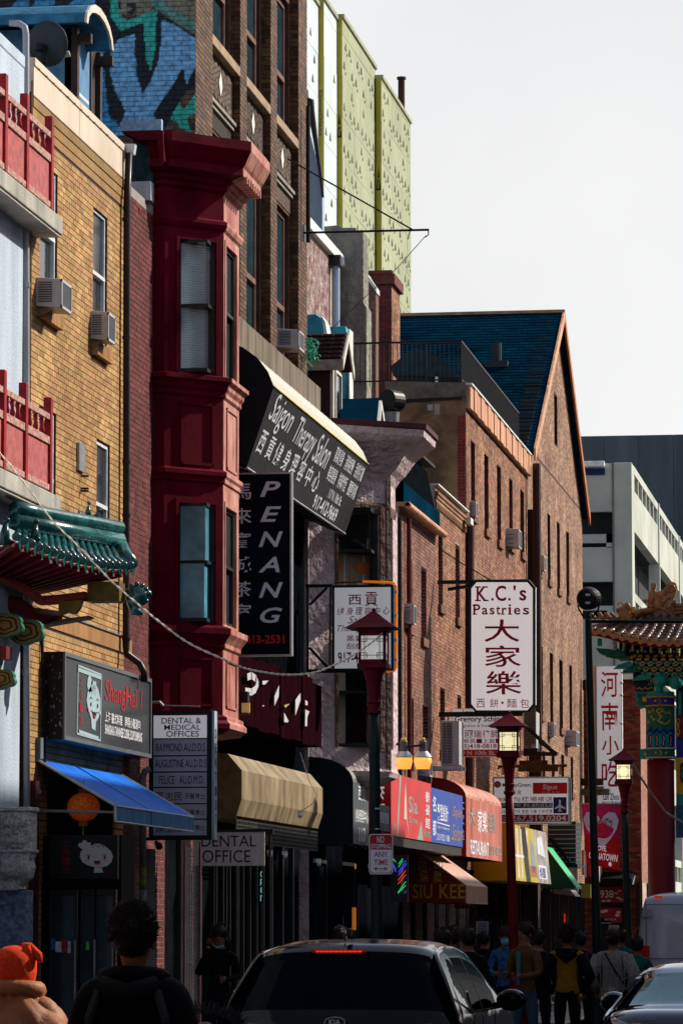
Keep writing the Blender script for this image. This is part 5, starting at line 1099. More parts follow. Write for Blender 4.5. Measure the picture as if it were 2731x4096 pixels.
for k, (s1, s2) in enumerate((('蒸氣健身', '美容瘦身'), ('消除疲勞', '排毒養顏'), ('刮痧拔罐', '腰酸背痛'))):
    f.text(s1, .66 + k * .115, .72, .75 + k * .115, .93, grw, .02); f.text(s2, .65 + k * .115, .46, .74 + k * .115, .67, grw, .02)
f.text('117 N. 10th St.', .72, .27, .86, .40, grw, .015); f.text('917-412-9669', .61, .04, .86, .23, grw, .02)
# ------------------------------------------------------------------ white Saigon box sign with neon tube
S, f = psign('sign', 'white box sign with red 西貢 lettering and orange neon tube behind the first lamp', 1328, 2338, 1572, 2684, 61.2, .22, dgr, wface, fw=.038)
def uv(x0, y0, x1, y1, A_, B_, C_, D_): return ((x0 - A_) / (C_ - A_), (D_ - y1) / (D_ - B_), (x1 - A_) / (C_ - A_), (D_ - y0) / (D_ - B_))
bx = (1338, 2348, 1561, 2674)
f.text('西', *uv(1393, 2377, 1444, 2418, *bx), dred, .02); f.text('貢', *uv(1458, 2367, 1510, 2424, *bx), dred, .02)
f.row('健身理容中心', *uv(1349, 2428, 1555, 2458, *bx), dred, .01, .3, .15)
f.text('Saigon', *uv(1391, 2463, 1500, 2503, *bx), dred, .0, .4); f.text('Therapy Salon', *uv(1349, 2500, 1548, 2532, *bx), dred, .0, .4)
f.text('蒸氣推拿', *uv(1385, 2541, 1520, 2566, *bx), dred, .03); f.text('刮痧拔罐', *uv(1385, 2572, 1520, 2597, *bx), dred, .03); f.text('917-412-9669', *uv(1351, 2608, 1550, 2652, *bx), dred, .03)
Yk = 61.3
MB().box(P(1222, 2350, Y=Yk), P(1330, 2337, Y=Yk + .05)).box(P(1226, 2690, Y=Yk), P(1236, 2337, Y=Yk + .05)).box(P(1226, 2692, Y=Yk), P(1400, 2676, Y=Yk + .05)).build('bracket', dgr, S)
MB().tube([P(1238, 2420, Y=Yk), P(1308, 2350, Y=Yk)], .03, 4).tube([P(1238, 2590, Y=Yk), P(1320, 2680, Y=Yk)], .03, 4).build('brace', dgr, S)
MB().tube([P(1338, 2330, Y=Yk), P(1450, 2326, Y=Yk)], .016, 8).build('unlit_tube', M('dull_tube', (.16, .05, .015), .5), S)
MB().tube([P(1450, 2326, Y=Yk), P(1555, 2330, Y=Yk), P(1575, 2332, Y=Yk), P(1584, 2345, Y=Yk), P(1584, 2670, Y=Yk), P(1578, 2682, Y=Yk), P(1545, 2688, Y=Yk)], .019, 8).build('neon_tube', M('neon_orange', (.9, .20, .012), .4, .3, 9, bump=0, emit=.35), S, smooth=True)
for y in (2368, 2464, 2560, 2640): MB().box(P(1570, y + 5, Y=Yk - .02), P(1590, y - 5, Y=Yk + .02)).build('clip', whi, S)
MB().tube([P(1322, 2350, Y=Yk), P(1320, 2540, Y=Yk), P(1318, 2680, Y=Yk)], .02, 6).build('cable', M('rusty_cable'), S)
# ------------------------------------------------------------------ K.C.'s Pastries (octagonal)
Y = 78.0; S = thing('sign', "tall white K.C.'s Pastries sign with clipped corners and dark frame", 'sign', P(1880, 2850, Y=Y))
def oct_(x0, y0, x1, y1, c, cy=None): cy = cy or c * 1.2; return [(x0 + c, y1), (x1 - c, y1), (x1, y1 - cy), (x1, y0 + cy), (x1 - c, y0), (x0 + c, y0), (x0, y0 + cy), (x0, y1 - cy)]
MB().prism([P(x, y, Y=Y) for x, y in oct_(1877, 2318, 2138, 2850, 24)], (0, .26, 0)).build('box', dgr, S, bevel=.006)
MB().prism([P(x, y, Y=Y - .006) for x, y in oct_(1884, 2329, 2129, 2841, 21)], (0, .01, 0)).build('sign_face', M('cream_acrylic', (.76, .70, .68), .35, .10, 2.5, .03, streak=.85, emit=.42), S)  # emission added to brighten the face, no lamp modelled inside
MB().prism([P(2139, 2350, Y=Y), P(2139, 2820, Y=Y), P(2142, 2820, Y=Y + .2), P(2142, 2350, Y=Y + .2)], (.01, 0, 0)).build('side_panel', M('silver_side', (.6, .62, .66), .3), S)
f = Face(P(1884, 2841, Y=Y - .007), P(2129, 2841, Y=Y - .007), P(2129, 2329, Y=Y - .007), P(1884, 2329, Y=Y - .007), S, .0015); bx = (1884, 2329, 2129, 2841)
def T_(s, x0, y0, x1, y1, m=dred, b=.0, sh=0): return f.text(s, *uv(x0, y0, x1, y1, *bx), m, b, sh)
def R_(x0, y0, x1, y1, m=dred): return f.patch(*uv(x0, y0, x1, y1, *bx), m, 2, 'serif')
T_('K', 1905, 2345, 1946, 2405, b=.03); T_('.', 1963, 2392, 1974, 2403, b=.03); T_('C', 1980, 2342, 2023, 2405, b=.03); T_('.', 2031, 2392, 2042, 2403, b=.03); T_("'", 2052, 2342, 2062, 2362, b=.03); T_('s', 2076, 2360, 2104, 2403, b=.03)
for x0, x1, y in ((1899, 1922, 2345), (1930, 1950, 2345), (1899, 1922, 2399), (1932, 1953, 2399)): R_(x0, y, x1, y + 6)
for ch, xa, xb in (('P', 1892, 1920), ('a', 1926, 1950), ('s', 1957, 1977), ('t', 1983, 2000), ('r', 2006, 2026), ('i', 2033, 2043), ('e', 2054, 2080), ('s', 2090, 2115)):
    T_(ch, xa, 2417 if ch in 'Pi' else (2424 if ch == 't' else 2431), xb, 2459, b=.03)
for x0, x1, y in ((1888, 1908, 2419), (1888, 1908, 2455), (2002, 2018, 2455), (2030, 2047, 2455), (2030, 2040, 2431)): R_(x0, y, x1, y + 4)
T_('大', 1935, 2478, 2077, 2568, b=.025); T_('家', 1937, 2582, 2083, 2668, b=.02); T_('樂', 1941, 2684, 2085, 2778, b=.022)
for ch, xa, xb in (('西', 1905, 1938), ('餅', 1958, 1992), ('・', 2003, 2014), ('麵', 2025, 2065), ('包', 2079, 2115)): T_(ch, xa, 2795 if ch != '・' else 2806, xb, 2831 if ch != '・' else 2816, b=.0)
MB().box(P(1748, 2336, Y=Y + .1), P(2110, 2318, Y=Y + .18)).box(P(1754, 2867, Y=Y + .1), P(2090, 2846, Y=Y + .18)).build('arm', blk, S)
MB().tube([P(1790, 2358, Y=Y + .1), P(1870, 2345, Y=Y + .1), P(1895, 2325, Y=Y + .1)], .035, 6).tube([P(1880, 2790, Y=Y + .1), P(1905, 2850, Y=Y + .1)], .02, 6).build('brace', blk, S)
MB().tube([P(1745, 2185, Y=79), P(1840, 2250, Y=78.6), P(1960, 2320, Y=78)], .012, 5).build('stay_chain', blk, S)
# ------------------------------------------------------------------ law office sign
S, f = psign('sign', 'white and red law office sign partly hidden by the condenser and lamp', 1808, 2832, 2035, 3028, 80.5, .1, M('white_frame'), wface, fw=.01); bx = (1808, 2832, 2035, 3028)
f.text('Law Offices of', *uv(1850, 2834, 1990, 2856, *bx), ink, .01); f.text('Gregory Schinell', *uv(1816, 2862, 2028, 2892, *bx), ink, .03); f.text('Immigration & Social Security', *uv(1816, 2895, 2028, 2911, *bx), ink, 0)
f.row('國瑞律師所', *uv(1858, 2920, 2030, 2952, *bx), dred, .02, .15); f.row('移民▪上庭▪傷', *uv(1852, 2956, 2030, 2974, *bx), dred, .01, .15); f.text('(215)418-0818', *uv(1816, 2977, 1985, 3000, *bx), dred, .03)
f.patch(*uv(1808, 3000, 2035, 3028, *bx), redp_); f.text('119 N 10th St. 2nd', *uv(1822, 3004, 2028, 3023, *bx), whi, .02, k=3)
# ------------------------------------------------------------------ money transfer sign
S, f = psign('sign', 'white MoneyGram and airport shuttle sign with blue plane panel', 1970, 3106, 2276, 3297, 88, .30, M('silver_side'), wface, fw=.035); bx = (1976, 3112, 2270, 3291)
f.poly([( (x - bx[0]) / 294, (bx[3] - y) / 179) for x, y in ell(1989, 3136, 14, 14)], bred); f.line([((x - bx[0]) / 294, (bx[3] - y) / 179) for x, y in ell(1988, 3138, 6, 5, 10, 30, 330)], .02, whi, k=4, asp=1.6)
f.text('MoneyGram.', *uv(2008, 3130, 2126, 3151, *bx), M('slate_ink', (.06, .08, .09), .5, bump=0), .02); f.row('速匯金', *uv(2022, 3158, 2085, 3176, *bx), ink, 0, .2)
f.patch(*uv(2130, 3130, 2267, 3175, *bx), bred); f.text('Sigue', *uv(2170, 3137, 2227, 3163, *bx), whi, .01, .1, k=3); f.row('郵星速匯', *uv(2166, 3165, 2236, 3173, *bx), M('pink_ink', (.7, .3, .3), bump=0), 0, .6)
f.text('AIRPORT SHUTTLE', *uv(1980, 3190, 2080, 3206, *bx), dred, .02); f.row('機場接送', *uv(2086, 3186, 2208, 3207, *bx), dred, .02, .1)
f.patch(*uv(1976, 3211, 2209, 3233, *bx), navy); f.text('PHL,JFK,NEWARK', *uv(1980, 3214, 2084, 3230, *bx), whi, .02, k=3); f.text('費城,紐約,紐瓦克', *uv(2090, 3213, 2207, 3231, *bx), whi, .01, k=3)
f.text('5班 每週7天 旅遊 包車 打折機票', *uv(2004, 3238, 2208, 3255, *bx), navy, .01)
f.patch(*uv(2211, 3189, 2264, 3255, *bx), navy)
pl = [(2237, 3197), (2241, 3202), (2241, 3220), (2259, 3233), (2259, 3238), (2240, 3231), (2240, 3240), (2246, 3246), (2237, 3248), (2228, 3246), (2234, 3240), (2234, 3231), (2216, 3238), (2216, 3233), (2233, 3220), (2233, 3202)]
f.poly([((x - bx[0]) / 294, (bx[3] - y) / 179) for x, y in pl], whi, 3)
f.patch(*uv(1976, 3259, 2270, 3289, *bx), M('crimson_ink', (.42, .01, .03), .5, bump=0)); f.text('電話', *uv(2008, 3266, 2036, 3285, *bx), whi, 0, k=3); f.text('267.519.0204', *uv(2044, 3262, 2262, 3286, *bx), whi, .03, k=3)
MB().box(P(2276, 3290, Y=88.05), P(2284, 3112, Y=88.28)).build('teal_side', M('teal_side', (.12, .38, .40), .4, .4, 6), S)
Y = 90; MB().tube([P(1900, 3068, Y=Y), P(2266, 3062, Y=Y)], .035, 8).build('bar', M('rusty_steel', (.075, .035, .02), .8, .6, 5, .4, col2=(.10, .045, .02)), S); MB().box(P(2070, 3086, Y=Y), P(2232, 3066, Y=Y + .1)).box(P(2075, 3060, Y=Y), P(2190, 3042, Y=Y + .1)).build('beam', M('rusty_steel'), S)
for x in (2005, 2234): MB().box(P(x, 3100, Y=Y - .03), P(x + 9, 3058, Y=Y)).build('strap', M('rust_strap', (.36, .17, .09), .8, .4, 9), S)
MB().tube([P(1920, 3090, Y=Y), P(1930, 3075, Y=Y), P(2000, 3070, Y=Y)], .03, 6).build('hook', blk, S)
Yb = 112; B_ = thing('steel_brackets', 'rusty steel brackets jutting from the gabled building behind the tall dark pole', 'bracket', P(2285, 3150, Y=Yb))
MB().box(P(2282, 3142, Y=Yb), P(2412, 3114, Y=Yb + .1)).build('beam', M('rusty_steel'), B_); MB().box(P(2284, 3180, Y=Yb + .1), P(2440, 3156, Y=Yb + .5)).box(P(2350, 3160, Y=Yb), P(2414, 3146, Y=Yb + .1)).build('beam', M('grey_beam', (.14, .13, .11), .6, .3), B_)
# ------------------------------------------------------------------ noodle shop sign
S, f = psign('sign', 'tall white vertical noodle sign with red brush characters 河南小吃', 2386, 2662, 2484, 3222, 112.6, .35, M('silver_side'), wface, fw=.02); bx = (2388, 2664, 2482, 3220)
f.text('河', *uv(2404, 2684, 2470, 2788, *bx), redp_, .012); f.text('南', *uv(2404, 2810, 2470, 2922, *bx), redp_, .012); f.text('小', *uv(2406, 2944, 2472, 3020, *bx), redp_, .02); f.text('吃', *uv(2404, 3046, 2470, 3148, *bx), redp_, .012)
f.text('Lan Zhou', *uv(2409, 3175, 2471, 3201, *bx), navy, .02); f.text('Hand Pulled', *uv(2405, 3205, 2475, 3219, *bx), navy, .02)
for y in (2730, 2780, 2893): MB().ball(P(2483, y, Y=112.4), .05, 8).build('bulb', whi, S)
# ------------------------------------------------------------------ ShangHai sign
S = thing('sign', 'wide dark grey box sign with dumpling face and red ShangHai 1 lettering', 'sign', (-9.3, 45, 3.8))
Xs = -9.26; ya, yb_ = FY(248, Xs), FY(598, Xs); z1, z0 = 4.73, 3.77
MB().box((-9.5, ya, z0), (Xs - .004, yb_, z1)).build('box', M('spattered_black', (.010, .010, .013), .5, .3, 30, .2), S, bevel=.004)
fg = M('grey_sign_frame', (.12, .13, .145), .35, .15, 3, .05); w = .045
MB().box((Xs - .004, ya, z0), (Xs + .02, ya + w, z1)).box((Xs - .004, yb_ - w, z0), (Xs + .02, yb_, z1)).box((Xs - .004, ya + w, z0), (Xs + .02, yb_ - w, z0 + w)).box((Xs - .004, ya + w, z1 - w), (Xs + .02, yb_ - w, z1)).build('frame', fg, S)
MB().box((Xs - .004, ya + w, z0 + w), (Xs, yb_ - w, z1 - w)).build('sign_face', M('dark_acrylic', (.045, .048, .055), .3, .2, 1, .03), S)
f = Face((Xs, ya + w, z0 + w), (Xs, yb_ - w, z0 + w), (Xs, yb_ - w, z1 - w), (Xs, ya + w, z1 - w), S, .003); cy_ = M('cyan_white_ink', (.34, .48, .52), .5, .1, bump=0)
f.line([(.135, .06), (.145, .93), (.405, .90), (.395, .04)], .025, cy_, close=True, asp=4.6); f.line([(.15, .88), (.40, .86)], .05, cy_, asp=4.6); f.line([(.16, .09), (.37, .06)], .05, cy_, asp=4.6)
f.poly([(.30, .17), (.29, .30), (.255, .42), (.24, .52), (.25, .62), (.285, .72), (.325, .78), (.37, .70), (.395, .58), (.395, .44), (.375, .33), (.345, .27), (.34, .15)], cy_)
f.poly([(.27, .62), (.245, .70), (.25, .80), (.275, .88), (.295, .80), (.285, .72), (.30, .66)], cy_); f.poly([(.295, .70), (.31, .80), (.325, .78), (.34, .80), (.35, .70)], cy_, 3)
for x in (.285, .36): f.poly(ell(x, .48, .006, .03, 8), ink, 4); f.line([(x - .012, .55), (x, .575), (x + .012, .55)], .012, ink, 4, asp=4.6)
f.poly([(.30, .39), (.348, .39), (.335, .31), (.312, .31)], ink, 4); f.poly([(.312, .34), (.338, .34), (.332, .31), (.316, .31)], bred, 5); f.line([(.285, .40), (.325, .37), (.365, .40)], .012, ink, 5, asp=4.6)
for x in (.262, .385): f.poly(ell(x, .40, .008, .03, 6), M('pink_ink'), 4)
for k in range(3): f.line([(.29 + .02 * k, .62), (.315 + .008 * k, .74)], .008, ink, 4, asp=4.6)
f.col('上海一號', .165, .18, .195, .80, dred, 0, .35)
f.text('ShangHai 1', .45, .50, .90, .86, M('neon_red_ink', (.45, .015, .02), .5, bump=0), 0, .1); f.text('上海 臺式料理   南翔小籠湯包', .45, .30, .88, .44, whi, .02); f.text('SHANGHAI & TAIWANESE CUISINE, SOUP DUMPLING', .45, .12, .90, .27, whi, .02)
random.seed(2)
g = Face((-9.5, ya, z0), (Xs, ya, z0), (Xs, ya, z1), (-9.5, ya, z1), S, .002)
for i in range(40): uu, vv = random.random() * .9 + .05, random.random() * .95; r = random.uniform(.005, .02) * (2 if random.random() < .15 else 1); g.poly(ell(uu, vv, r * 1.8, r, 5), M('paint_fleck', (.25, .27, .26), bump=0))
MB().tube([(-9.48, ya - .12, 5.0), (-9.46, ya - .1, 4.4), (-9.44, ya - .08, 3.3)], .02, 6).build('cable', blk, S); MB().box((-9.5, ya - .30, 3.55), (-9.44, ya - .16, 3.78)).build('junction_box', M('bluegrey_box', (.11, .15, .19), .5), S)
# ------------------------------------------------------------------ blue awning
A = thing('awning', 'bright blue sloping fabric awning with open side over the dumpling shop', 'awning', (-9.5, 45, 3.2))
bl = M('blue_canvas', (.003, .12, .66), .5, .12, 3, .1, spec=.1, col2=(.006, .20, .85)); Xa = -8.62; ya, yb_ = 42.45, 47.1
z0, z1 = 3.04, 3.55
MB().quad((-9.5, ya, z1), (Xa, ya, z0), (Xa, yb_, z0), (-9.5, yb_, z1)).build('cover', bl, A)
MB().box((Xa - .006, ya, z0 - .17), (Xa, ya + 2.0, z0 - .002)).box((Xa + .001, ya + 2.02, z0 - .17), (Xa + .007, yb_, z0 - .002)).build('valance', M('blue_valance', (.01, .10, .34), .6, .3, 7, .3, streak=.8, col2=(.04, .22, .42)), A)
MB().tube([(-9.5, ya, z1), (Xa, ya, z0)], .018, 6).tube([(Xa, ya, z0), (Xa, ya, z0 - .16)], .016, 6).tube([(-9.5, yb_, z1), (Xa, yb_, z0)], .018, 6).tube([(Xa, ya, z0 - .17), (Xa, yb_, z0 - .17)], .01, 6).tube([(Xa, ya, z0), (Xa, yb_, z0)], .012, 6).build('frame', M('pale_frame', (.42, .44, .46), .4), A)
MB().tube([(-9.5, ya + .05, 2.99), (Xa, ya + .05, 2.97)], .016, 6).build('strut', metl, A); MB().tube([(-9.49, ya + 2, z1 + .004), (Xa, ya + 2, z0 + .004)], .009, 5).build('seam', M('pale_blue_seam', (.2, .35, .6)), A)
# lantern, camera, dumpling face sign
L = thing('lantern', 'red and gold paper lantern hanging under the blue awning', 'lantern', P(335, 3225, Y=42.9))
c = P(335, 3228, Y=42.9); mb = MB()
prof = []
for i in range(25):
    t = math.pi * (i + .5) / 25; prof.append((.176 * math.sin(t) + (.006 if i % 2 else 0), -.155 * math.cos(t)))
mb.lathe(prof, c, 22); mb.build('shade', M('lantern_red', (.50, .05, .01), .6, .6, 26, .3, emit=.10, col2=(.70, .30, .03)), L, smooth=True)
MB().lathe([(.06, 0), (.06, .05)], c + Vector((0, 0, .15)), 12).lathe([(.055, -.06), (.055, 0)], c + Vector((0, 0, -.15)), 12).build('cap', M('ochre_cap', (.28, .16, .015), .6), L); MB().tube([c + Vector((0, 0, .2)), c + Vector((0, 0, .30))], .006, 5).tube([c + Vector((0, 0, -.2)), c + Vector((0, 0, -.45))], .012, 6).build('tassel', M('yellow_tassel', (.30, .22, .02), .8), L)
Cm = thing('security_camera', 'white cylinder security camera left of the lantern', 'camera', P(140, 3160, Y=42.5))
MB().tube([P(120, 3132, Y=42.5), P(136, 3132, Y=42.4)], .02, 8).build('mount', whi, Cm); MB().tube([P(140, 3140, Y=42.4), P(152, 3170, Y=42.3)], .036, 10).build('body', M('camera_white', (.6, .62, .62), .4), Cm)
S = thing('sign', 'black board with white smiling dumpling face above the glass door', 'sign', P(198, 3515, Y=42.55)); Y = 42.5
MB().box(P(196, 3516, Y=Y), P(478, 3340, Y=Y + .1)).build('board', M('board_black', (.006, .006, .008), .5), S)
f = Face(P(196, 3516, Y=Y), P(478, 3516, Y=Y), P(478, 3340, Y=Y), P(196, 3340, Y=Y), S, .0015)
def q(pts): return [((x / 1.568 - 196) / 282, (3516 - (y / 1.568 + 3296)) / 176) for x, y in pts]
face_ = M('dumpling_white', (.42, .40, .41), .6, .05, bump=0)
f.poly(q([(590, 305), (596, 270), (560, 262), (520, 240), (503, 205), (510, 170), (545, 145), (575, 135), (600, 122), (638, 125), (665, 142), (698, 170), (710, 205), (700, 240), (672, 265), (640, 275), (650, 305)]), face_)
f.poly(q([(520, 160), (492, 140), (495, 120), (515, 118), (525, 102), (545, 105), (550, 118), (572, 115), (570, 135), (540, 150)]), face_)
for x in (558, 658): f.poly(q([(x + 7 * math.cos(a), 209 + 12 * math.sin(a)) for a in np.linspace(0, 6.28, 10)[:-1]]), ink, 3); f.line(q([(x - 18, 202), (x - 6, 192), (x + 12, 196)]), .012, ink, 3, asp=1.6)
f.poly(q([(590, 232), (634, 230), (626, 256), (598, 254)]), ink, 3); f.poly(q([(598, 245), (626, 243), (622, 256), (602, 255)]), bred, 4)
for x in (540, 550, 560, 658, 668, 678): f.line(q([(x, 222), (x - 3, 234)]), .012, bred, 3, asp=1.6)
f.line(q([(560, 262), (590, 272), (645, 272), (670, 262)]), .01, ink, 3, asp=1.6); f.line(q([(575, 150), (600, 128), (620, 145), (640, 128), (655, 150)]), .012, ink, 3, asp=1.6)
f.col('上海一號', *[uv(248, 3355, 280, 3495, 196, 3340, 478, 3516)[i] for i in range(4)], M('dark_neon_red', (.13, .008, .008), bump=0), 0, .25)
# ------------------------------------------------------------------ dental directory
S, f = psign('sign', 'tall DENTAL & MEDICAL OFFICES directory sign with seven name strips', 595, 2842, 846, 3360, 48.2, .17, dgr, M('blue_grey_acrylic', (.38, .42, .52), .4, .06, 2, .03), fw=.055); bx = (613, 2858, 830, 3348)
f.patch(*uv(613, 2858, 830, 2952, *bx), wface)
for i, (s, y0, y1) in enumerate((('DENTAL &', 2868, 2892), ('MEDICAL', 2896, 2918), ('OFFICES', 2922, 2946))): f.text(s, *uv((646, 657, 665)[i], y0, (806, 804, 798)[i], y1, *bx), ink, .007, k=3)
rows = (2952, 3022, 3088, 3151, 3218, 3281, 3348)
for y in rows[:-1]: f.patch(*uv(613, y - 1, 830, y + 4, *bx), dgr, 2, 'divider')
for s, y, xa, xb in (('RAYMOND AU,D.D.S.', 2973, 624, 826), ('AUGUSTINE AU,D.D.S', 3038, 620, 828), ('FELICE   AU,D.M.D.', 3105, 637, 818)): f.text(s, *uv(xa, y, xb, y + 38, *bx), ink, 0, k=3)
for s1, s2, y in (('區志民', '牙醫博士', 3172), ('區乙龍', '牙醫博士', 3238), ('譚玉成', '牙醫博士', 3300)): f.row(s1, *uv(625, y, 730, y + 35, *bx), ink, .0, .15); f.row(s2, *uv(740, y + 5, 822, y + 28, *bx), ink, 0, .15)
Xe = P(846, 3000, Y=48.2).x + .002; sd_ = MB().box((Xe, 48.22, P(0, 3362, Y=48.2).z), (Xe + .03, 48.42, P(0, 2850, Y=48.2).z)).build('side_strip', M('pale_blue_side', (.34, .42, .50), .5), S)
g = Face((Xe + .03, 48.22, P(0, 3362, Y=48.2).z), (Xe + .03, 48.42, P(0, 3362, Y=48.2).z), (Xe + .03, 48.42, P(0, 2850, Y=48.2).z), (Xe + .03, 48.22, P(0, 2850, Y=48.2).z), S, .002); g.col('DENTIST', .25, .12, .75, .86, ink, .03, .5)
MB().tube([P(598, 2812, Y=48.3), P(640, 2808, Y=48.3), P(655, 2825, Y=48.3)], .02, 6).tube([P(650, 2822, Y=48.3), P(800, 2826, Y=48.3)], .012, 5).build('bracket', metl, S)
MB().box(P(560, 3362, Y=48.25), P(620, 3350, Y=48.3)).build('arm', dgr, S)
Cm = thing('security_camera', 'black dome camera hanging below the dental directory sign', 'camera', P(635, 3385, Y=48.3)); MB().ball(P(637, 3385, Y=48.3), (.045, .045, .05), 10).tube([P(620, 3372, Y=48.3), P(632, 3372, Y=48.3)], .03, 6).build('dome', blk, Cm, smooth=True)
S, f = psign('sign', 'small white DENTAL OFFICE sign hanging over the barred window', 773, 3328, 1058, 3464, 50.9, .03, M('aged_white', (.46, .44, .40), .6, .3, 12, .2), M('aged_white_face', (.55, .55, .54), .6, .12, 9, .1), fw=.012); bx = (777, 3332, 1054, 3460)
f.text('DENTAL', *uv(806, 3342, 1024, 3386, *bx), ink, .0, k=3); f.text('OFFICE', *uv(810, 3400, 1002, 3450, *bx), ink, 0, k=3)
f.patch(*uv(775, 3330, 850, 3338, *bx), M('rust_stain', (.16, .03, .02), .8, .5), 2, 'rust_stain'); MB().box((-9.5, 50.9, P(0, 3330, Y=50.9).z), (-9.3, 50.93, P(0, 3326, Y=50.9).z)).build('arm', blk, S)
# barred window and pipes beside it
W = thing('window_grille', 'black vertical window bars below the dental office sign', 'grille', (-9.2, 51.5, 1.2))
for i in range(9): MB().box((-9.28 + i * .09, 52.3, .1), (-9.25 + i * .09, 52.33, 3.0)).build('bar', blk, W)
MB().box((-9.3, 52.29, 2.95), (-8.5, 52.34, 3.02)).build('rail', blk, W)
n_ = single(MB().add([P(x, y, Y=52.4) for x, y in ((1030, 3480), (1058, 3480), (1058, 3612), (1030, 3612))], [(0, 1, 2, 3)]), 'sign', M('dark_panel', (.01, .011, .014), .4), 'narrow dark panel with vertical pale open lettering', 'sign')
g = Face(P(1040, 3605, Y=52.38), P(1056, 3605, Y=52.38), P(1056, 3484, Y=52.38), P(1040, 3484, Y=52.38), n_, .003); g.col('open', .1, 0, .9, 1, M('neon_cyan', (.35, .75, .85), bump=0, emit=.25), .02, .25)
pp = thing('drainpipe', 'grey stickered drainpipe behind the dental directory sign', 'drain pipe', P(572, 3600, Y=47.75)); MB().tube([P(600, 3075, Y=47.75), P(580, 3085, Y=47.75), P(572, 3110, Y=47.75), P(572, 4090, Y=47.75)], .042, 10).build('pipe', M('grey_pipe', (.17, .17, .18), .5, .2), pp, smooth=True)
for (y, hh, c_) in ((3470, 34, (.3, .28, .02)), (3510, 30, (.1, .3, .03)), (3560, 40, (.25, .3, .33)), (3610, 40, (.12, .2, .26))): MB().tube([P(572, y, Y=47.75), P(572, y + hh, Y=47.75)], .0445, 10, cap=False).build('sticker', M('stick_%d' % y, c_, .6, .6, 40, bump=0), pp)
lt = thing('security_grille', 'dark diamond mesh security gate beside the red brick pier', 'gate', P(760, 3700, Y=49.4)); Yg = 49.6
for i in range(9): x = XX(742 + i * 6.5, Yg); MB().box((x, Yg, .2), (x + .008, Yg + .01, 2.72)).build('upright', metl, lt)
for j in range(54): z = .22 + j * .046; MB().box((XX(742, Yg), Yg - .004, z), (XX(796, Yg), Yg + .004, z + .006)).build('crossbar', metl, lt)
for xx in (735, 797): MB().box((XX(xx, Yg), Yg - .01, .1), (XX(xx + 5, Yg), Yg + .04, 2.8)).build('post', M('maroon_panel'), lt)
# ------------------------------------------------------------------ weathered brown fascia with old letters
S = thing('sign', 'weathered dark brown stepped board fascia with torn white letters', 'sign', (-9.2, 56, 4.8)); bm = M('weathered_brown_board', (.014, .003, .005), .95, spec=0, var=.35, scale=5, bump=.3, streak=.7)
Xs = -9.14; Ys = [FY(x, Xs) for x in (930, 1035, 1080, 1124, 1165, 1210, 1250, 1290)]
for i in range(7): MB().box((-9.5, Ys[i] + .004, 4.48 - .025 * (i % 2)), (Xs - .012 * i % .03, Ys[i + 1] - .004, 5.42 + .03 * (i % 3))).build('board', bm, S)
f = Face((Xs, Ys[0], 4.4), (Xs, Ys[-1], 4.4), (Xs, Ys[-1], 5.36), (Xs, Ys[0], 5.36), S, .025); ow = M('old_white', (.50, .50, .54), .7, .1, bump=0); oy = M('old_yellow', (.42, .32, .12), .7, bump=0)
def q2(pts):
    r = []
    for x, y in pts:
        p = P(x, y, X=Xs); r.append(((p.y - Ys[0]) / (Ys[-1] - Ys[0]), (p.z - 4.4) / .96))
    return r
f.line(q2([(970, 2708), (985, 2702), (1003, 2715), (1010, 2735), (1000, 2758), (985, 2768), (962, 2765)]), .10, ow, asp=6); f.poly(q2([(1036, 2724), (1060, 2722), (1046, 2738), (1036, 2738)]), ow); f.poly(q2([(1103, 2740), (1101, 2785), (1084, 2824), (1084, 2785)]), ow)
f.poly(q2([(1188, 2772), (1189, 2800), (1168, 2862), (1168, 2800)]), ow); f.poly(q2([(1208, 2800), (1217, 2806), (1217, 2822), (1208, 2820)]), ow); f.poly(q2([(1208, 2838), (1224, 2846), (1216, 2868), (1215, 2905), (1207, 2905)]), ow); f.poly(q2([(1123, 2850), (1141, 2885), (1136, 2890), (1123, 2888)]), ow)
f.poly(q2([(1123, 2820), (1145, 2815), (1128, 2832)]), oy); f.poly(q2([(1036, 2820), (1045, 2822), (1036, 2828)]), oy)
# beige shutter housing
A = thing('shutter_housing', 'beige rusted metal roller shutter housing with dark mesh below', 'shutter', (-9.2, 56, 3.5)); bg_ = M('beige_metal', (.17, .115, .055), .7, .4, 3, .25, streak=.6, col2=(.33, .255, .15)); Xf = -8.93; ya, yb_ = 52.35, FY(1290, Xf)
pr = [(-9.5, 4.06), (-9.12, 4.02), (-8.93, 3.80), (-8.93, 3.42), (-9.0, 3.2), (-9.02, 3.16), (-9.5, 3.16)]
MB().prism([(x, ya, z) for x, z in pr], (0, .02, 0)).build('end_plate', M('dark_beige', (.13, .095, .04), .7, .4), A)
for i in range(7): y0, y1 = ya + .02 + (yb_ - ya) * i / 7, ya + .02 + (yb_ - ya) * (i + 1) / 7; MB().prism([(x, y0 + .004, z) for x, z in pr[:5] + pr[6:]], (0, y1 - y0 - .008, 0)).build('panel', bg_, A)
mb = MB()
for i in range(70): y = ya + i * (yb_ - ya) / 70; mb.box((-9.02, y, 2.86), (-9.0, y + .025, 3.16))
for j in range(6): mb.box((-9.025, ya, 2.86 + j * .055), (-9.0, yb_, 2.875 + j * .055))
mb.build('mesh', M('dark_mesh', (.05, .05, .055), .6), A, kind='stuff')
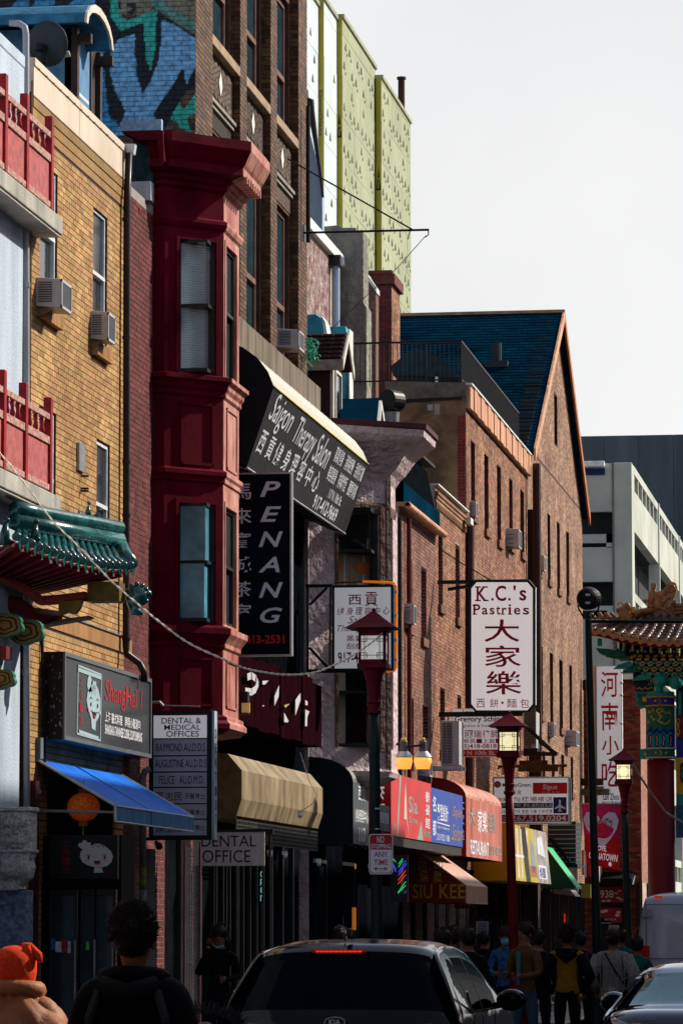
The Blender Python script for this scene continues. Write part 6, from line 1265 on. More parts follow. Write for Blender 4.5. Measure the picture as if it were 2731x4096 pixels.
# ------------------------------------------------------------------ barrel awnings and wrapped signs
def barrel(label, Xf, ya, yb_, zt_, zf, zb2, mats, xw=-9.5, rise=.35, ribs=10):
    A = thing('awning', label, 'awning', (xw, (ya + yb_) / 2, zb2)); R = Xf - xw; pr = [(xw, zt_)] + [(xw + R * math.sin(t), zf + (zt_ - zf) * math.cos(t)) for t in np.linspace(.35, 1.57, 7)]
    MB().prism([(x, ya, z) for x, z in pr] + [(Xf, ya, zb2), (xw, ya, zb2)], (0, .012, 0)).build('end_panel', mats[0], A); MB().prism([(x, yb_ - .012, z) for x, z in pr] + [(Xf, yb_ - .012, zb2), (xw, yb_ - .012, zb2)], (0, .012, 0)).build('end_panel', mats[0], A)
    mb = MB(); d = (yb_ - ya) / ribs
    for i in range(ribs):
        for j in range(4):
            t0, t1 = j / 4, (j + 1) / 4; s0, s1 = .03 * math.sin(3.1416 * t0), .03 * math.sin(3.1416 * t1)
            for (x0, z0), (x1, z1) in zip(pr[:-1], pr[1:]): mb.quad((x0 - s0, ya + d * (i + t0), z0 - s0), (x0 - s1, ya + d * (i + t1), z0 - s1), (x1 - s1, ya + d * (i + t1), z1 - s1), (x1 - s0, ya + d * (i + t0), z1 - s0))
    mb.build('cover', mats[1], A); MB().quad((Xf, ya, zb2), (Xf, yb_, zb2), (Xf, yb_, zf), (Xf, ya, zf)).build('front', mats[2], A); MB().quad((xw, ya, zb2 + .01), (xw, yb_, zb2 + .01), (Xf, yb_, zb2 + .01), (Xf, ya, zb2 + .01)).build('underside', under, A)
    return A, Face((Xf, ya, zb2), (Xf, yb_, zb2), (Xf, yb_, zf), (Xf, ya, zf), A, .004), Face((xw, ya, zb2), (Xf, ya, zb2), (Xf, ya, zt_), (xw, ya, zt_), A, .004)
Xf = -8.80; ya = 61.9
A, f, g = barrel('black barrel awning numbered 117 with white characters on its narrow front', Xf, ya, FY(1475, Xf), 4.38, 3.98, 3.02, [M('navy_black', (.008, .014, .022), .6, .2), M('grey_canvas', (.18, .19, .19), .5, .2), M('slate_canvas', (.07, .085, .10), .55, .2)], ribs=4)
f.text('西貢', .3, .72, .75, .96, whi, .03); f.text('健身理容中心', .1, .36, .95, .58, whi, .03); f.text('117', .35, .04, .75, .28, whi, .04)
# fake icicle fringe of lights
Q_ = thing('light_fringe', 'fringe of pale unlit string lights below the black barrel awning', 'string lights', P(1430, 3380, Y=62)); random.seed(8); mb = MB()
for i in range(60): x = random.uniform(1345, 1465); y = 3366 + abs(random.gauss(0, 14)); mb.ball(P(x, y, Y=62.2 + random.random()), .012, 5)
mb.build('bulbs', M('dull_bulb', (.22, .22, .22), .6), Q_, kind='stuff')
# Thai sign (red box) and blue sign
Xf = -8.75; rdp = M('red_panel', (.26, .006, .010), .4, .15, 2, .05); ya, ym, ye = 66.0, FY(1725, Xf), FY(1850, Xf); zt_, zb2 = 4.28, 3.24
A = thing('sign', 'red Thai restaurant box sign with grey-white spire pattern', 'sign', (-9.2, 68, zb2))
MB().box((-9.5, ya, zb2), (Xf - .002, ym - .01, zt_)).build('box', rdp, A)
pkp = M('sunlit_red_front', (.58, .05, .055), .45, .15, 1.5, .05); f = Face((Xf, ya, zb2), (Xf, ym - .02, zb2), (Xf, ym - .02, zt_), (Xf, ya, zt_), A, .003); f.patch(0, 0, 1, 1, pkp, 1); gw = M('grey_green_print', (.30, .33, .31), .5, bump=0)  # street face coloured lighter than the red box, sunlight put into its red
f.poly([(.12, 0), (.16, 0), (.24, 1), (.2, 1)], gw); f.poly([(.30, .3), (.34, .95), (.38, .3), (.42, .05), (.36, .3)], M('cream_print'), 2); f.poly([(.62, 0), (.78, 0), (.74, .34)], gw); f.text('Sia', .42, .42, .64, .7, gw, .03); f.text('Cuisine', .42, .26, .64, .36, gw, .01)
f.col('泰餐館', .84, .22, .96, .85, whi, .01, .2); f.text('Restaurant', .8, .08, .98, .2, gw, .02); f.text('119', .02, .1, .1, .2, gw, .02)
g = Face((-9.5, ya, zb2), (Xf, ya, zb2), (Xf, ya, zt_), (-9.5, ya, zt_), A, .003); g.text('泰', .66, .55, .86, .93, wface, .04); g.text('國', .66, .15, .86, .50, wface, .04)
A = thing('sign', 'royal blue sign with gold script beside the red Thai sign', 'sign', (-9.2, 73, zb2)); z2 = 4.22
MB().box((-9.5, ym, zb2), (Xf - .002, ye, z2)).build('box', navy, A); f = Face((Xf, ym, zb2), (Xf, ye, zb2), (Xf, ye, z2), (Xf, ym, z2), A, .003); f.patch(0, 0, 1, 1, M('royal_blue', (.035, .085, .42), .4, .1, 1.5, .03), 1)
f.col('名都', .04, .12, .14, .86, wface, .02, .5); f.text('髮型設計', .18, .42, .52, .74, wface, .02); f.line([(.16, .38), (.56, .36)], .02, wface, asp=4); f.text('215 922 1188', .16, .06, .56, .18, grw, .01); f.text('Style', .66, .5, .98, .76, gold, 0, .4); f.text('Salon', .64, .1, .98, .42, gold, 0, .4); f.text('Hair & Beauty', .18, .26, .56, .33, grw, 0); f.line([(.62, .02), (.58, .5), (.66, .95)], .015, gold, asp=4)
MB().box((-9.5, ya, zb2 - .16), (Xf - .02, ye, zb2 - .004)).build('soffit', M('corrugated_dark', (.04, .035, .032), .6), A)
A, f, g = barrel('dark red barrel awning with faded pink front and white characters', -8.77, FY(1865, -8.77), FY(2008, -8.77), 4.62, 4.22, 3.08, [rdp, M('sunlit_salmon_cover', (.42, .10, .08), .5, .2, 2, col2=(.62, .30, .22)), M('sunlit_salmon', (.42, .09, .075), .55, .3, 1.2, .05, streak=.8, col2=(.62, .22, .17))], ribs=9)  # cover and front carry the sunlight in their paler pink
f.text('大', .05, .55, .25, .85, gw, .03); f.text('家樂', .30, .45, .56, .85, wface, .02); f.text('酒樓', .6, .5, .8, .85, gw, .02); f.text('RESTAURANT', .1, .05, .6, .3, wface, .03); f.text('215-922', .62, .1, .96, .26, gw, .02); g.col('大家樂', .78, .2, .95, .72, wface, .02, .4)
# Siu Kee awning and the two smaller ones of the same kind
def wedge(label, Xf, ya, yb_, zt_, zf, zv, mats, xw=-9.5):
    A = thing('awning', label, 'awning', (xw, (ya + yb_) / 2, zv)); pts = [(xw, zt_), (xw + .10, zt_), (Xf, zf), (Xf, zv), (xw, zv)]
    for y in (ya, yb_ - .01): MB().prism([(x, y, z) for x, z in pts], (0, .01, 0)).build('end_panel', mats[0], A)
    MB().quad((xw + .10, ya, zt_), (Xf, ya, zf), (Xf, yb_, zf), (xw + .10, yb_, zt_)).quad((xw, ya, zt_), (xw + .1, ya, zt_), (xw + .1, yb_, zt_), (xw, yb_, zt_)).build('cover', mats[1], A); MB().quad((Xf, ya, zv), (Xf, yb_, zv), (Xf, yb_, zf), (Xf, ya, zf)).build('valance', mats[2], A)
    MB().tube([(xw + .1, ya, zt_), (Xf, ya, zf), (Xf, ya, zv)], .014, 5).tube([(Xf, ya, zv), (Xf, yb_, zv)], .01, 5).build('frame', mats[1], A)
    return A, Face((xw, ya, zv), (Xf, ya, zv), (Xf, ya, zt_), (xw, ya, zt_), A, .004)
ya = 73.2; Xf = P(1863, 3540, Y=ya).x
A, g = wedge('dark red SIU KEE awning with gold lettering on its end and tan valance', Xf, ya, FY(1950, Xf), 3.17, 2.48, 2.16, [M('siu_red', (.16, .006, .006), .6, .2), M('tan_pink_canvas', (.50, .30, .24), .6, .2, 2), M('tan_valance', (.42, .22, .16), .65, .3, 6, .2, streak=.8)], xw=XX(1632, ya))
g.text('趙', .17, .55, .33, .86, gold, .01); g.text('記', .46, .62, .60, .86, gold, .01); g.text('燒', .20, .38, .35, .58, gold, .01); g.text('臘', .44, .36, .58, .58, gold, .01); g.text('SIU', .08, .08, .42, .34, gold, .01); g.text('KEE', .54, .08, .98, .34, gold, .01)
n_ = single(MB().box(P(1815, 3634, Y=76), P(1892, 3605, Y=76.05)), 'sign', M('red_hang', (.30, .008, .006), .5), 'small red hanging sign with reversed gold figures under the SIU KEE awning', 'sign'); g = Face(P(1815, 3634, Y=76), P(1892, 3634, Y=76), P(1892, 3605, Y=76), P(1815, 3605, Y=76), n_, .004); g.text('918', .9, .15, .25, .85, gold, .02)
# yellow awning with menu pictures
ya = 85; Xf = P(2062, 3400, Y=ya).x; yb_ = FY(2203, Xf)
A = thing('awning', 'yellow box awning with faded menu pictures on its front', 'awning', (-9.2, 88, 2.7)); zt_, zb2 = 3.90, 2.70; yc2 = M('yellow_canvas', (.62, .36, .015), .6, .15, 2, .1)
MB().prism([(-9.5, ya, zb2), (Xf, ya, zb2), (Xf - .12, ya, zt_), (-9.5, ya, zt_ + .1)], (0, yb_ - ya, 0)).build('cover', yc2, A)
f = Face((Xf, ya, zb2), (Xf, yb_, zb2), (Xf - .12, yb_, zt_), (Xf - .12, ya, zt_), A, .004); f.patch(0, 0, .62, 1, M('olive_yellow', (.46, .36, .035), .5, .2, 3, .05, streak=.8)); f.patch(.62, 0, 1, 1, M('faded_picture', (.28, .30, .36), .5, .5, 2.5, .05, col2=(.50, .42, .36)))
for a_, b_ in ((.05, .1), (.15, .2), (.26, .36)): f.poly([(a_, .05), (b_, .05), (b_ + .08, .95), (a_ + .08, .95)], M('cream_print'), 2)
f.patch(.0, .42, .3, .47, grw, 3); f.poly([(.46, .2), (.56, .15), (.58, .7), (.5, .8)], M('blue_grey_print', (.2, .25, .38)), 2); f.patch(.42, .1, .6, .3, M('red_grey_print', (.34, .14, .10)), 2); f.patch(.66, .08, .9, .34, grw, 2); f.text('燒臘', .68, .1, .86, .3, navy, 0, k=3); f.poly([(.68, .55), (.9, .5), (.85, .9), (.7, .85)], M('pale_print', (.55, .6, .66)), 2)
S = thing('louvred_cabinet', 'dark corrugated metal box with horizontal ribs behind the yellow awning', 'cabinet', P(2200, 3460, Y=95)); Y = 96
MB().box(P(2190, 3462, Y=Y), P(2322, 3292, Y=Y + 1.5)).build('box', M('charcoal_metal', (.035, .037, .042), .5, .2), S)
for i in range(9): y = 3300 + i * 18.5; MB().box(P(2190, y + 2, Y=Y - .04), P(2323, y - 1, Y=Y)).build('rib', metl, S)
MB().box(P(2180, 3470, Y=Y - .1), P(2330, 3460, Y=Y + 1.5)).build('ledge', blk, S); MB().tube([P(2195, 3350, Y=Y - .3), P(2275, 3445, Y=Y - .1)], .05, 4).build('brace', blk, S)
A, g = wedge('dark green wedge awning with a sunlit emerald edge', P(2300, 3555, Y=93.5).x, 93.5, 95.2, ZZ(2205, 3395, -8.85), P(0, 3552, Y=93.5).z, P(0, 3558, Y=93.5).z, [M('deep_green', (.005, .05, .035), .6), M('emerald_canvas', (.01, .42, .18), .5, .1), M('emerald_canvas')], xw=-8.85)
# small shop things far down
Bx = thing('awning', 'small white flat awning under the green wedge awning', 'awning', P(2200, 3580, Y=98)); MB().prism([P(2212, 3575, Y=98), P(2212, 3555, Y=98), P(2280, 3560, Y=98), P(2300, 3585, Y=98)], (0, 1.5, 0)).build('canopy', M('faded_picture'), Bx)
Bx = thing('sign', 'small olive yellow sign left of the tall dark pole', 'sign', P(2325, 3580, Y=101)); MB().box(P(2322, 3592, Y=101), P(2362, 3537, Y=101.1)).build('board', M('olive_board', (.30, .28, .05), .6), Bx)
Bx = thing('sign', 'grey sign with picture panels behind the green awning', 'sign', P(2250, 3550, Y=99)); MB().box(P(2250, 3570, Y=100), P(2310, 3470, Y=100.1)).build('board', M('faded_picture'), Bx)
Bx = thing('banner', 'string of small red and white banners behind the tall dark pole', 'banner', P(2335, 3450, Y=103))
for i in range(4): MB().box(P(2326 + i * 9, 3500 + 8 * (i % 2), Y=103), P(2333 + i * 9, 3400 + i * 4, Y=103.02)).build('flag', (bred, whi, crim, bred)[i], Bx)
for k, (xa, ya_, xb, yb2, c_, lab, Y) in enumerate(((1903, 3685, 1953, 3734, (.30, .32, .45), 'pale blue paper notice taped on the dark shop window', 84), (1930, 3745, 1958, 3790, (.2, .22, .3), 'second pale notice below the blue one', 84.2), (2246, 3590, 2272, 3725, (.16, .12, .12), 'narrow poster column with a red neon strip far down the street', 99))):
    n_ = single(MB().box(P(xa, yb2, Y=Y), P(xb, ya_, Y=Y + .02)), 'poster' if k > 1 else 'notice', M('paper_%d' % k, c_, .7, .2, 8, bump=0), lab, 'poster' if k > 1 else 'notice')
    if k < 2:
        g = Face(P(xa, yb2, Y=Y), P(xb, yb2, Y=Y), P(xb, ya_, Y=Y), P(xa, ya_, Y=Y), n_, .005)
        for i in range(6): g.line([(.15, .15 + i * .13), (.85, .15 + i * .13)], .035, ink)
    else: MB().box(P(2255, 3690, Y=Y - .02), P(2259, 3655, Y=Y)).build('neon', M('neon_red', (.9, .02, .03), emit=.5), n_)
# LED ribbons in the barber-striped window
W = thing('led_sign', 'window with green, blue and red zigzag LED ribbons behind the first lamp post', 'sign', P(1600, 3500, Y=66)); Y = 66.4
MB().box(P(1562, 3610, Y=Y), P(1632, 3420, Y=Y + .05)).build('panel', M('led_panel', (.03, .028, .04), .5), W)
led = {k: M('led_' + k, c_, bump=0, emit=1.2) for k, c_ in dict(green=(.02, .75, .2), blue=(.08, .10, .95), red=(.9, .06, .03)).items()}
for (x0, y0, x1, y1, c_) in ((1594, 3455, 1612, 3432, 'green'), (1594, 3467, 1612, 3440, 'green'), (1594, 3488, 1624, 3440, 'blue'), (1594, 3500, 1626, 3452, 'blue'), (1592, 3520, 1624, 3480, 'red'), (1592, 3535, 1624, 3496, 'red'), (1592, 3568, 1624, 3524, 'green'), (1592, 3572, 1624, 3540, 'green'), (1618, 3572, 1626, 3560, 'blue'), (1566, 3430, 1584, 3450, 'green'), (1566, 3455, 1584, 3490, 'blue'), (1566, 3445, 1584, 3480, 'blue')):
    mb = MB(); n = max(3, int(math.hypot(x1 - x0, y1 - y0) / 4))
    for i in range(n): mb.ball(P(x0 + (x1 - x0) * i / n, y0 + (y1 - y0) * i / n, Y=Y - .02), .006, 5)
    mb.build('led_ribbon', led[c_], W)
MB().box(P(1604, 3565, Y=Y - .01), P(1613, 3470, Y=Y)).build('gold_strip', gold, W)
# red lit shopfront bits behind the glass
for (xa, y0_, xb, y1_, c_, Y, lab) in ((1408, 3630, 1424, 3720, (.75, .20, .02), 58.5, 'orange lit strip seen in the dark shopfront'), (1418, 3455, 1424, 3475, (.8, .4, .02), 58.4, 'tiny yellow lamp in the dark shopfront')):
    single(MB().box(P(xa, y1_, Y=60.9), P(xb, y0_, Y=60.95)), 'lamp', M('glow_%d' % xa, c_, bump=0, emit=.25), lab, 'lamp')
# ================================================================== air conditioners
acw = M('ac_white', (.46, .45, .47), .45, .15, 5, .05); acd = M('ac_grille', (.05, .055, .065), .5, .3, 12, .1)
def ac(label, px0, px1, y0, y1, Xf, xw=-9.5, tilt=.03, slots=9, grp='window air conditioners'):
    """window unit: px x-range of its street face, px y-range, Xf = how far it stands out"""
    ya, yb_ = FY(px0, Xf), FY(px1, Xf); z1, z0 = ZZ(px0, y0, Xf), ZZ(px0, y1, Xf)
    A = thing('air_conditioner', label, 'air conditioner', (xw, (ya + yb_) / 2, z0), grp); d = tilt
    MB().prism([(xw - .05, ya, z0), (Xf, ya, z0 - d), (Xf, ya, z1 - d), (xw - .05, ya, z1)], (0, yb_ - ya, 0)).build('case', acw, A, bevel=.008)
    MB().box((Xf, ya + .03, z0 - d + .03), (Xf + .008, yb_ - .03, z1 - d - .03)).build('coil', acd, A)
    mb = MB(); w = Xf - xw; h = z1 - z0
    for i in range(slots): z = z0 + h * (.12 + .74 * i / slots); mb.box((xw + w * .12, ya - .006, z), (xw + w * .66, ya, z + h * .035))
    mb.build('vent_slots', acd, A)
    MB().box((Xf, ya, z0 - d), (Xf + .014, ya + .03, z1 - d)).box((Xf, yb_ - .03, z0 - d), (Xf + .014, yb_, z1 - d)).box((Xf, ya, z0 - d), (Xf + .014, yb_, z0 - d + .03)).box((Xf, ya, z1 - d - .03), (Xf + .014, yb_, z1 - d)).build('bezel', acw, A)
    MB().prism([(xw, ya + .05, z0 - .01), (xw + w * .7, ya + .05, z0 - d - .01), (xw, ya + .05, z0 - .12)], (0, .03, 0)).build('bracket', M('bracket_tan', (.25, .17, .08), .7), A)
ac('window air conditioner nearest the white downpipe on the yellow brick wall', 228, 270, 1092, 1208, -9.22)
ac('window air conditioner nearest the black downspout on the yellow brick wall', 418, 447, 1228, 1342, -9.30)
ac('window air conditioner beside the tinsel plant on the tall brown building', 1192, 1214, 1310, 1385, -9.30, xw=-9.64)
ac('window air conditioner on the dusky brick house left of the pale pilaster', 1654, 1666, 2413, 2492, -9.34, slots=6)
ac('upper left window air conditioner under the copper parapet', 1907, 1915, 2006, 2066, -9.38, slots=6)
ac('window air conditioner directly above the pastry sign', 2079, 2092, 2119, 2190, -9.22, slots=3)
ac('window air conditioner by the dark strip of the gabled building', 2181, 2190, 2226, 2284, -9.35, slots=3)
ac('narrow window air conditioner beside the big rooftop lamp bracket on the gabled building', 2217, 2226, 2888, 2945, -9.35, slots=3)
ac('window air conditioner with two dark openings low on the gabled building', 2307, 2320, 2921, 2980, -9.2, slots=2)
ac('small grey unit behind the twin yellow wall lamps', 1716, 1728, 3035, 3100, -9.3, slots=4)
def cond(label, x0, x1, x2, y0, y1, Y):
    a, b = XX(x0, Y), XX(x1, Y); z1, z0 = P(x0, y0, Y=Y).z, P(x0, y1, Y=Y).z; y2 = b / math.tan(math.radians(90)) if False else Y + .75
    C_ = thing('condenser', label, 'condenser unit', (a, Y, z0)); MB().box((a, Y, z0), (b, y2, z1)).build('case', acw, C_, bevel=.012)
    mb = MB(); n = 26
    for i in range(n): z = z0 + .04 + (z1 - z0 - .08) * i / n; mb.box((a + .03, Y - .008, z), (a + (b - a) * .62, Y, z + (z1 - z0) / n * .55))
    mb.build('louvres', acd, C_, kind='stuff'); MB().box((a + (b - a) * .31, Y - .012, z0 + .03), (a + (b - a) * .34, Y - .006, z1 - .03)).build('rib', acw, C_)
    MB().lathe([(.22, 0), (.22, .03), (.2, .035)], (0, 0, 0), 18).build('fan_guard', metl, C_).matrix_local = Matrix.Translation((b, Y + .38, z0 + (z1 - z0) * .5)) @ Matrix.Rotation(1.5708, 4, 'Y')
    MB().box((-9.5, Y + .02, z0 - .09), (b + .05, Y + .07, z0 - .02)).box((-9.5, Y + .6, z0 - .09), (b + .05, Y + .66, z0 - .02)).box((-9.5, Y + .02, z0 - .09), (-9.42, Y + .07, z0 + .5)).build('bracket', metl, C_); return C_
cond('pale wall-hung condenser unit left of the law office sign', 1765, 1838, 1855, 2882, 3060, 76.5)
C_ = cond('dark-grilled condenser unit on a steel frame right of the second lamp head', 2096, 2148, 2172, 2846, 2998, 86.5)
a, b = XX(2096, 86.5), XX(2150, 86.5); z1, z0 = P(0, 2846, Y=86.5).z, P(0, 2998, Y=86.5).z
MB().box((a + .02, 86.47, z0 + .03), (b - .02, 86.485, z1 - .03)).build('grille_panel', acd, C_)
mb = MB()
for i in range(9): x = a + .03 + (b - a - .06) * i / 8; mb.box((x, 86.455, z0 + .03), (x + .012, 86.47, z1 - .03))
for i in range(14): z = z0 + .03 + (z1 - z0 - .06) * i / 13; mb.box((a + .03, 86.45, z), (b - .03, 86.46, z + .012))
mb.build('wire_guard', M('guard_tan', (.22, .18, .12), .6), C_, kind='stuff')
MB().tube([P(2098, 2900, Y=86.4), P(2215, 3012, Y=86.6)], .045, 5).tube([P(2110, 2930, Y=87), P(2228, 3018, Y=87)], .045, 5).box(P(2092, 3024, Y=86.5), P(2228, 3008, Y=86.6)).box(P(2092, 3010, Y=86.5), P(2160, 2998, Y=87.2)).build('steel_frame', M('rusty_dark', (.03, .02, .018), .8, .4), C_)
# tinsel hanging off the brown building
T_ = thing('tinsel', 'tangle of green and blue tinsel on the corner of the brown building', 'tinsel', P(1235, 1400, Y=61)); random.seed(4)
for m_, n in ((M('tinsel_green', (.02, .40, .16), .4, bump=0), 46), (M('tinsel_blue', (.12, .45, .45), .4, bump=0), 34)):
    mb = MB()
    for i in range(n):
        x, y = random.gauss(1240, 12), random.uniform(1350, 1440); p = P(x, y, Y=61.3 + random.uniform(-.2, .2)); dd = Vector((random.uniform(-.06, .06), random.uniform(-.06, .06), random.uniform(-.09, .03))); mb.tube([p, p + dd, p + dd * 1.5 + Vector((random.uniform(-.03, .03), 0, -.03))], .007, 4)
    mb.tube([P(1230, 1440, Y=61.2), P(1229, 1500, Y=61.2)], .006, 4); mb.build('strand', m_, T_, kind='stuff')
# ------------------------------------------------------------------ flag rod with stay
R_ = thing('flag_bracket', 'long horizontal iron rod with diagonal stay projecting from the brown building', 'bracket', P(1215, 930, Y=60.4)); Y = 60.4
MB().tube([P(1215, 931, Y=Y), P(1715, 919, Y=Y)], .018, 8).tube([P(1118, 617, Y=Y), P(1648, 918, Y=Y)], .013, 6).build('rod', blk, R_)
MB().tube([P(1712, 919, Y=Y), P(1713, 940, Y=Y), P(1704, 944, Y=Y), P(1700, 950, Y=Y)], .01, 6).tube([P(1640, 920, Y=Y), P(1630, 958, Y=Y)], .008, 5).build('hook', blk, R_)
MB().tube([P(1700, 945, Y=Y), P(1585, 1075, Y=61.5), P(1430, 1215, Y=62.5), P(1320, 1320, Y=63.5)], .006, 4).build('wire', blk, R_)
MB().box(P(1208, 965, Y=Y), P(1222, 900, Y=Y + .05)).build('plate', metl, R_)
# ------------------------------------------------------------------ small wall lights
W_ = thing('wall_lamp', 'small black wall lamp with yellow lens at the foot of the maroon bay', 'lamp', P(965, 2850, Y=51)); Y = 51.0
MB().box(P(958, 2855, Y=Y), P(999, 2768, Y=Y + .15)).build('housing', blk, W_, bevel=.006); MB().box(P(966, 2850, Y=Y - .03), P(1000, 2812, Y=Y)).build('lens', M('yellow_lens', (.70, .52, .16), .3, .15, 9, bump=0, emit=.12), W_)
W_ = thing('wall_lamp', 'pair of floodlights with glowing orange glass on a red pipe above the Thai sign', 'lamp', P(1560, 3050, Y=66)); Y = 66.0
MB().tube([P(1538, 3068, Y=Y), P(1543, 3010, Y=Y), P(1560, 2985, Y=Y), P(1590, 2975, Y=Y)], .025, 8).build('red_pipe', bred, W_, smooth=True); MB().tube([P(1585, 2975, Y=Y), P(1650, 2985, Y=Y), P(1690, 2980, Y=Y)], .02, 8).build('arm', blk, W_)
og = M('orange_glow', (1.0, .36, .06), .3, .3, 12, bump=0, emit=.95, col2=(1, .52, .15))
for cx, cy, s_ in ((1614, 3030, 0), (1690, 3030, .08)):
    c = P(cx, cy, Y=Y + s_)
    MB().lathe([(.115, -.19), (.148, -.06), (.14, .0)], c, 18).build('glass', og, W_, smooth=True)
    MB().lathe([(.15, -.005), (.155, .01), (.085, .10), (.07, .10)], c, 18).build('reflector', M('zinc', (.42, .44, .48), .3, .15, metal=.7), W_, smooth=False)
    MB().lathe([(.07, .1), (.066, .26), (.055, .28)], c, 14).build('ballast', M('dark_housing', (.07, .07, .09), .5), W_); MB().lathe([(.04, .28), (.045, .31), (.03, .33)], c, 10).build('photocell', M('yellow_cap', (.65, .45, .03), .4), W_)
for cx, cy in ((1200, 3262), (1080, 3420), (1140, 3425), (1275, 3455)):
    C_ = thing('security_camera', {1200: 'white dome camera under the beige shutter housing', 1080: 'small white camera right of the dental office sign', 1140: 'white box camera on the dark wall right of the dental office sign', 1275: 'black and white camera under the black barrel awning'}[cx], 'camera', P(cx, cy, Y=55))
    Y = 55; MB().box(P(cx - 12, cy - 6, Y=Y), P(cx + 10, cy - 20, Y=Y + .06)).build('mount', whi, C_); MB().ball(P(cx, cy, Y=Y), .035, 8).build('dome', M('camera_white', (.6, .62, .62)), C_, smooth=True)
MB().tube([P(1200, 3010, Y=54), P(1235, 3120, Y=54), P(1265, 3180, Y=54), P(1250, 3215, Y=54), P(1205, 3245, Y=54)], .006, 4).build('loose_wire', metl, C_)
# ------------------------------------------------------------------ rope of lights
rp = [(-60, 1760), (13, 1826), (115, 1953), (210, 2080), (319, 2189), (440, 2317), (555, 2419), (657, 2502), (765, 2578), (906, 2642), (970, 2670), (1060, 2690), (1155, 2699), (1257, 2690), (1346, 2655), (1429, 2610), (1500, 2559), (1532, 2530)]
pts = [P(x, y, Y=38 + 5.4 * i / (len(rp) - 1)) for i, (x, y) in enumerate(rp)]; dn = []
for i in range(len(pts) - 1):
    p0, p1, p2, p3 = pts[max(i - 1, 0)], pts[i], pts[i + 1], pts[min(i + 2, len(pts) - 1)]
    for j in range(12): t = j / 12; dn.append(.5 * ((2 * p1) + (-p0 + p2) * t + (2 * p0 - 5 * p1 + 4 * p2 - p3) * t * t + (-p0 + 3 * p1 - 3 * p2 + p3) * t ** 3))
dn.append(pts[-1]); mb = MB(); k = 0
for s_ in (0, 1): mb.tube([p + Vector((0, .008 * math.cos(i * 1.1 + s_ * 3.14), .008 * math.sin(i * 1.1 + s_ * 3.14))) for i, p in enumerate(dn)], .0065, 5)
R_ = single(mb, 'rope', M('pale_rope', (.95, .86, .70), .6, .3, 60, .2), 'twisted pale rope sagging from the balcony to the first lamp post', 'rope')
rp = [(2532, 3050), (2545, 3085), (2600, 3170), (2660, 3250), (2731, 3292), (2780, 3300)]
single(MB().tube([P(x, y, Y=70 + i * 2) for i, (x, y) in enumerate(rp)], .02, 6), 'rope', M('white_cord', (.5, .45, .45), .6), 'thin pale cord from the third lamp to the gate column', 'rope')
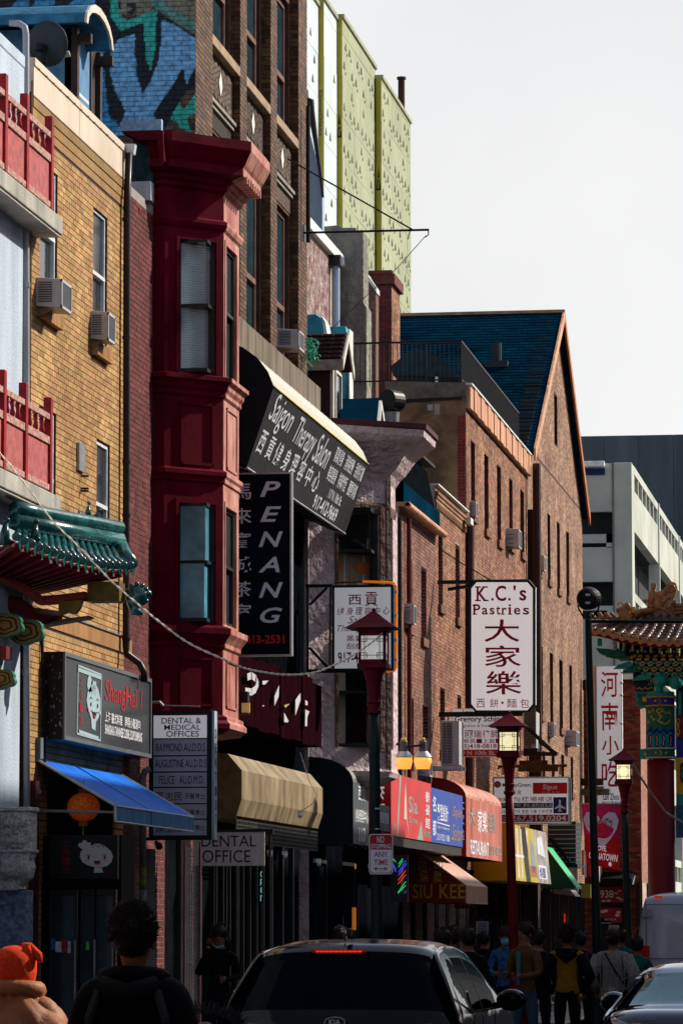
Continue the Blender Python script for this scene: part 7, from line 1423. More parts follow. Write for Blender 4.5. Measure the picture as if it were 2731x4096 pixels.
# ------------------------------------------------------------------ street lamps
mar = M('maroon_paint', (.105, .003, .011), .5, spec=.1, var=.2, scale=6, bump=.05); milk = lambda n, e: M(n, (.80, .72, .42), .3, .35, 9, .3, emit=e, fine=60, col2=(.95, .90, .68))
def lamp(label, x, Y, ytop, pole_mat, glass, hs=1.0, lean=0.0):
    top = P(x, ytop, Y=Y); L = thing('street_lamp', label, 'street lamp', (top.x, Y, .13)); cx, cy = top.x, Y; zt_ = top.z
    hh = .66 * hs; zb2 = zt_ - hh; w = .152 * hs; zr0 = zt_ - .235 * hs
    def ring(r, z): return [(cx + sx * r, cy + sy * r, z) for sx, sy in ((-1, -1), (1, -1), (1, 1), (-1, 1))]
    mb = MB(); rs = [ring(.275 * hs, zr0), ring(.285 * hs, zr0 - .0), ring(.20 * hs, zr0 + .055 * hs), ring(.10 * hs, zr0 + .13 * hs), ring(.022 * hs, zr0 + .195 * hs)]
    for a_, b_ in zip(rs[:-1], rs[1:]):
        for i in range(4): mb.quad(a_[i], a_[(i + 1) % 4], b_[(i + 1) % 4], b_[i])
    mb.add(rs[0], [(3, 2, 1, 0)]).add(rs[-1], [(0, 1, 2, 3)]); mb.build('roof', mar, L); MB().ball((cx, cy, zt_ - .025 * hs), .026 * hs, 8).build('finial', mar, L, smooth=True)
    mb = MB(); fr = .028 * hs; zg0, zg1 = zb2 + .075 * hs, zr0 - .085 * hs
    for sx in (-1, 1):
        for sy in (-1, 1): mb.box((cx + sx * w, cy + sy * w, zb2), (cx + sx * (w - fr), cy + sy * (w - fr), zr0))
    for z0, z1 in ((zb2, zg0), (zg1, zr0)): mb.box((cx - w, cy - w, z0), (cx + w, cy + w, z1))
    mb.box((cx - w * 1.15, cy - w * 1.15, zr0 - .035 * hs), (cx + w * 1.15, cy + w * 1.15, zr0 - .005)).box((cx - w * 1.1, cy - w * 1.1, zb2 - .02), (cx + w * 1.1, cy + w * 1.1, zb2 + .03)); mb.build('housing', mar, L)
    for k in range(4):
        mb = MB(); lat = MB(); d = w - .012; a_ = w - fr
        def pt(u_, z, o): q = Vector((u_, -(d + o), 0)); q.rotate(Matrix.Rotation(k * 1.5708, 3, 'Z').to_euler()); return (cx + q.x, cy + q.y, z)
        mb.quad(pt(-a_, zg0, 0), pt(a_, zg0, 0), pt(a_, zg1, 0), pt(-a_, zg1, 0)); mb.build('pane', glass, L)
        def bar(u0, u1, z0, z1): lat.prism([pt(u0, z0, .002), pt(u1, z0, .002), pt(u1, z1, .002), pt(u0, z1, .002)], Vector(pt(0, 0, .010)) - Vector(pt(0, 0, .002)))
        t = .007 * hs; g1 = .042 * hs; g2 = .026 * hs
        for sx in (-1, 1): bar(min(sx * (a_ - g1), sx * (a_ - g1 + t)), max(sx * (a_ - g1), sx * (a_ - g1 + t)), zg0, zg1)
        for z in (zg0 + g1, zg1 - g1): bar(-a_, a_, z, z + t)
        for sx in (-1, 1):
            for z in (zg0, zg1): s2 = 1 if z == zg0 else -1; bar(min(sx * (a_ - g1 - g2), sx * (a_ - g1 - g2 + t)), max(sx * (a_ - g1 - g2), sx * (a_ - g1 - g2 + t)), min(z + s2 * .01, z + s2 * (g1 + g2)), max(z + s2 * .01, z + s2 * (g1 + g2))); bar(min(sx * (a_ - g1 - g2), sx * a_), max(sx * (a_ - g1 - g2), sx * a_), z + s2 * (g1 + g2), z + s2 * (g1 + g2) + t)
        lat.build('lattice', mar, L)
    MB().lathe([(.135 * hs, 0), (.12 * hs, -.03), (.085 * hs, -.16), (.068 * hs, -.30), (.062, -.36), (.075, -.37), (.075, -.39), (.062, -.40), (.062, -.46), (.078, -.47), (.078, -.50), (.06, -.51)], (cx, cy, zb2 - .01), 16).build('neck', mar, L, smooth=False)
    zp = zb2 - .5; n = 8; mb = MB(); mb.tube([(cx + lean * (zp - z), cy, z) for z in np.linspace(zp, .9, n)], [.058 + .010 * i / n for i in range(n)], 16); mb.build('pole', pole_mat, L, smooth=True)
    bx_ = cx + lean * zp; MB().lathe([(.20, .0), (.20, .08), (.17, .12), (.15, .5), (.16, .55), (.13, .62), (.09, .80), (.085, .92)], (bx_, cy, .12), 16).build('base', pole_mat, L, smooth=False)
    return L, cx, cy
L1, lx, ly = lamp('nearest red pagoda street lamp with grey frosted panes and dark green pole', 1494, 43.5, 2432, dgr, M('frosted_pane', (.42, .43, .42), .4, .45, 9, .3, fine=70, col2=(.72, .70, .60), emit=.55), .98, .013)
L2, a_, b_ = lamp('all-maroon street lamp with glowing pane in front of the law office sign', 2034, 54, 2843, mar, milk('glow_pane', .8), .93, .022)
L3, a_, b_ = lamp('farthest red-topped street lamp on a dark pole beside the noodle sign', 2493, 70, 2992, dgr, milk('glow_pane_far', .95), .93, .022)
Y = 43.4; zc = lambda y: P(0, y, Y=Y).z
S = thing('parking_sign', 'red and white NO STOPPING ANY TIME sign on the nearest lamp post', 'sign', P(1476, 3495, Y=Y - .08)); Y -= .1
def rr(x0, y0, x1, y1, r): return [(x0 + r, y1), (x1 - r, y1), (x1 - r * .3, y1 - r * .3), (x1, y1 - r), (x1, y0 + r), (x1 - r * .3, y0 + r * .3), (x1 - r, y0), (x0 + r, y0), (x0 + r * .3, y0 + r * .3), (x0, y0 + r), (x0, y1 - r), (x0 + r * .3, y1 - r * .3)]
MB().prism([P(x, y, Y=Y) for x, y in rr(1475, 3336, 1571, 3497, 12)], (0, .004, 0)).build('plate', whi, S)
f = Face(P(1475, 3497, Y=Y), P(1571, 3497, Y=Y), P(1571, 3336, Y=Y), P(1475, 3336, Y=Y), S, .0012); sred = M('sign_red', (.36, .012, .02), .4, .05, bump=0); bx = (1475, 3336, 1571, 3497); sw = M('sign_white', (.56, .62, .70), .4, .05, bump=0)
f.poly([((x - 1475) / 96, (3497 - y) / 161) for x, y in rr(1478, 3339, 1568, 3494, 10)], sred, 1); f.poly([((x - 1475) / 96, (3497 - y) / 161) for x, y in [(1481, 3399), (1566, 3399), (1566, 3482), (1558, 3491), (1488, 3491), (1481, 3482)]], sw, 2)
f.text('NO', *uv(1507, 3346, 1536, 3371, *bx), sw, .02, k=3); f.text('STOPPING', *uv(1484, 3376, 1563, 3394, *bx), sw, .01, k=3); f.text('ANY', *uv(1495, 3407, 1551, 3428, *bx), sred, .03, k=3); f.text('TIME', *uv(1494, 3438, 1551, 3460, *bx), sred, .03, k=3)
f.line([((x - 1475) / 96, (3497 - y) / 161) for x, y in ((1500, 3475), (1544, 3475))], .022, sred, 3); f.poly([((x - 1475) / 96, (3497 - y) / 161) for x, y in ((1494, 3475), (1506, 3467), (1506, 3483))], sred, 3); f.poly([((x - 1475) / 96, (3497 - y) / 161) for x, y in ((1550, 3475), (1538, 3467), (1538, 3483))], sred, 3)
for y in (3348, 3484): MB().ball(P(1524, y, Y=Y - .004), .009, 8).build('bolt', metl, S)
S = thing('notice_plate', 'small tilted grey notice plate clamped above the no stopping sign', 'sign', P(1540, 3280, Y=43.4))
MB().prism([P(1517, 3217, Y=43.35), P(1556, 3226, Y=43.30), P(1557, 3327, Y=43.30), P(1520, 3321, Y=43.35)], (0, .004, 0)).build('plate', M('plate_grey', (.16, .17, .17), .3, .3), S); f = Face(P(1520, 3321, Y=43.345), P(1557, 3327, Y=43.295), P(1556, 3226, Y=43.295), P(1517, 3217, Y=43.345), S, .003); f.patch(.08, .3, .95, .7, M('pale_notice', (.45, .52, .62), .5, bump=0))
for i in range(5): f.line([(.15, .36 + i * .07), (.88, .36 + i * .07)], .02, ink, asp=.4)
for y in (3232, 3313): MB().tube([P(1512, y, Y=43.5), P(1512, y + 6, Y=43.5)], .068, 12).build('clamp', metl, S)
# tall dark pole with arm and floodlight
Y = 62.0; L = thing('traffic_pole', 'tall dark green pole with horizontal arm crossing in front of the gate', 'pole', P(2372, 4000, Y=Y))
MB().tube([P(2351, 2478, Y=Y), P(2352, 2560, Y=Y), P(2362, 2950, Y=Y), P(2372, 3300, Y=Y), P(2384, 3700, Y=Y), P(2392, 4220, Y=Y)], [.052, .053, .056, .06, .07, .08], 16).build('pole', dgr, L, smooth=True)
MB().tube([P(2355, 2486, Y=Y), P(2760, 2486, Y=Y)], .026, 10).build('arm', dgr, L, smooth=True); MB().box(P(2328, 2760, Y=Y), P(2342, 2722, Y=Y + .05)).build('clamp', dgr, L); MB().lathe([(.16, 0), (.16, .1), (.11, .4), (.09, .9)], (P(2388, 4100, Y=Y).x, Y, .12), 14).build('base', dgr, L)
Fl = thing('floodlight', 'round black floodlight on a yoke on top of the tall dark pole', 'floodlight', P(2355, 2395, Y=61.9)); c = P(2353, 2395, Y=61.8)
q_ = MB().lathe([(.165, -.12), (.172, -.06), (.172, .04), (.165, .05), (.17, .06), (.17, .10), (.14, .14), (.05, .15)], (0, 0, 0), 24); d = Vector((.28, .95, .12)).normalized(); m_ = d.to_track_quat('-Z', 'Y').to_matrix(); q_.v = [tuple(c + m_ @ Vector(p)) for p in q_.v]; q_.build('housing', blk, Fl, smooth=False)
MB().tube([c + Vector((-.17, 0, 0)), c + Vector((-.165, 0, -.14)), c + Vector((-.08, 0, -.29)), c + Vector((-.06, .02, -.30))], .014, 6).tube([c + Vector((.17, 0, 0)), c + Vector((.15, 0, -.16)), c + Vector((.05, 0, -.30))], .014, 6).build('yoke', blk, Fl)
for dz in (.0, -.125): MB().box(c + Vector((-.035, -.19, dz + .03)), c + Vector((.035, -.175, dz + .065))).build('label_plate', M('label_pale', (.5, .55, .65), .5), Fl)
for k in range(12): a_ = .5 + k * .2; MB().box(c + Vector((.168 * math.cos(a_), -.10, .168 * math.sin(a_))), c + Vector((.168 * math.cos(a_) + .012, -.05, .168 * math.sin(a_) + .012))).build('vent', metl, Fl)
# chinatown banner on the third lamp
Y = 70.0; Bn = thing('banner', 'pink and red street banner with a white heart on the farthest lamp post', 'banner', P(2340, 3220, Y=Y))
def bp(u_, v_): x = 2324 + 152 * u_ + 20 * (1 - v_) * (1 - u_) ; y = 3470 - 252 * v_ - 8 * u_ * (1 - v_) * -1 - 12 * (1 - u_) * (1 - v_); return P(x, y, Y=Y + .05 * math.sin(5 * u_ + 3 * v_))
pk2, rd2 = M('banner_pink', (.66, .015, .13), .6, .12, 4, bump=0), M('banner_red', (.62, .008, .012), .6, .1, 4, bump=0)
mb = MB(); n = 10
for i in range(n):
    for j in range(n): mb.quad(bp(i / n, j / n), bp((i + 1) / n, j / n), bp((i + 1) / n, (j + 1) / n), bp(i / n, (j + 1) / n), mi=0 if j < 5 else 1)
mb.build('cloth', [rd2, pk2], Bn)
class Curved(Face):
    def at(s, u, v, k=1): return bp(u, v) + Vector((0, -.016 - .004 * k, 0))
f = Curved(bp(0, 0), bp(1, 0), bp(1, 1), bp(0, 1), Bn)
f.poly([(.02 + .96 * x, y) for x, y in [(.5, .30), (.25, .45), (.06, .62), (.0, .76), (.10, .87), (.28, .88), (.42, .82), (.5, .74), (.58, .82), (.72, .88), (.9, .87), (1, .76), (.94, .62), (.75, .45)]], M('heart_white', (.62, .64, .78), .6, .05, bump=0))
f.line([(.40, .70), (.50, .76), (.56, .68), (.60, .76), (.70, .78), (.62, .70), (.66, .60), (.58, .52), (.50, .60), (.56, .66)], .016, bred, 3); f.line([(.78, .50), (.78, .72), (.70, .74), (.82, .74)], .016, bred, 3); f.text('愛', .36, .55, .5, .66, bred, 0, k=3); f.text('CHINATOWN', .36, .46, .74, .49, bred, 0, k=3)
f.text('LOVE,', .30, .24, .62, .34, wface, .02, .3, k=3); f.text('CHINATOWN', .10, .11, .95, .22, wface, .03, .2, k=3); f.poly(ell(.72, .06, .05, .035, 10), wface, 3)
MB().tube([P(2322, 3216, Y=Y), P(2490, 3216, Y=Y)], .014, 6).build('rod', metl, Bn); MB().tube([P(2484, 3200, Y=Y), P(2500, 3200, Y=Y)], .06, 8).build('clamp', metl, Bn)

# ================================================================== the gate
Y = 90.0; G = thing('paifang_gate', 'Chinese ceremonial gate with red column, carved brackets and orange tiled roof', 'gate', P(2645, 3800, Y=Y))
def g3(x, y, d=0): return P(x, y, Y=Y + d)
cxg = XX(2646, Y); r = .305; zl = lambda y: P(2646, y, Y=Y).z
gcol = M('gate_red', (.13, .006, .014), .45, .15, 2, .05); tealg = M('gate_teal', (.01, .26, .24), .45, .3, 9, .2); grng = M('gate_green', (.006, .13, .08), .5, .5, 14, .2); blug = M('gate_blue', (.012, .03, .30), .45, .3, 9, .1); gldg = M('gate_gold', (.55, .30, .03), .35, .3, 20, .2, metal=.3); dkg = M('gate_dark', (.008, .03, .04), .5, .4, 9)
MB().lathe([(.42, 0), (.42, .5), (r + .01, .6), (r + .005, .7), (r, zl(3040) - .12)], (cxg, Y, .12), 28).build('column', gcol, G, smooth=True)
def cyl(y0, y1, m, dr_=.012): MB().lathe([(r + dr_, 0), (r + dr_, zl(y0) - zl(y1))], (cxg, Y, zl(y1)), 28).build('painted_band', m, G, smooth=False)
cyl(2768, 2785, tealg, .02); cyl(2785, 2795, M('bead_brown', (.12, .06, .02)), .025); cyl(2795, 2820, blug, .02); cyl(2820, 2830, M('bead_brown'), .025); cyl(2830, 2922, grng, .018); cyl(2922, 2992, M('gate_deep_blue', (.01, .02, .17), .45, .3), .02); cyl(2992, 2999, M('bead_brown'), .03); cyl(2999, 3028, grng, .02); cyl(3028, 3036, M('bead_brown'), .03)
def onc(x, y, d=.03):   # point of the column's front, from its px
    X = XX(x, Y - r); dx = max(-r, min(r, X - cxg)); return Vector((cxg + dx, Y - math.sqrt(max(0, r * r - dx * dx)) - d, zl(y)))
for y in (2790, 2825, 2995, 3032):
    mb = MB()
    for i in range(26): a_ = math.pi * (1 + i / 25); mb.ball((cxg + (r + .03) * math.cos(a_), Y + (r + .03) * math.sin(a_), zl(y)), .022, 6)
    mb.build('bead', gldg if y < 2900 else M('bead_pale', (.5, .42, .46), .4), G, kind='stuff')
mb = MB(); mb2 = MB()
for i in range(5):
    x0 = 2592 + i * 27; pts = [onc(x, y) for x, y in ((x0, 2932), (x0 + 13.5, 2916), (x0 + 27, 2932))]; mb.tube(pts, .03, 5); mb2.tube([onc(x0 + 3, 2990), onc(x0 + 3, 2944), onc(x0 + 13.5, 2932), onc(x0 + 24, 2944), onc(x0 + 24, 2990)], .022, 5)
mb.build('zigzag', blug, G); mb2.build('arch_motif', tealg, G); mb = MB()
for i in range(5): x0 = 2605 + i * 27; mb.tube([onc(x0, 2946), onc(x0 + 2, 2960), onc(x0 - 1, 2972), onc(x0, 2984)], .012, 5)
mb.tube([onc(2690, 2862), onc(2680, 2852), onc(2668, 2858), onc(2660, 2848), onc(2646, 2852), onc(2640, 2862), onc(2652, 2868), onc(2645, 2880), onc(2636, 2885), onc(2650, 2892), onc(2664, 2900), onc(2676, 2896), onc(2684, 2882)], .022, 5).tube([onc(2640, 2855), onc(2632, 2848), onc(2644, 2838), onc(2658, 2840)], .018, 5)
for x, y in ((2605, 2850), (2612, 2870), (2600, 2890), (2618, 2845), (2622, 2880)): mb.ball(onc(x, y), .035, 6)
for x in (2628, 2668): mb.ball(onc(x, 2807), .03, 8); mb.ball(onc(x, 3014), .03, 8)
mb.tube([onc(2640, 2800), onc(2650, 2807), onc(2640, 2815), onc(2650, 2820)], .012, 5).tube([onc(2642, 3004), onc(2652, 3012), onc(2644, 3022)], .012, 5); mb.build('gold_dragon', gldg, G)
# beam ends with scalloped brackets left of the column
MB().box(g3(2540, 2766, -.1), g3(2618, 2744, .2)).build('beam_end', M('gate_navy', (.008, .012, .05), .5), G)
mb = MB().tube([g3(x, y, -.12) for x, y in ((2546, 2757), (2556, 2750), (2566, 2760), (2578, 2750), (2590, 2757), (2604, 2748), (2614, 2756))], .018, 5); mb.build('gold_scroll', gldg, G)
sc = [(2538, 2768), (2590, 2768), (2590, 2838), (2570, 2830), (2560, 2836), (2552, 2824), (2540, 2820), (2548, 2806), (2538, 2796)]
MB().prism([g3(x, y, -.1) for x, y in sc], (0, .15, 0)).build('scalloped_bracket', tealg, G); MB().prism([g3(x, y, -.12) for x, y in ((2546, 2774), (2590, 2774), (2590, 2828), (2572, 2820), (2558, 2822), (2548, 2810), (2554, 2800), (2546, 2790))], (0, .02, 0)).build('bracket_panel', grng, G); MB().box(g3(2567, 2806, -.13), g3(2590, 2788, -.11)).build('gold_panel', gldg, G)
MB().prism([g3(x, y, -.1) for x, y in ((2557, 2996), (2592, 2996), (2592, 3036), (2557, 3036))], (0, .2, 0)).build('beam_end', tealg, G); MB().box(g3(2574, 3020, -.12), g3(2592, 3012, -.1)).build('gold_panel', gldg, G); MB().box(g3(2594, 3240, .1), g3(2600, 3030, .2)).build('teal_strip', tealg, G)
# right of the column: beams running to the right
xr_ = 2790
for y0, y1, m_, d in ((2746, 2764, M('gate_navy'), .05), (2764, 2866, dkg, -.05), (2866, 2952, gcol, -.05), (2955, 3030, blug, .0), (3032, 3178, M('gate_yellow', (.62, .36, .02), .5, .12, 3), .0), (3178, 3222, tealg, 0), (3222, 3350, M('gate_bluegreen', (.02, .09, .16), .5, .6, 16), 0)):
    MB().box(g3(2702, y1, d + .05), g3(xr_, y0, d + .35)).build('lintel', m_, G)
MB().box(g3(2712, 2860, -.03), g3(2722, 2766, 0)).build('teal_strip', tealg, G); mb = MB()
for s_ in (-1, 1): mb.tube([g3(2710 + s_ * (3 + 4 * math.sin(i * .9)), 2874 + i * 6, -.02) for i in range(13)], .014, 5)
mb.ball(g3(2710, 2908, -.02), .04, 8); mb.build('gold_scroll', gldg, G); MB().prism([g3(x, y, -.02) for x, y in ((2718, 3060), (2724, 3050), (2790, 3050), (2790, 3130), (2724, 3130), (2718, 3120))], (0, .03, 0)).build('carved_panel', dkg, G); MB().tube([g3(x, y, -.03) for x, y in ((2726, 3070), (2732, 3085), (2724, 3100), (2734, 3118))], .02, 5).build('carved_scroll', tealg, G)
# dougong brackets
mb = MB(); mg = MB(); mt = MB()
for row in range(5):
    y = 2640 + row * 22; x0 = 2545 + row * 14
    for i in range(int((2780 - x0) / 33)):
        x = x0 + i * 33; mb.box(g3(x, y + 16, -.45 + row * .09), g3(x + 15, y, .2)); mg.box(g3(x - 3, y + 1, -.47 + row * .09), g3(x + 18, y - 3, -.3 + row * .09)); mt.prism([g3(x - 10, y + 4, -.4 + row * .09), g3(x + 24, y + 4, -.4 + row * .09), g3(x + 17, y + 14, -.4 + row * .09), g3(x - 3, y + 14, -.4 + row * .09)], (0, .1, 0))
        mg.tube([g3(x - 10, y + 5, -.42 + row * .09), g3(x - 3, y + 15, -.42 + row * .09), g3(x + 17, y + 15, -.42 + row * .09), g3(x + 24, y + 5, -.42 + row * .09)], .012, 4)
mb.build('bracket_block', grng, G); mg.build('gilt_edge', M('gilt_line', (.50, .33, .10), .4), G); mt.build('bracket_arm', tealg, G); MB().box(g3(2530, 2740, .0), g3(2790, 2615, .5)).build('bracket_core', dkg, G)
MB().box(g3(2475, 2640, .1), g3(2790, 2566, .5)).build('eave_core', dkg, G); MB().box(g3(2520, 2634, -.2), g3(2790, 2618, .1)).build('frieze', M('gate_navy'), G); mb = MB(); random.seed(9)
for i in range(8):
    x = 2523 + i * 30
    for k in range(5): mb.ball(g3(x + random.uniform(0, 16), 2626 + random.uniform(-5, 6), -.22), .032, 6)
mb.build('gold_cloud', gldg, G)
for k, (x0, y0, x1, y1) in enumerate(((2450, 2676, 2530, 2648), (2480, 2692, 2560, 2662), (2525, 2722, 2600, 2690), (2420, 2628, 2500, 2600))):
    MB().prism([g3(x, y, -.25) for x, y in ((x0, y0), (x0 + 22, y0 - 18), (x1 - 14, y1 - 4), (x1, y1 + 6), (x1, y0 - 6), (x1 - 30, y0 - 2))], (0, .16, 0)).build('beak_bracket', grng if k % 2 else tealg, G)
MB().prism([g3(x, y, -.2) for x, y in ((2380, 2592), (2440, 2596), (2520, 2628), (2500, 2640), (2440, 2630), (2395, 2612))], (0, .3, 0)).build('corner_beam', grng, G); MB().box(g3(2388, 2582, -.3), g3(2408, 2556, -.1)).build('beam_cap', tealg, G)
for i in range(8): x = 2396 + i * 9; MB().prism([g3(x, 2606 + i * 2, -.1), g3(x + 6, 2600 + i * 2, -.1), g3(x + 14, 2616 + i * 2, -.1), g3(x + 10, 2620 + i * 2, -.1)], (0, .2, 0)).build('rafter_end', tealg if i % 2 else dkg, G)
# flying rafter ends with eyes
for i in range(9):
    x = 2452 + i * 36; y = 2572 + min(i, 4) * 5; MB().box(g3(x, y + 18, -.75), g3(x + 14, y, -.2)).build('rafter_end', M('gilt_green', (.26, .28, .06), .5, .5, 30), G)
    x = 2462 + i * 29; y = 2596 + min(i, 3) * 3; q_ = MB().lathe([(.042, 0), (.042, .3)], (0, 0, 0), 12).build('round_rafter', tealg if i % 2 else blug, G); q_.matrix_parent_inverse = Matrix.Identity(4); q_.matrix_local = Matrix.Translation(g3(x, y, -.45) - G.location) @ Matrix.Rotation(-1.5708, 4, 'X'); MB().ball(g3(x, y, -.46), .018, 6).build('rafter_eye', whi, G)
# roof: eave line, tiles, ridges
otl = M('orange_glaze', (.30, .11, .03), .3, .5, 7, .3, coat=.3, col2=(.50, .22, .06)); otd = M('brown_glaze', (.085, .042, .034), .35, .5, 6, .4, coat=.3, col2=(.2, .11, .09))
ev = [(2360, 2520), (2395, 2524), (2431, 2528), (2468, 2541), (2504, 2547), (2541, 2553), (2578, 2560), (2614, 2564), (2655, 2567), (2690, 2565), (2727, 2568), (2765, 2568)]
def ei(t): t = max(0, min(len(ev) - 1.001, t)); i = int(t); u_ = t - i; return (ev[i][0] * (1 - u_) + ev[i + 1][0] * u_, ev[i][1] * (1 - u_) + ev[i + 1][1] * u_)
rdx = lambda x: 2450 + (x - 2360) * .88
mb = MB()
for i in range(11):
    (x0, y0), (x1, y1) = ev[i], ev[i + 1]; mb.quad(g3(x0, y0 + 4, -.85), g3(x1, y1 + 4, -.85), g3(rdx(x1), 2468, .45), g3(rdx(x0), 2468, .45))
mb.build('roof_deck', otd, G); MB().prism([g3(x, y + 26 - (4 if i < 2 else 0), -.78) for i, (x, y) in enumerate(ev)] + [g3(x, y + 12, -.78) for x, y in ev[::-1]], (0, .1, 0)).build('eave_board', gcol, G)
for i, (x, y) in enumerate(ev):
    e, r_ = g3(x, y, -.92), g3(rdx(x), 2462, .45); m_ = e.lerp(r_, .5) + Vector((0, 0, -.05)); MB().tube([e, e.lerp(m_, .5) + Vector((0, 0, -.02)), m_, m_.lerp(r_, .5), r_], .056, 10).build('tile', otd, G, smooth=True)
    w = MB().tube([e + Vector((0, -.03, -.005)), e + Vector((0, .0, 0))], [.068, .068], 14).build('tile_end', M('tan_glaze', (.42, .21, .09), .45, .2, 20, .3), G)
    if i < 11:
        (xa, ya_), (xb, yb2) = ev[i], ev[i + 1]; d0 = [g3(xa + (xb - xa) * t, ya_ + (yb2 - ya_) * t + 4 + s_ * 17, -.92) for t, s_ in ((.12, 0), (.16, .55), (.35, .9), (.5, 1), (.65, .9), (.84, .55), (.88, 0))]
        MB().prism(d0, (0, .02, 0)).build('drip_tile', M('tan_glaze'), G)
        for k in range(9):
            t = k / 9; a_ = g3(*ei(i + .5), -.88).lerp(g3(rdx(ei(i + .5)[0]), 2464, .45), t); MB().box(a_ + Vector((-.075, -.02, -.0)), a_ + Vector((.075, .03, .022))).build('pan_tile', otd, G)
def lf(pts, rad, m_, n_): MB().tube([g3(x, y, d) for x, y, d in pts], rad, 8).build(n_, m_, G, smooth=True)
lf([(2365, 2512, -.6), (2440, 2492, -.4), (2475, 2478, -.1)], [.05, .08, .08], otd, 'hip_ridge'); lf([(2500, 2470, 0), (2560, 2448, .2), (2605, 2440, .4), (2640, 2436, .5)], .08, otl, 'hip_ridge')
MB().prism([g3(x, y, .4) for x, y in ((2480, 2490), (2500, 2460), (2600, 2438), (2640, 2440), (2690, 2414), (2790, 2412), (2790, 2490))], (0, .35, 0)).build('main_ridge', otd, G, bevel=.01)
for y in (2424, 2438, 2452): lf([(2690, y, .36), (2790, y - 2, .36)], .025, otl, 'ridge_moulding')
orn = [(2585, 2436), (2592, 2366), (2600, 2364), (2602, 2340), (2600, 2332), (2622, 2332), (2622, 2345), (2618, 2362), (2626, 2368), (2660, 2352), (2664, 2334), (2680, 2325), (2700, 2330), (2706, 2350), (2702, 2372), (2690, 2400), (2700, 2398), (2704, 2410), (2684, 2416), (2680, 2440), (2670, 2452), (2640, 2436)]
MB().prism([g3(x, y, .35) for x, y in orn], (0, .22, 0)).build('dragon_ornament', otl, G, bevel=.02)
mb = MB(); sp_ = [(2681 + (4 + a_ * 2.2) * math.cos(a_ * 1.0 + 2), 2350 + (4 + a_ * 2.2) * math.sin(a_ * 1.0 + 2)) for a_ in np.linspace(0, 7.5, 22)]
mb.tube([g3(x, y, .33) for x, y in sp_], .03, 5).tube([g3(x, y, .33) for x, y in ((2625, 2375), (2640, 2385), (2632, 2400), (2650, 2412), (2664, 2396), (2680, 2392))], .035, 5).tube([g3(x, y, .33) for x, y in ((2598, 2380), (2610, 2395), (2600, 2415), (2615, 2430))], .035, 5)
for x, y in ((2645, 2420), (2668, 2430), (2600, 2425), (2655, 2375)): mb.ball(g3(x, y, .33), .05, 8)
mb.build('dragon_relief', otl, G, smooth=True); MB().tube([g3(2585, 2410, .4), g3(2575, 2402, .4), g3(2568, 2404, .4)], [.06, .05, .02], 8).build('small_hand', otl, G)
hd = [(2478, 2490), (2472, 2462), (2462, 2448), (2460, 2434), (2478, 2428), (2490, 2422), (2500, 2410), (2512, 2410), (2520, 2424), (2518, 2448), (2524, 2462), (2520, 2490)]
MB().prism([g3(x, y, -.2) for x, y in hd], (0, .2, 0)).build('beast_head', otl, G, bevel=.02); MB().tube([g3(x, y, -.1) for x, y in ((2472, 2424), (2470, 2414), (2478, 2410), (2488, 2414), (2490, 2424))], .018, 6).ball(g3(2472, 2440, -.22), .03, 8).build('horn', otl, G); MB().box(g3(2520, 2452, -.1), g3(2540, 2428, .05)).build('glazed_block', M('amber_glaze', (.60, .28, .02), .3, coat=.4), G, bevel=.02)
for k, (x, h_) in enumerate(((2372, 20), (2404, 26), (2430, 24), (2452, 26))):
    p = g3(x, 2478 - (0 if k else 2), -.3); h2 = h_ * Y / F; MB().tube([p, p + Vector((0, 0, h2 * .5)), p + Vector((-.03, 0, h2 * .8))], [.06, .05, .03], 8).ball(p + Vector((-.04, 0, h2 * .88)), .045, 8).tube([p + Vector((.02, 0, .02)), p + Vector((.10, 0, .03))], [.05, .02], 6).build('roof_beast', otl, G, smooth=True)
c2 = [(2622, 2740), (2630, 2712), (2650, 2705), (2690, 2720), (2712, 2735), (2690, 2760)]
MB().ball(g3(2638, 2722, -.35), .16, 12).ball(g3(2700, 2730, -.3), .16, 12).lathe([(.09, 0), (.10, .25)], g3(2635, 2768, -.3), 12).build('round_bracket', tealg, G, smooth=True)
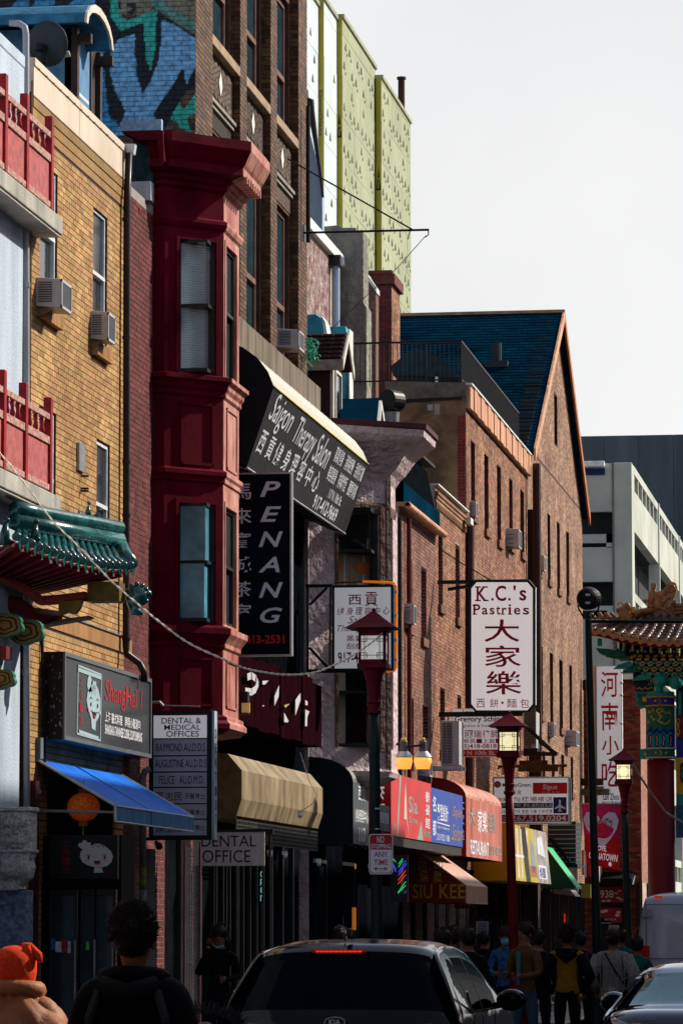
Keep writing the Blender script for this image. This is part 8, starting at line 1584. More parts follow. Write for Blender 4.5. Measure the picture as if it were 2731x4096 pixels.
# ================================================================== vehicles
paintk = M('black_car_paint', (.002, .0025, .003), .12, .1, 2, spec=.1, coat=.25, bump=0); carg = M('car_glass', (.001, .0015, .003), .03, .2, 1, spec=0, coat=.09, bump=0); chrome = M('chrome', (.6, .62, .64), .12, .05, metal=1, bump=0)
tail = M('tail_red', (.45, .008, .008), .2, .2, 9, bump=0, coat=.6); tailon = M('tail_lit', (1, .03, .01), .3, .1, bump=0, emit=1.1); tyre = M('tyre', (.015, .015, .015), .8); trimk = M('car_trim', (.012, .012, .013), .5, bump=0)
def interp(pts, y):
    for (a, b), (c, d) in zip(pts[:-1], pts[1:]):
        if a <= y <= c: return b + (d - b) * (y - a) / (c - a + 1e-9)
    return pts[0][1] if y < pts[0][0] else pts[-1][1]
def car(name, label, cat, cx, y0, prof, halfw, paint, rearwin, sidewin, zbelt, crown=.05, tumble=.24, corner=.16, lights=None, glassm=None, ztop_half=None, wheels=(.8, 3.6), wr=.34, mirror=2.9):
    """prof: (y, z) closed outline from rear bumper bottom over the roof to the front bumper bottom; built in world space, rear facing the camera"""
    C_ = thing(name, label, cat, (cx, y0, 0)); N = []
    for (a, b), (c, d) in zip(prof[:-1], prof[1:]):
        n = max(1, int(math.hypot(c - a, d - b) / .07)); N += [(a + (c - a) * i / n, b + (d - b) * i / n) for i in range(n)]
    N.append(prof[-1]); zr_ = max(z for _, z in N); ylen = prof[-1][0]
    for _ in range(2): N = [N[0]] + [((N[i - 1][0] + 2 * N[i][0] + N[i + 1][0]) / 4, (N[i - 1][1] + 2 * N[i][1] + N[i + 1][1]) / 4) for i in range(1, len(N) - 1)] + [N[-1]]
    def hw(z): 
        if z <= zbelt: return halfw - .04 * max(0, (zbelt - z) / zbelt) ** 2 - .03 * max(0, .35 - z)
        t = (z - zbelt) / (zr_ - zbelt); return halfw - tumble * t ** 1.25 - .02 * t
    S = [(-1 + 2 * k / 28) for k in range(29)]; G_ = []
    for (y, z) in N:
        row = []
        for s in S:
            w = hw(z); e = abs(s) ** 5; yy = y + corner * e * (1 if y < ylen * .3 else (-1 if y > ylen * .8 else 0)) * (1 if z < zr_ * .93 else .5) ; zz = z + crown * (1 - s * s) * max(0, (z - zbelt * .8) / zr_) - .045 * abs(s) ** 8 * (1 if z > zbelt else 0)
            row.append((cx + s * w, y0 + yy, zz))
        G_.append(row)
    parts = {'body': MB(), 'rear_window': MB(), 'windscreen': MB(), 'lens': MB()}
    for i in range(len(N) - 1):
        ym, zm = (N[i][0] + N[i + 1][0]) / 2, (N[i][1] + N[i + 1][1]) / 2
        for k in range(28):
            s = (S[k] + S[k + 1]) / 2; q_ = [G_[i][k], G_[i][k + 1], G_[i + 1][k + 1], G_[i + 1][k]]
            if rearwin and ym < ylen * .45 and rearwin[0] < zm < rearwin[1] and abs(s) < rearwin[2] - rearwin[3] * (zm - rearwin[0]): key = 'rear_window'
            elif ym > ylen * .5 and zbelt + .03 < zm < zr_ - .10 and abs(s) < .86: key = 'windscreen'
            else: key = 'body'
            parts[key].quad(*q_)
    # sides
    ytop = sorted([(y, z) for y, z in N], key=lambda t: t[0]); ys = [ylen * k / 70 for k in range(71)]; up = []
    for y in ys:
        zs = [b + (d - b) * (y - a) / (c - a) for (a, b), (c, d) in zip(N[:-1], N[1:]) if min(a, c) <= y <= max(a, c) and abs(c - a) > 1e-6]; up.append((max(zs) if zs else zbelt, min(zs) if zs else .3))
    win = {}; bod = parts['body']
    for sd_ in (-1, 1):
        for k in range(70):
            ya, yb_ = ys[k], ys[k + 1]
            for j in range(22):
                def pt(y, u_, kk):
                    zt_ = up[kk][0]; zb2 = .22 if not any(abs(y - w_) < wr + .05 for w_ in wheels) else max(.22, wr + math.sqrt(max(0, (wr + .06) ** 2 - (y - [w_ for w_ in wheels if abs(y - w_) < wr + .05][0]) ** 2)))
                    z = zb2 + (zt_ - zb2) * u_; yy = y + (corner if y < corner * 1.0 else 0) * (1 - y / corner if y < corner else 0); return (cx + sd_ * hw(z), y0 + yy, z - (.045 if z > zbelt and u_ == 1 else 0))
                a_, b_, c_, d_ = pt(ya, j / 22, k), pt(yb_, j / 22, k + 1), pt(yb_, (j + 1) / 22, k + 1), pt(ya, (j + 1) / 22, k)
                ym, zm = (ya + yb_) / 2, (a_[2] + c_[2]) / 2; q_ = (a_, b_, c_, d_) if sd_ > 0 else (b_, a_, d_, c_)
                iw = sidewin and sidewin[0] < ym < sidewin[1] and zm > zbelt + .02 + sidewin[3] * max(0, 1 - (ym - sidewin[0]) / .5) and zm < min(zr_ - .09, interp([(p[0], p[1]) for p in sidewin[2]], ym))
                if iw and any(abs(ym - t) < .035 for t in sidewin[4]): bod.quad(*q_, mi=1)
                elif iw: win.setdefault((sd_, sum(ym > t for t in sidewin[4])), MB()).quad(*q_)
                else: bod.quad(*q_)
    o = bod.build('body', [paint, trimk], C_); bod_me = o.data; bod_me.polygons.foreach_set('use_smooth', [True] * len(bod_me.polygons)); 
    import bmesh
    bm_ = bmesh.new(); bm_.from_mesh(bod_me); bmesh.ops.remove_doubles(bm_, verts=bm_.verts, dist=.004); bmesh.ops.recalc_face_normals(bm_, faces=bm_.faces); bm_.to_mesh(bod_me); bm_.free()
    for nme, mb_ in [('rear_window', parts['rear_window']), ('windscreen', parts['windscreen'])] + [('side_window', w_) for w_ in win.values()]:
        if mb_.f: mb_.build(nme, (glassm or carg) if nme == 'rear_window' else carg, C_, smooth=True)
    MB().box((cx - halfw + .1, y0 + .2, .18), (cx + halfw - .1, y0 + ylen - .2, .34)).build('chassis', trimk, C_)
    for w_ in wheels:
        for sd_ in (-1, 1):
            W = MB(); X = cx + sd_ * (halfw - .02); W.tube([(X - sd_ * .22, y0 + w_, wr), (X, y0 + w_, wr)], wr, 20); wo_ = W.build('wheel', tyre, C_); MB().tube([(X - sd_ * .05, y0 + w_, wr), (X + sd_ * .01, y0 + w_, wr)], wr * .65, 14).build('rim', metl, wo_)
    for sd_ in (-1, 1):
        X = cx + sd_ * (halfw + .0); MB().ball((X + sd_ * .13, y0 + mirror, zbelt + .08), (.13, .09, .095), 12).tube([(X - sd_ * .06, y0 + mirror + .03, zbelt + .02), (X + sd_ * .08, y0 + mirror, zbelt + .05)], .03, 6).build('mirror', paint, C_, smooth=True)
        mr_ = MB().ball((X + sd_ * .13, y0 + mirror - .075, zbelt + .08), (.105, .025, .07), 12).build('mirror_glass', carg, C_, smooth=True)
    return C_, hw, G_, N, S
# --- black SUV
suv, hw, G_, N, S = car('parked_car', 'black SUV seen from behind with a lit red high brake light', 'car', -4.62, 31.6,
    [(.12, .30), (.02, .45), (.0, .80), (.06, 1.0), (.18, 1.16), (.40, 1.46), (.46, 1.535), (.56, 1.575), (1.2, 1.615), (2.0, 1.61), (2.6, 1.55), (3.05, 1.36), (3.5, 1.12), (4.3, 1.0), (4.68, .82), (4.76, .5), (4.7, .3)],
    .945, paintk, (1.10, 1.50, .96, .10), (.62, 3.1, [(.6, 1.28), (.9, 1.46), (1.6, 1.50), (2.4, 1.48), (2.9, 1.32), (3.15, 1.12)], .22, (1.08, 1.95)), 1.03, crown=.055, tumble=.25, mirror=3.0)
sx = -4.62; sy = 31.6
def S3(x, y, d=0): return P(x, y, Y=sy + d)
MB().prism([S3(x, y, .42) for x, y in ((1235, 3801), (1250, 3799), (1465, 3799), (1476, 3802), (1460, 3810), (1250, 3810))], (0, .05, 0)).build('high_brake_light', tail, suv); mb = MB()
for i in range(10): mb.ball(S3(1268 + i * 19, 3807, .40), .006, 6)
mb.build('brake_diodes', tailon, suv); MB().prism([S3(x, y, .41) for x, y in ((1262, 3803), (1450, 3803), (1444, 3809), (1268, 3809))], (0, .02, 0)).build('lit_strip', M('tail_glow', (1, .02, .01), emit=.45, bump=0), suv)
MB().prism([(sx - .02, sy + .62, 1.66), (sx + .02, sy + .62, 1.66), (sx + .015, sy + .78, 1.665), (sx - .015, sy + .78, 1.665)], (0, 0, .065)).build('antenna_fin', trimk, suv, bevel=.01); MB().tube([S3(1380, 3765, .7), S3(1376, 3720, .75), S3(1371, 3664, .8)], [.007, .005, .004], 6).build('antenna_rod', trimk, suv)
for sd_ in (-1, 1):
    q_ = [(sx + sd_ * x, sy + d, z) for x, d, z in ((.955, .30, .99), (.62, .0, .97), (.50, -.01, .90), (.60, -.01, .80), (.93, .16, .82), (.96, .30, .86))]
    MB().prism(q_, (0, .05, 0)).build('tail_light', tail, suv, bevel=.008); MB().prism([(sx + sd_ * x, sy + d - .012, z) for x, d, z in ((.88, .12, .94), (.66, .0, .93), (.66, .0, .89), (.88, .12, .89))], (0, .012, 0)).build('lit_lens', tailon, suv)
kia = MB().prism([(sx + .30 + .085 * math.cos(t), sy - .03, .965 + .032 * math.sin(t)) for t in np.linspace(0, 6.283, 25)[:-1]], (0, .02, 0)).build('badge', trimk, suv)
p0, p1 = S3(1293, 4096, -.04), S3(1382, 4066, -.04); cz = p1.z - .045; cxk = (p0.x + p1.x) / 2; hwk = (p1.x - p0.x) / 2
kia.data.clear_geometry(); kk = MB().prism([(cxk + hwk * math.cos(t), sy - .02, cz + .045 * math.sin(t)) for t in np.linspace(0, 6.283, 29)[:-1]], (0, .12, 0)); kia.data.from_pydata(kk.v, [], kk.f)
f = Face((cxk - hwk, sy - .022, cz - .045), (cxk + hwk, sy - .022, cz - .045), (cxk + hwk, sy - .022, cz + .045), (cxk - hwk, sy - .022, cz + .045), suv, .002)
chr2 = M('badge_silver', (.38, .48, .58), .3, .1, metal=.5, bump=0); f.line([(.5 + .46 * math.cos(t), .5 + .44 * math.sin(t)) for t in np.linspace(0, 6.283, 28)], .07, chr2, asp=2); f.text('KIA', .24, .26, .76, .74, chr2, .02, k=4)
MB().tube([G_[i][28] for i in range(len(N)) if .5 < N[i][0] < 2.9 and N[i][1] > 1.3], .014, 6).build('roof_rail', chrome, suv, smooth=True); MB().tube([G_[i][0] for i in range(len(N)) if .5 < N[i][0] < 2.9 and N[i][1] > 1.3], .014, 6).build('roof_rail', chrome, suv, smooth=True)
for sd_ in (-1, 1): MB().tube([(sx + sd_ * (hw(1.04) + .006), sy + y, 1.045 + (.22 * max(0, 1 - (y - .62) / .5))) for y in (.72, .9, 1.15, 1.8, 2.5, 3.1)], .010, 5).build('chrome_strip', chrome, suv)
for sd_ in (-1, 1):
    for y in (1.3, 1.95, 2.9): MB().tube([(sx + sd_ * (hw(z) + .001), sy + y, z) for z in (.35, .6, .9, 1.02)], .004, 4).build('door_seam', trimk, suv)
MB().tube([(sx + .2, sy + .335, 1.18), (sx - .1, sy + .26, 1.13), (sx - .45, sy + .21, 1.12)], .008, 5).build('wiper', trimk, suv)
# --- dark sedan
sed, hw2, G2, N2, S2 = car('parked_car', 'glossy dark sedan with sunlit roof and teal rear window at the right edge', 'car', -1.72, 33.0,
    [(.10, .30), (.0, .45), (.02, .92), (.08, 1.02), (.30, 1.06), (.66, 1.085), (1.0, 1.20), (1.45, 1.37), (1.8, 1.42), (2.5, 1.43), (3.0, 1.36), (3.7, 1.05), (4.5, .92), (4.82, .75), (4.85, .4)],
    .925, M('dark_blue_car_paint', (.008, .012, .022), .08, .1, 2, spec=.5, coat=1.0, bump=0), (1.10, 1.345, .86, .22), (1.0, 3.5, [(1.0, 1.18), (1.5, 1.33), (2.6, 1.36), (3.2, 1.2), (3.5, 1.05)], .10, (1.7, 2.3)), .985, crown=.03, tumble=.27, corner=.2, glassm=M('teal_car_glass', (.012, .12, .12), .05, .2, 1, spec=1, bump=0, col2=(.02, .20, .19)), mirror=3.1)
sx2, sy2 = -1.72, 33.0
for sd_ in (-1, 1): MB().prism([(sx2 + sd_ * x, sy2 + d, z) for x, d, z in ((.93, .32, .96), (.60, .03, .95), (.55, .0, .80), (.92, .18, .80))], (0, .05, 0)).build('tail_light', tail, sed, bevel=.01)
f = Face(P(2585, 4080, Y=sy2 - .02), P(2625, 4080, Y=sy2 - .02), P(2625, 4062, Y=sy2 - .02), P(2585, 4062, Y=sy2 - .02), sed, .003); f.text('ACCORD', -.9, .1, .95, .85, M('badge_blue', (.2, .35, .5), .3, bump=0), .02, .15)
MB().tube([G2[i][0] for i in range(len(N2)) if .6 < N2[i][0] < 3.6], .010, 5).build('chrome_strip', chrome, sed, smooth=True)
# --- white van
van, hw3, G3, N3, S3_ = car('parked_van', 'pale grey-blue cargo van parked with its rear doors to the camera', 'van', -3.28, 60,
    [(.08, .40), (.0, .55), (.0, 1.2), (.03, 1.9), (.08, 2.10), (.2, 2.2), (1.5, 2.24), (3.6, 2.24), (4.1, 2.05), (4.6, 1.5), (5.2, 1.2), (5.5, .9), (5.5, .4)],
    1.0, M('van_paint', (.40, .44, .54), .3, .12, 1, bump=0, coat=.5), None, (3.4, 4.6, [(3.4, 1.9), (4.1, 1.85), (4.6, 1.4)], 0, (9,)), 1.25, crown=.03, tumble=.12, corner=.08, wheels=(.9, 4.5), mirror=4.3)
vx, vy = -3.28, 60
vp_ = MATS['van_paint']
for sd_ in (-1, 1):
    MB().box((vx + sd_ * .96, vy - .012, 1.02), (vx + sd_ * .80, vy + .04, 1.45)).build('tail_light', tail, van, bevel=.01)
    MB().box((vx + sd_ * .90, vy - .03, 1.88), (vx + sd_ * .76, vy + .02, 1.98)).build('hinge', M('hinge_grey', (.3, .32, .36), .4), van)
    for z in (1.25, 2.05): MB().box((vx + sd_ * .02, vy - .006, z), (vx + sd_ * .84, vy, z + .012)).build('swage_line', M('van_shadow', (.12, .14, .2), .4), van)
    MB().box((vx + sd_ * .84, vy - .004, .55), (vx + sd_ * .85, vy + .001, 2.1)).build('door_seam', trimk, van)
    MB().box((vx + sd_ * .60, vy - .01, 2.15), (vx + sd_ * .72, vy + .03, 2.19)).build('marker_light', M('marker_red', (.7, .03, .01), emit=.3, bump=0), van)
MB().box((vx - .005, vy - .004, .55), (vx + .005, vy + .001, 2.15)).build('door_seam', trimk, van); MB().box((vx - .98, vy - .1, .42), (vx + .98, vy, .6)).build('bumper', trimk, van, bevel=.02)

# ================================================================== people
skin = M('skin', (.22, .10, .06), .6, .1, 9, .1); hairm = M('dark_hair', (.014, .009, .007), .45, .4, 30, .6, fine=120)
def person(label, x, Y, ztop, face_cam, jacket, trousers, arms='down', width=1.0, head=1.0, hair='short', stride=.08, ground=None, lean=0, bulk=1.0, yaw=None):
    """one continuous skinned body; z from the pavement; faces away from the camera unless face_cam"""
    X = XX(x, Y); g0 = ground if ground is not None else (.125 if X < -5.9 else 0.0); H = ztop - g0; T = thing('person', label, 'person', (X, Y, g0)); s = H / 1.75; rot = (math.pi if face_cam else 0) if yaw is None else yaw
    def q(a, b, c): a *= s; b *= s; return Vector((X + a * math.cos(rot) - b * math.sin(rot), Y + a * math.sin(rot) + b * math.cos(rot), g0 + c * s))
    V = []; E = []; R = []
    def add(p, r, par=None):
        V.append(p); R.append((r[0] * s, r[1] * s) if isinstance(r, tuple) else (r * s, r * s)); i = len(V) - 1
        if par is not None: E.append((par, i))
        return i
    B_ = bulk; w = .165 * width
    pel = add(q(0, 0, .95), (.155 * B_, .12 * B_)); bel = add(q(0, .0, 1.10), (.145 * B_, .11 * B_), pel); che = add(q(0, lean * .3, 1.30), (.175 * B_, .125 * B_), bel); nb = add(q(0, lean * .5, 1.44), (.11, .085), che); nk = add(q(0, lean * .7 + .01, 1.51), .055, nb); 
    jaw = add(q(0, lean * .8 + .02, 1.575), (.072 * head, .085 * head), nk); hd = add(q(0, lean * .8 + .01, 1.655), (.085 * head, .105 * head), jaw); tp = add(q(0, lean * .8, 1.71), (.06 * head, .075 * head), hd)
    hands = []
    for sd_ in (-1, 1):
        sh = add(q(sd_ * w, lean * .4, 1.405), .075 * B_, nb)
        if arms == 'phone' and sd_ == 1: el = add(q(sd_ * (w + .10), .10, 1.17), .055 * B_, sh); wr = add(q(sd_ * (w - .02), .20, 1.42), .036, el); hn = add(q(sd_ * (w - .06), .17, 1.53), (.035, .03), wr); hv = Vector((0, 0, 1))
        elif arms == 'phone' or arms == 'front': el = add(q(sd_ * (w + .08), .02, 1.14), .055 * B_, sh); wr = add(q(sd_ * (w - .03), .24, 1.10), .036, el); hn = add(q(sd_ * (w - .08), .31, 1.12), (.035, .026), wr); hv = (q(-.3 * sd_, 1, 0) - q(0, 0, 0)).normalized()
        elif arms == 'pocket': el = add(q(sd_ * (w + .13), -.06, 1.12), .062 * B_, sh); wr = add(q(sd_ * (w + .03), .06, .93), .04, el); hn = add(q(sd_ * (w), .10, .89), (.034, .03), wr); hv = Vector((0, 0, -1))
        else: el = add(q(sd_ * (w + .07), -.02, 1.12), .056 * B_, sh); wr = add(q(sd_ * (w + .09), .05, .88), .036, el); hn = add(q(sd_ * (w + .09), .07, .80), (.03, .036), wr); hv = Vector((0, .15, -1)).normalized()
        hands.append((V[hn], hv, sd_))
        st = stride * sd_; hp = add(q(sd_ * .09, 0, .88), .10 * B_, pel); kn = add(q(sd_ * .10, st * .6 + .02, .50), .068, hp); an = add(q(sd_ * .10, st, .09), .045, kn); add(q(sd_ * .11, st + .14, .045), (.042, .035), an)
    me = bpy.data.meshes.new('body'); me.from_pydata(V, E, []); me.update(); o = bpy.data.objects.new('body', me); COL.objects.link(o)
    mod = o.modifiers.new('skin', 'SKIN'); mod.use_smooth_shade = True; mod.branch_smoothing = .6
    for i, d in enumerate(me.skin_vertices[0].data): d.radius = R[i]; d.use_root = (i == 0)
    ss = o.modifiers.new('sub', 'SUBSURF'); ss.levels = ss.render_levels = 2; bpy.context.view_layer.update()
    ev_ = o.evaluated_get(bpy.context.evaluated_depsgraph_get()); nm = bpy.data.meshes.new_from_object(ev_); bpy.data.objects.remove(o)
    nm.materials.clear()
    for m_ in (skin, jacket, trousers, M('shoe', (.02, .02, .022), .5)): nm.materials.append(m_)
    hz_ = [h[0] for h in hands]
    for p in nm.polygons:
        c = p.center; z = (c.z - g0) / s
        if z > 1.49 and (c - V[jaw]).length < .22 * s: k = 0
        elif any((c - h).length < .055 * s for h in hz_): k = 0
        elif z < .07: k = 3
        elif z < .93 and abs((c - q(0, 0, z)).xy.length) < .27 * s and not any((c - h).length < .16 * s for h in hz_): k = 2
        else: k = 1
        p.material_index = k; p.use_smooth = True
    nm.name = 'body'; o = link('body', nm, T)
    fm = MB()
    for h, hv, sd_ in hands:
        sdv = hv.cross((q(0, 1, 0) - q(0, 0, 0)).normalized()); sdv = sdv.normalized() if sdv.length > .1 else (q(1, 0, 0) - q(0, 0, 0)).normalized(); cur = sdv.cross(hv) * .02 * s
        for k in range(4): a_ = h + sdv * (k - 1.5) * .018 * s + hv * .02 * s; L = (.062, .074, .068, .052)[k] * s; fm.tube([a_, a_ + hv * L * .55, a_ + hv * L + cur], [.0095 * s, .0085 * s, .006 * s], 6)
        a_ = h + sdv * .03 * s * sd_; fm.tube([a_, a_ + sdv * .02 * s * sd_ + hv * .02 * s, a_ + sdv * .022 * s * sd_ + hv * .05 * s], [.011 * s, .010 * s, .007 * s], 6)
    fm.build('finger', skin, T, smooth=True)
    # hair: a cap of many locks
    hc = (V[hd] + V[tp]) / 2 - (q(0, .024, .018) - q(0, 0, 0)); rr_ = (.102 * head * s, .122 * head * s, .118 * head * s); mb = MB(); random.seed(int(x))
    if hair != 'none':
        hb = MB().ball(hc + Vector((0, 0, .012 * s)), rr_, 22); hb.v = [tuple(hc + (Vector(p) - hc) * (1 + (.07 if hair in ('messy', 'curly') else .03) * math.sin(70 * p[0] / s + i % 3) * math.sin(61 * p[2] / s + i % 5))) for i, p in enumerate(hb.v)]; mb.add(hb.v, hb.f); n = {'short': 260, 'curly': 500, 'long': 260, 'bun': 240, 'messy': 2600}.get(hair, 120)
        for i in range(n):
            a_, b_ = random.uniform(0, 6.28), random.uniform(-.35, 1.5); d = Vector((math.cos(a_) * math.cos(b_), math.sin(a_) * math.cos(b_), math.sin(b_))); fr = d.dot((q(0, 1, 0) - q(0, 0, 0)).normalized())
            if fr > .35 and d.z < .55: continue
            p = hc + Vector((d.x * rr_[0], d.y * rr_[1], d.z * rr_[2] + .012 * s)) * 1.0; L = {'short': .018, 'curly': .035, 'long': .03, 'bun': .012, 'messy': .019}.get(hair, .02) * s; t_ = Vector((random.gauss(0, 1), random.gauss(0, 1), random.gauss(.4, 1))).normalized()
            k_ = .22 if hair == 'messy' else .5; mb.tube([p - d * .01 * s, p + d * L * .35 + t_ * L * .3, p + d * L * .6 + t_ * L * .9 + Vector((0, 0, .2 * L))], [.010 * s * k_, .008 * s * k_, .001 * s], 4)
        if hair == 'long':
            for sd_ in (-1, 1): mb.tube([hc + (q(sd_ * .085, -.0, 0) - q(0, 0, 0)), hc + (q(sd_ * .10, -.02, 0) - q(0, 0, 0)) + Vector((0, 0, -.12 * s)), hc + (q(sd_ * .09, .0, 0) - q(0, 0, 0)) + Vector((0, 0, -.28 * s))], [.05 * s, .05 * s, .025 * s], 8)
            mb.tube([hc, hc + (q(0, -.07, 0) - q(0, 0, 0)) + Vector((0, 0, -.14 * s)), hc + (q(0, -.07, 0) - q(0, 0, 0)) + Vector((0, 0, -.28 * s))], [.08 * s, .09 * s, .05 * s], 10)
        if hair == 'bun': mb.tube([hc + (q(-.02, -.09, 0) - q(0, 0, 0)), hc + (q(-.10, -.14, 0) - q(0, 0, 0)) + Vector((0, 0, -.02))], [.045 * s, .035 * s], 8)
        mb.build('hair', hairm, T, smooth=True)
    for sd_ in (-1, 1): MB().ball(V[hd] + (q(sd_ * .088 * head, .0, 0) - q(0, 0, 0)) + Vector((0, 0, -.03 * s)), (.014 * s, .02 * s, .03 * s), 8).build('ear', skin, T, smooth=True)
    if face_cam or yaw is not None:
        fw_ = (q(0, 1, 0) - q(0, 0, 0)).normalized(); rt = (q(1, 0, 0) - q(0, 0, 0)).normalized(); c = V[jaw] + Vector((0, 0, .045 * s)) + fw_ * .088 * s * head
        for sd_ in (-1, 1): MB().ball(c + rt * sd_ * .032 * s + Vector((0, 0, .022 * s)), (.012 * s, .012 * s, .006 * s), 8).build('eye', ink, T); MB().tube([c + rt * sd_ * .018 * s + Vector((0, 0, .042 * s)), c + rt * sd_ * .048 * s + Vector((0, 0, .042 * s))], .004 * s, 5).build('eyebrow', hairm, T)
        MB().tube([c + Vector((0, 0, .02 * s)), c + fw_ * .018 * s + Vector((0, 0, -.008 * s))], [.007 * s, .013 * s], 6).build('nose', skin, T, smooth=True); MB().ball(c + Vector((0, 0, -.038 * s)) - fw_ * .004 * s, (.022 * s, .01 * s, .012 * s), 8).build('mouth', M('lips', (.22, .04, .04), .5), T)
    return T, q, V, s
dj = M('black_jacket', (.004, .0045, .006), .8, .4, 9, .4, spec=.08); dt = M('dark_trousers', (.006, .007, .010), .9, .3, 9, .3, spec=.08); jeans = M('blue_jeans', (.03, .06, .10), .8, .3, 9, .3)
hz = {}
T, q, V, s = person('person in an orange knit beanie and peach quilted puffer jacket at the left edge', 60, 22.2, 1.60, False, M('peach_puffer', (.27, .10, .04), .55, .25, 3, .3), dt, hair='none', bulk=1.45, width=1.25, ground=0)
hc = V[6]; knit = M('orange_knit', (.85, .045, .008), .85, .25, 40, .8, fine=200, col2=(.90, .07, .012)); mb = MB(); prof = [(.112, -.13), (.126, -.04), (.125, .03), (.10, .075), (.06, .10), (.01, .108)]
mb.lathe(prof, hc + Vector((0, 0, .02)), 20); mb.tube([hc + Vector((.05, 0, .115)), hc + Vector((.10, -.02, .12))], [.03, .022], 8); mb.tube([hc + Vector((.09, -.02, .125)), hc + Vector((.14, -.02, .07)), hc + Vector((.155, -.02, .03))], [.02, .028, .012], 8).tube([hc + Vector((.08, -.04, .12)), hc + Vector((.12, -.05, .04))], [.02, .01], 8); mb.build('beanie', knit, T, smooth=True)
pf = MATS['peach_puffer']; mb = MB(); NZ, NT_ = 40, 72; G0 = []
for j in range(NZ + 1):
    z = 1.53 - .80 * j / NZ; R1 = interp([(0, .13), (.05, .17), (.12, .26), (.22, .35), (.45, .385), (.8, .375)], 1.53 - z); R2 = R1 * .66 + .02
    for i in range(NT_): a_ = 6.2832 * i / NT_; pu = .045 * (abs(math.cos(3 * a_ + 11 * z)) * abs(math.cos(3 * a_ - 11 * z))) ** .45 - .015 + .004 * math.sin(17 * a_ + 23 * z); G0.append(q((R1 + pu) * math.cos(a_), (R2 + pu) * math.sin(a_), z))
mb.add(G0, [(j * NT_ + i, j * NT_ + (i + 1) % NT_, (j + 1) * NT_ + (i + 1) % NT_, (j + 1) * NT_ + i) for j in range(NZ) for i in range(NT_)])
n = 26; mb.tube([q(.15 * math.cos(6.283 * i / n), .115 * math.sin(6.283 * i / n), 1.52 - .015 * math.sin(6.283 * i / n)) for i in range(n + 1)], .05, 8)
mb.build('puffer_coat', pf, T, smooth=True)
T, q, V, s = person('man with messy dark hair in a black hooded jacket closest to the camera', 535, 18.0, 1.80, False, dj, dt, hair='messy', bulk=1.2, width=1.15, head=.99, ground=0)
mb = MB(); n = 18; ring = [q(.13 * math.cos(6.283 * i / n), .02 + .10 * math.sin(6.283 * i / n), 1.47 - .02 * math.sin(6.283 * i / n)) for i in range(n + 1)]; mb.tube(ring, .04, 8); mb.tube([q(-.13, -.09, 1.44), q(0, -.16, 1.38), q(.13, -.09, 1.44)], [.05, .075, .05], 10); mb.build('hood', dj, T, smooth=True)
for sd_ in (-1, 1): MB().tube([q(.12 * sd_, -.12, 1.45), q(.17 * sd_, -.14, 1.30), q(.17 * sd_, -.12, 1.1)], .022, 6).build('strap', M('strap_grey', (.02, .022, .025), .7), T)
T, q, V, s = person('person in a black fur-trimmed coat behind the SUV at the bottom edge', 820, 24.0, 1.20, False, dj, dt, hair='none', bulk=1.3, ground=0); random.seed(6); mb = MB(); c = q(0, 0, 1.66)
for i in range(420): a_ = random.uniform(0, 6.28); d = Vector((math.cos(a_), random.uniform(-1, .3) * .6, abs(math.sin(a_)))).normalized(); p = c + Vector((d.x * .22, d.y * .15, d.z * .10)); mb.tube([p, p + (d + Vector((random.gauss(0, .6), random.gauss(0, .6), random.gauss(.2, .5)))) * .035], [.007, .001], 4)
mb.build('fur_trim', M('dark_fur', (.02, .022, .024), .5, .5), T, kind='stuff')
T, q, V, s = person('long-haired woman in a black coat talking on a phone by the window bars', 880, 46.0, 1.72, True, dj, dt, arms='phone', hair='long')
MB().box(V[6] + Vector((-.115, -.03, -.10)), V[6] + Vector((-.10, .02, .03))).build('phone', trimk, T); MB().tube([V[5] + Vector((-.06, -.06, -.04)), V[5] + Vector((0, -.085, -.065)), V[5] + Vector((.06, -.06, -.04))], .010, 6).build('lowered_mask', M('mask_blue', (.12, .38, .50), .7), T)
person('person in dark clothes walking beyond the right side of the SUV', 1872, 47, 1.69, False, dj, dt, hair='short', arms='down')
T, q, V, s = person('masked person in a blue plaid shirt facing the camera left of the maroon lamp', 2022, 56.5, 1.70, True, M('blue_plaid', (.015, .07, .26), .8, .6, 14, .3, col2=(.04, .16, .42)), dt, hair='short', arms='front')
MB().ball(V[5] + Vector((0, -.075, -.005)), (.07, .04, .05), 10).build('face_mask', M('mask_blue', (.12, .38, .50)), T, smooth=True)
T, q, V, s = person('tall man with black hair in an open brown jacket checking his phone', 2098, 50.5, 1.76, True, M('brown_jacket', (.09, .045, .012), .7, .3, 9, .3), jeans, arms='front', hair='short', yaw=2.6); MB().tube([q(0, .13, 1.42), q(.0, .135, 1.2), q(0, .14, 1.0)], .028, 6).build('inner_shirt', M('blue_shirt', (.04, .16, .24), .8), T)
MB().box(q(-.04, .36, 1.13), q(.04, .45, 1.15)).build('phone', trimk, T)
person('dark-clothed person half hidden behind the man with the phone', 2150, 53.5, 1.66, False, dj, dt, hair='short', bulk=1.15)
T, q, V, s = person('person with messy hair in a mustard vest over a black hoodie seen from behind', 2265, 51.5, 1.70, False, M('mustard_fleece', (.22, .11, .004), .9, .25, 12, .6, fine=90), dt, arms='pocket', hair='curly', bulk=1.12, width=1.1)
n = 18; mb = MB().tube([q(.13 * math.cos(6.283 * i / n), .10 * math.sin(6.283 * i / n), 1.47) for i in range(n + 1)], .035, 8).tube([q(-.12, -.10, 1.44), q(0, -.15, 1.37), q(.12, -.10, 1.44)], [.04, .06, .04], 8)
for sd_ in (-1, 1): mb.tube([V[i] for i in ((8, 9, 10) if sd_ < 0 else (16, 17, 18))][:3], [.085 * s, .074 * s, .05 * s], 10)
mb.build('hoodie', dj, T, smooth=True)
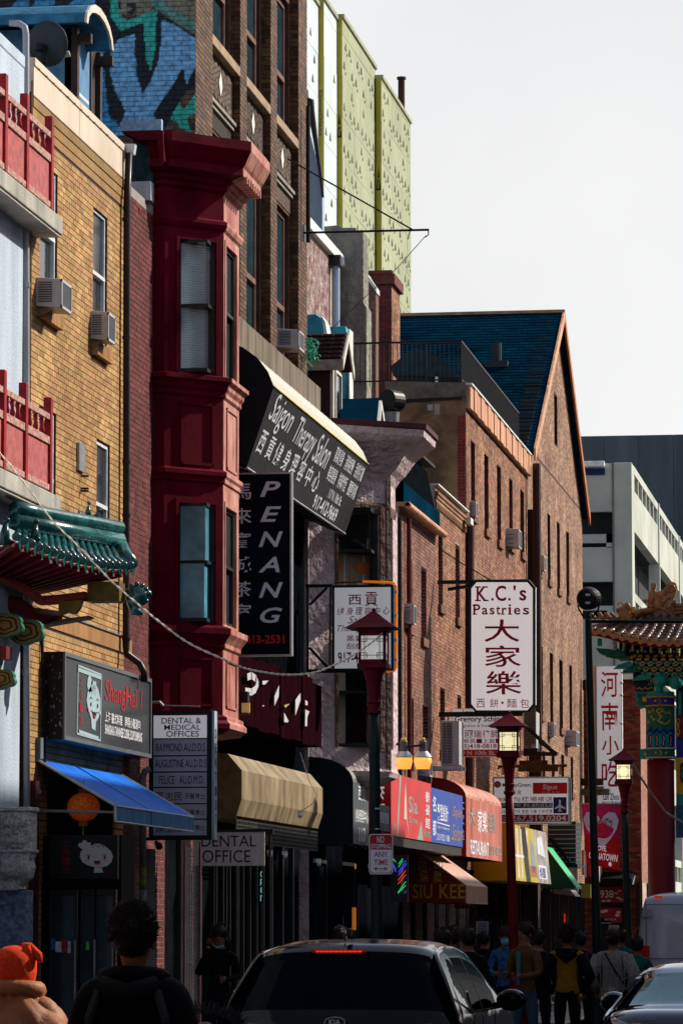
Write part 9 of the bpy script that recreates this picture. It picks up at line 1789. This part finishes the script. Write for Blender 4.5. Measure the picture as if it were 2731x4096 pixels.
T, q, V, s = person('woman with a bun in a cream cable-knit sweater with a black cross strap', 2448, 53.5, 1.66, False, M('cream_knit', (.34, .32, .30), .95, .3, 30, 1.0, fine=60, bdist=.02), dt, arms='pocket', hair='bun', bulk=1.25, width=1.15)
MB().tube([q(-.10, -.13, 1.46), q(.02, -.185, 1.25), q(.17, -.15, 1.02)], .014, 6).build('strap', blk, T); mb = MB()
for k in range(9): mb.tube([q(-.17 + .042 * k, -.155, 1.36 - .0), q(-.17 + .042 * k + .012, -.175, 1.15), q(-.17 + .042 * k, -.16, .93)], .006, 5)
for sd_ in (-1, 1): mb.tube([V[i] for i in ((8, 9, 10) if sd_ < 0 else (16, 17, 18))], [.095 * s, .10 * s, .06 * s], 12)
mb.tube([q(0, 0, .99), q(0, 0, .84)], [.17, .185], 16); mb.build('sweater_knit', MATS['cream_knit'], T, smooth=True)
person('person in a teal hooded top between the sweater woman and the lamp post', 2482, 62, 1.66, False, M('teal_hood', (.01, .10, .13), .7), dt, hair='short')
person('person with hair clips in a dark teal T-shirt left of the van', 2545, 56, 1.56, False, M('teal_shirt', (.004, .085, .08), .85, .2, 6), dt, hair='short', arms='front')
for k, (x, Y, z, m_, lab) in enumerate(((1770, 44.5, 1.68, dj, 'first of two dark-haired heads above the SUV roof'), (1812, 49, 1.70, dj, 'dark-haired person just right of the SUV roof corner'), (1935, 60, 1.62, dj, 'person in black far behind between the two lamps'), (2320, 60, 1.62, dj, 'small figure in black right of the mustard vest'), (2568, 66, 1.72, dj, 'half-hidden head against the brick wall left of the van'), (1360, 52, 1.70, dj, 'top of a head above the SUV roof below the no stopping sign'))):
    person(lab, x, Y, z, False, m_, dt, hair='short')
# cardboard boxes and crates on the pavement behind the mustard vest
bxm = M('pale_box', (.36, .37, .42), .7, .1)
for k, (x0, y0, x1, y1, Y, lab) in enumerate(((2140, 3965, 2200, 4000, 66, 'white carton stacked on the pavement behind the tall man'), (2150, 4010, 2215, 4048, 66.4, 'lower pale carton on the pavement beside the mustard vest'), (2300, 3985, 2345, 4035, 67, 'pale crate right of the mustard vest'))):
    o = single(MB().box(P(x0, y1, Y=Y), P(x1, y0, Y=Y + .4)), 'carton', bxm, lab, 'box', bevel=.01); MB().box(P(x0, y0 + 12, Y=Y - .004), P(x1, y0 + 8, Y=Y)).build('tape', M('brown_tape', (.25, .16, .08), .5), o)
tb = thing('folding_table', 'low folding table carrying the pale cartons', 'table', P(2180, 4060, Y=66.5)); MB().box(P(2120, 4062, Y=66), P(2240, 4054, Y=67)).build('tabletop', bxm, tb)
for x in (2125, 2232): MB().tube([P(x, 4060, Y=66.2), (XX(x, 66.2), 66.2, .125)], .02, 6).build('leg', metl, tb)
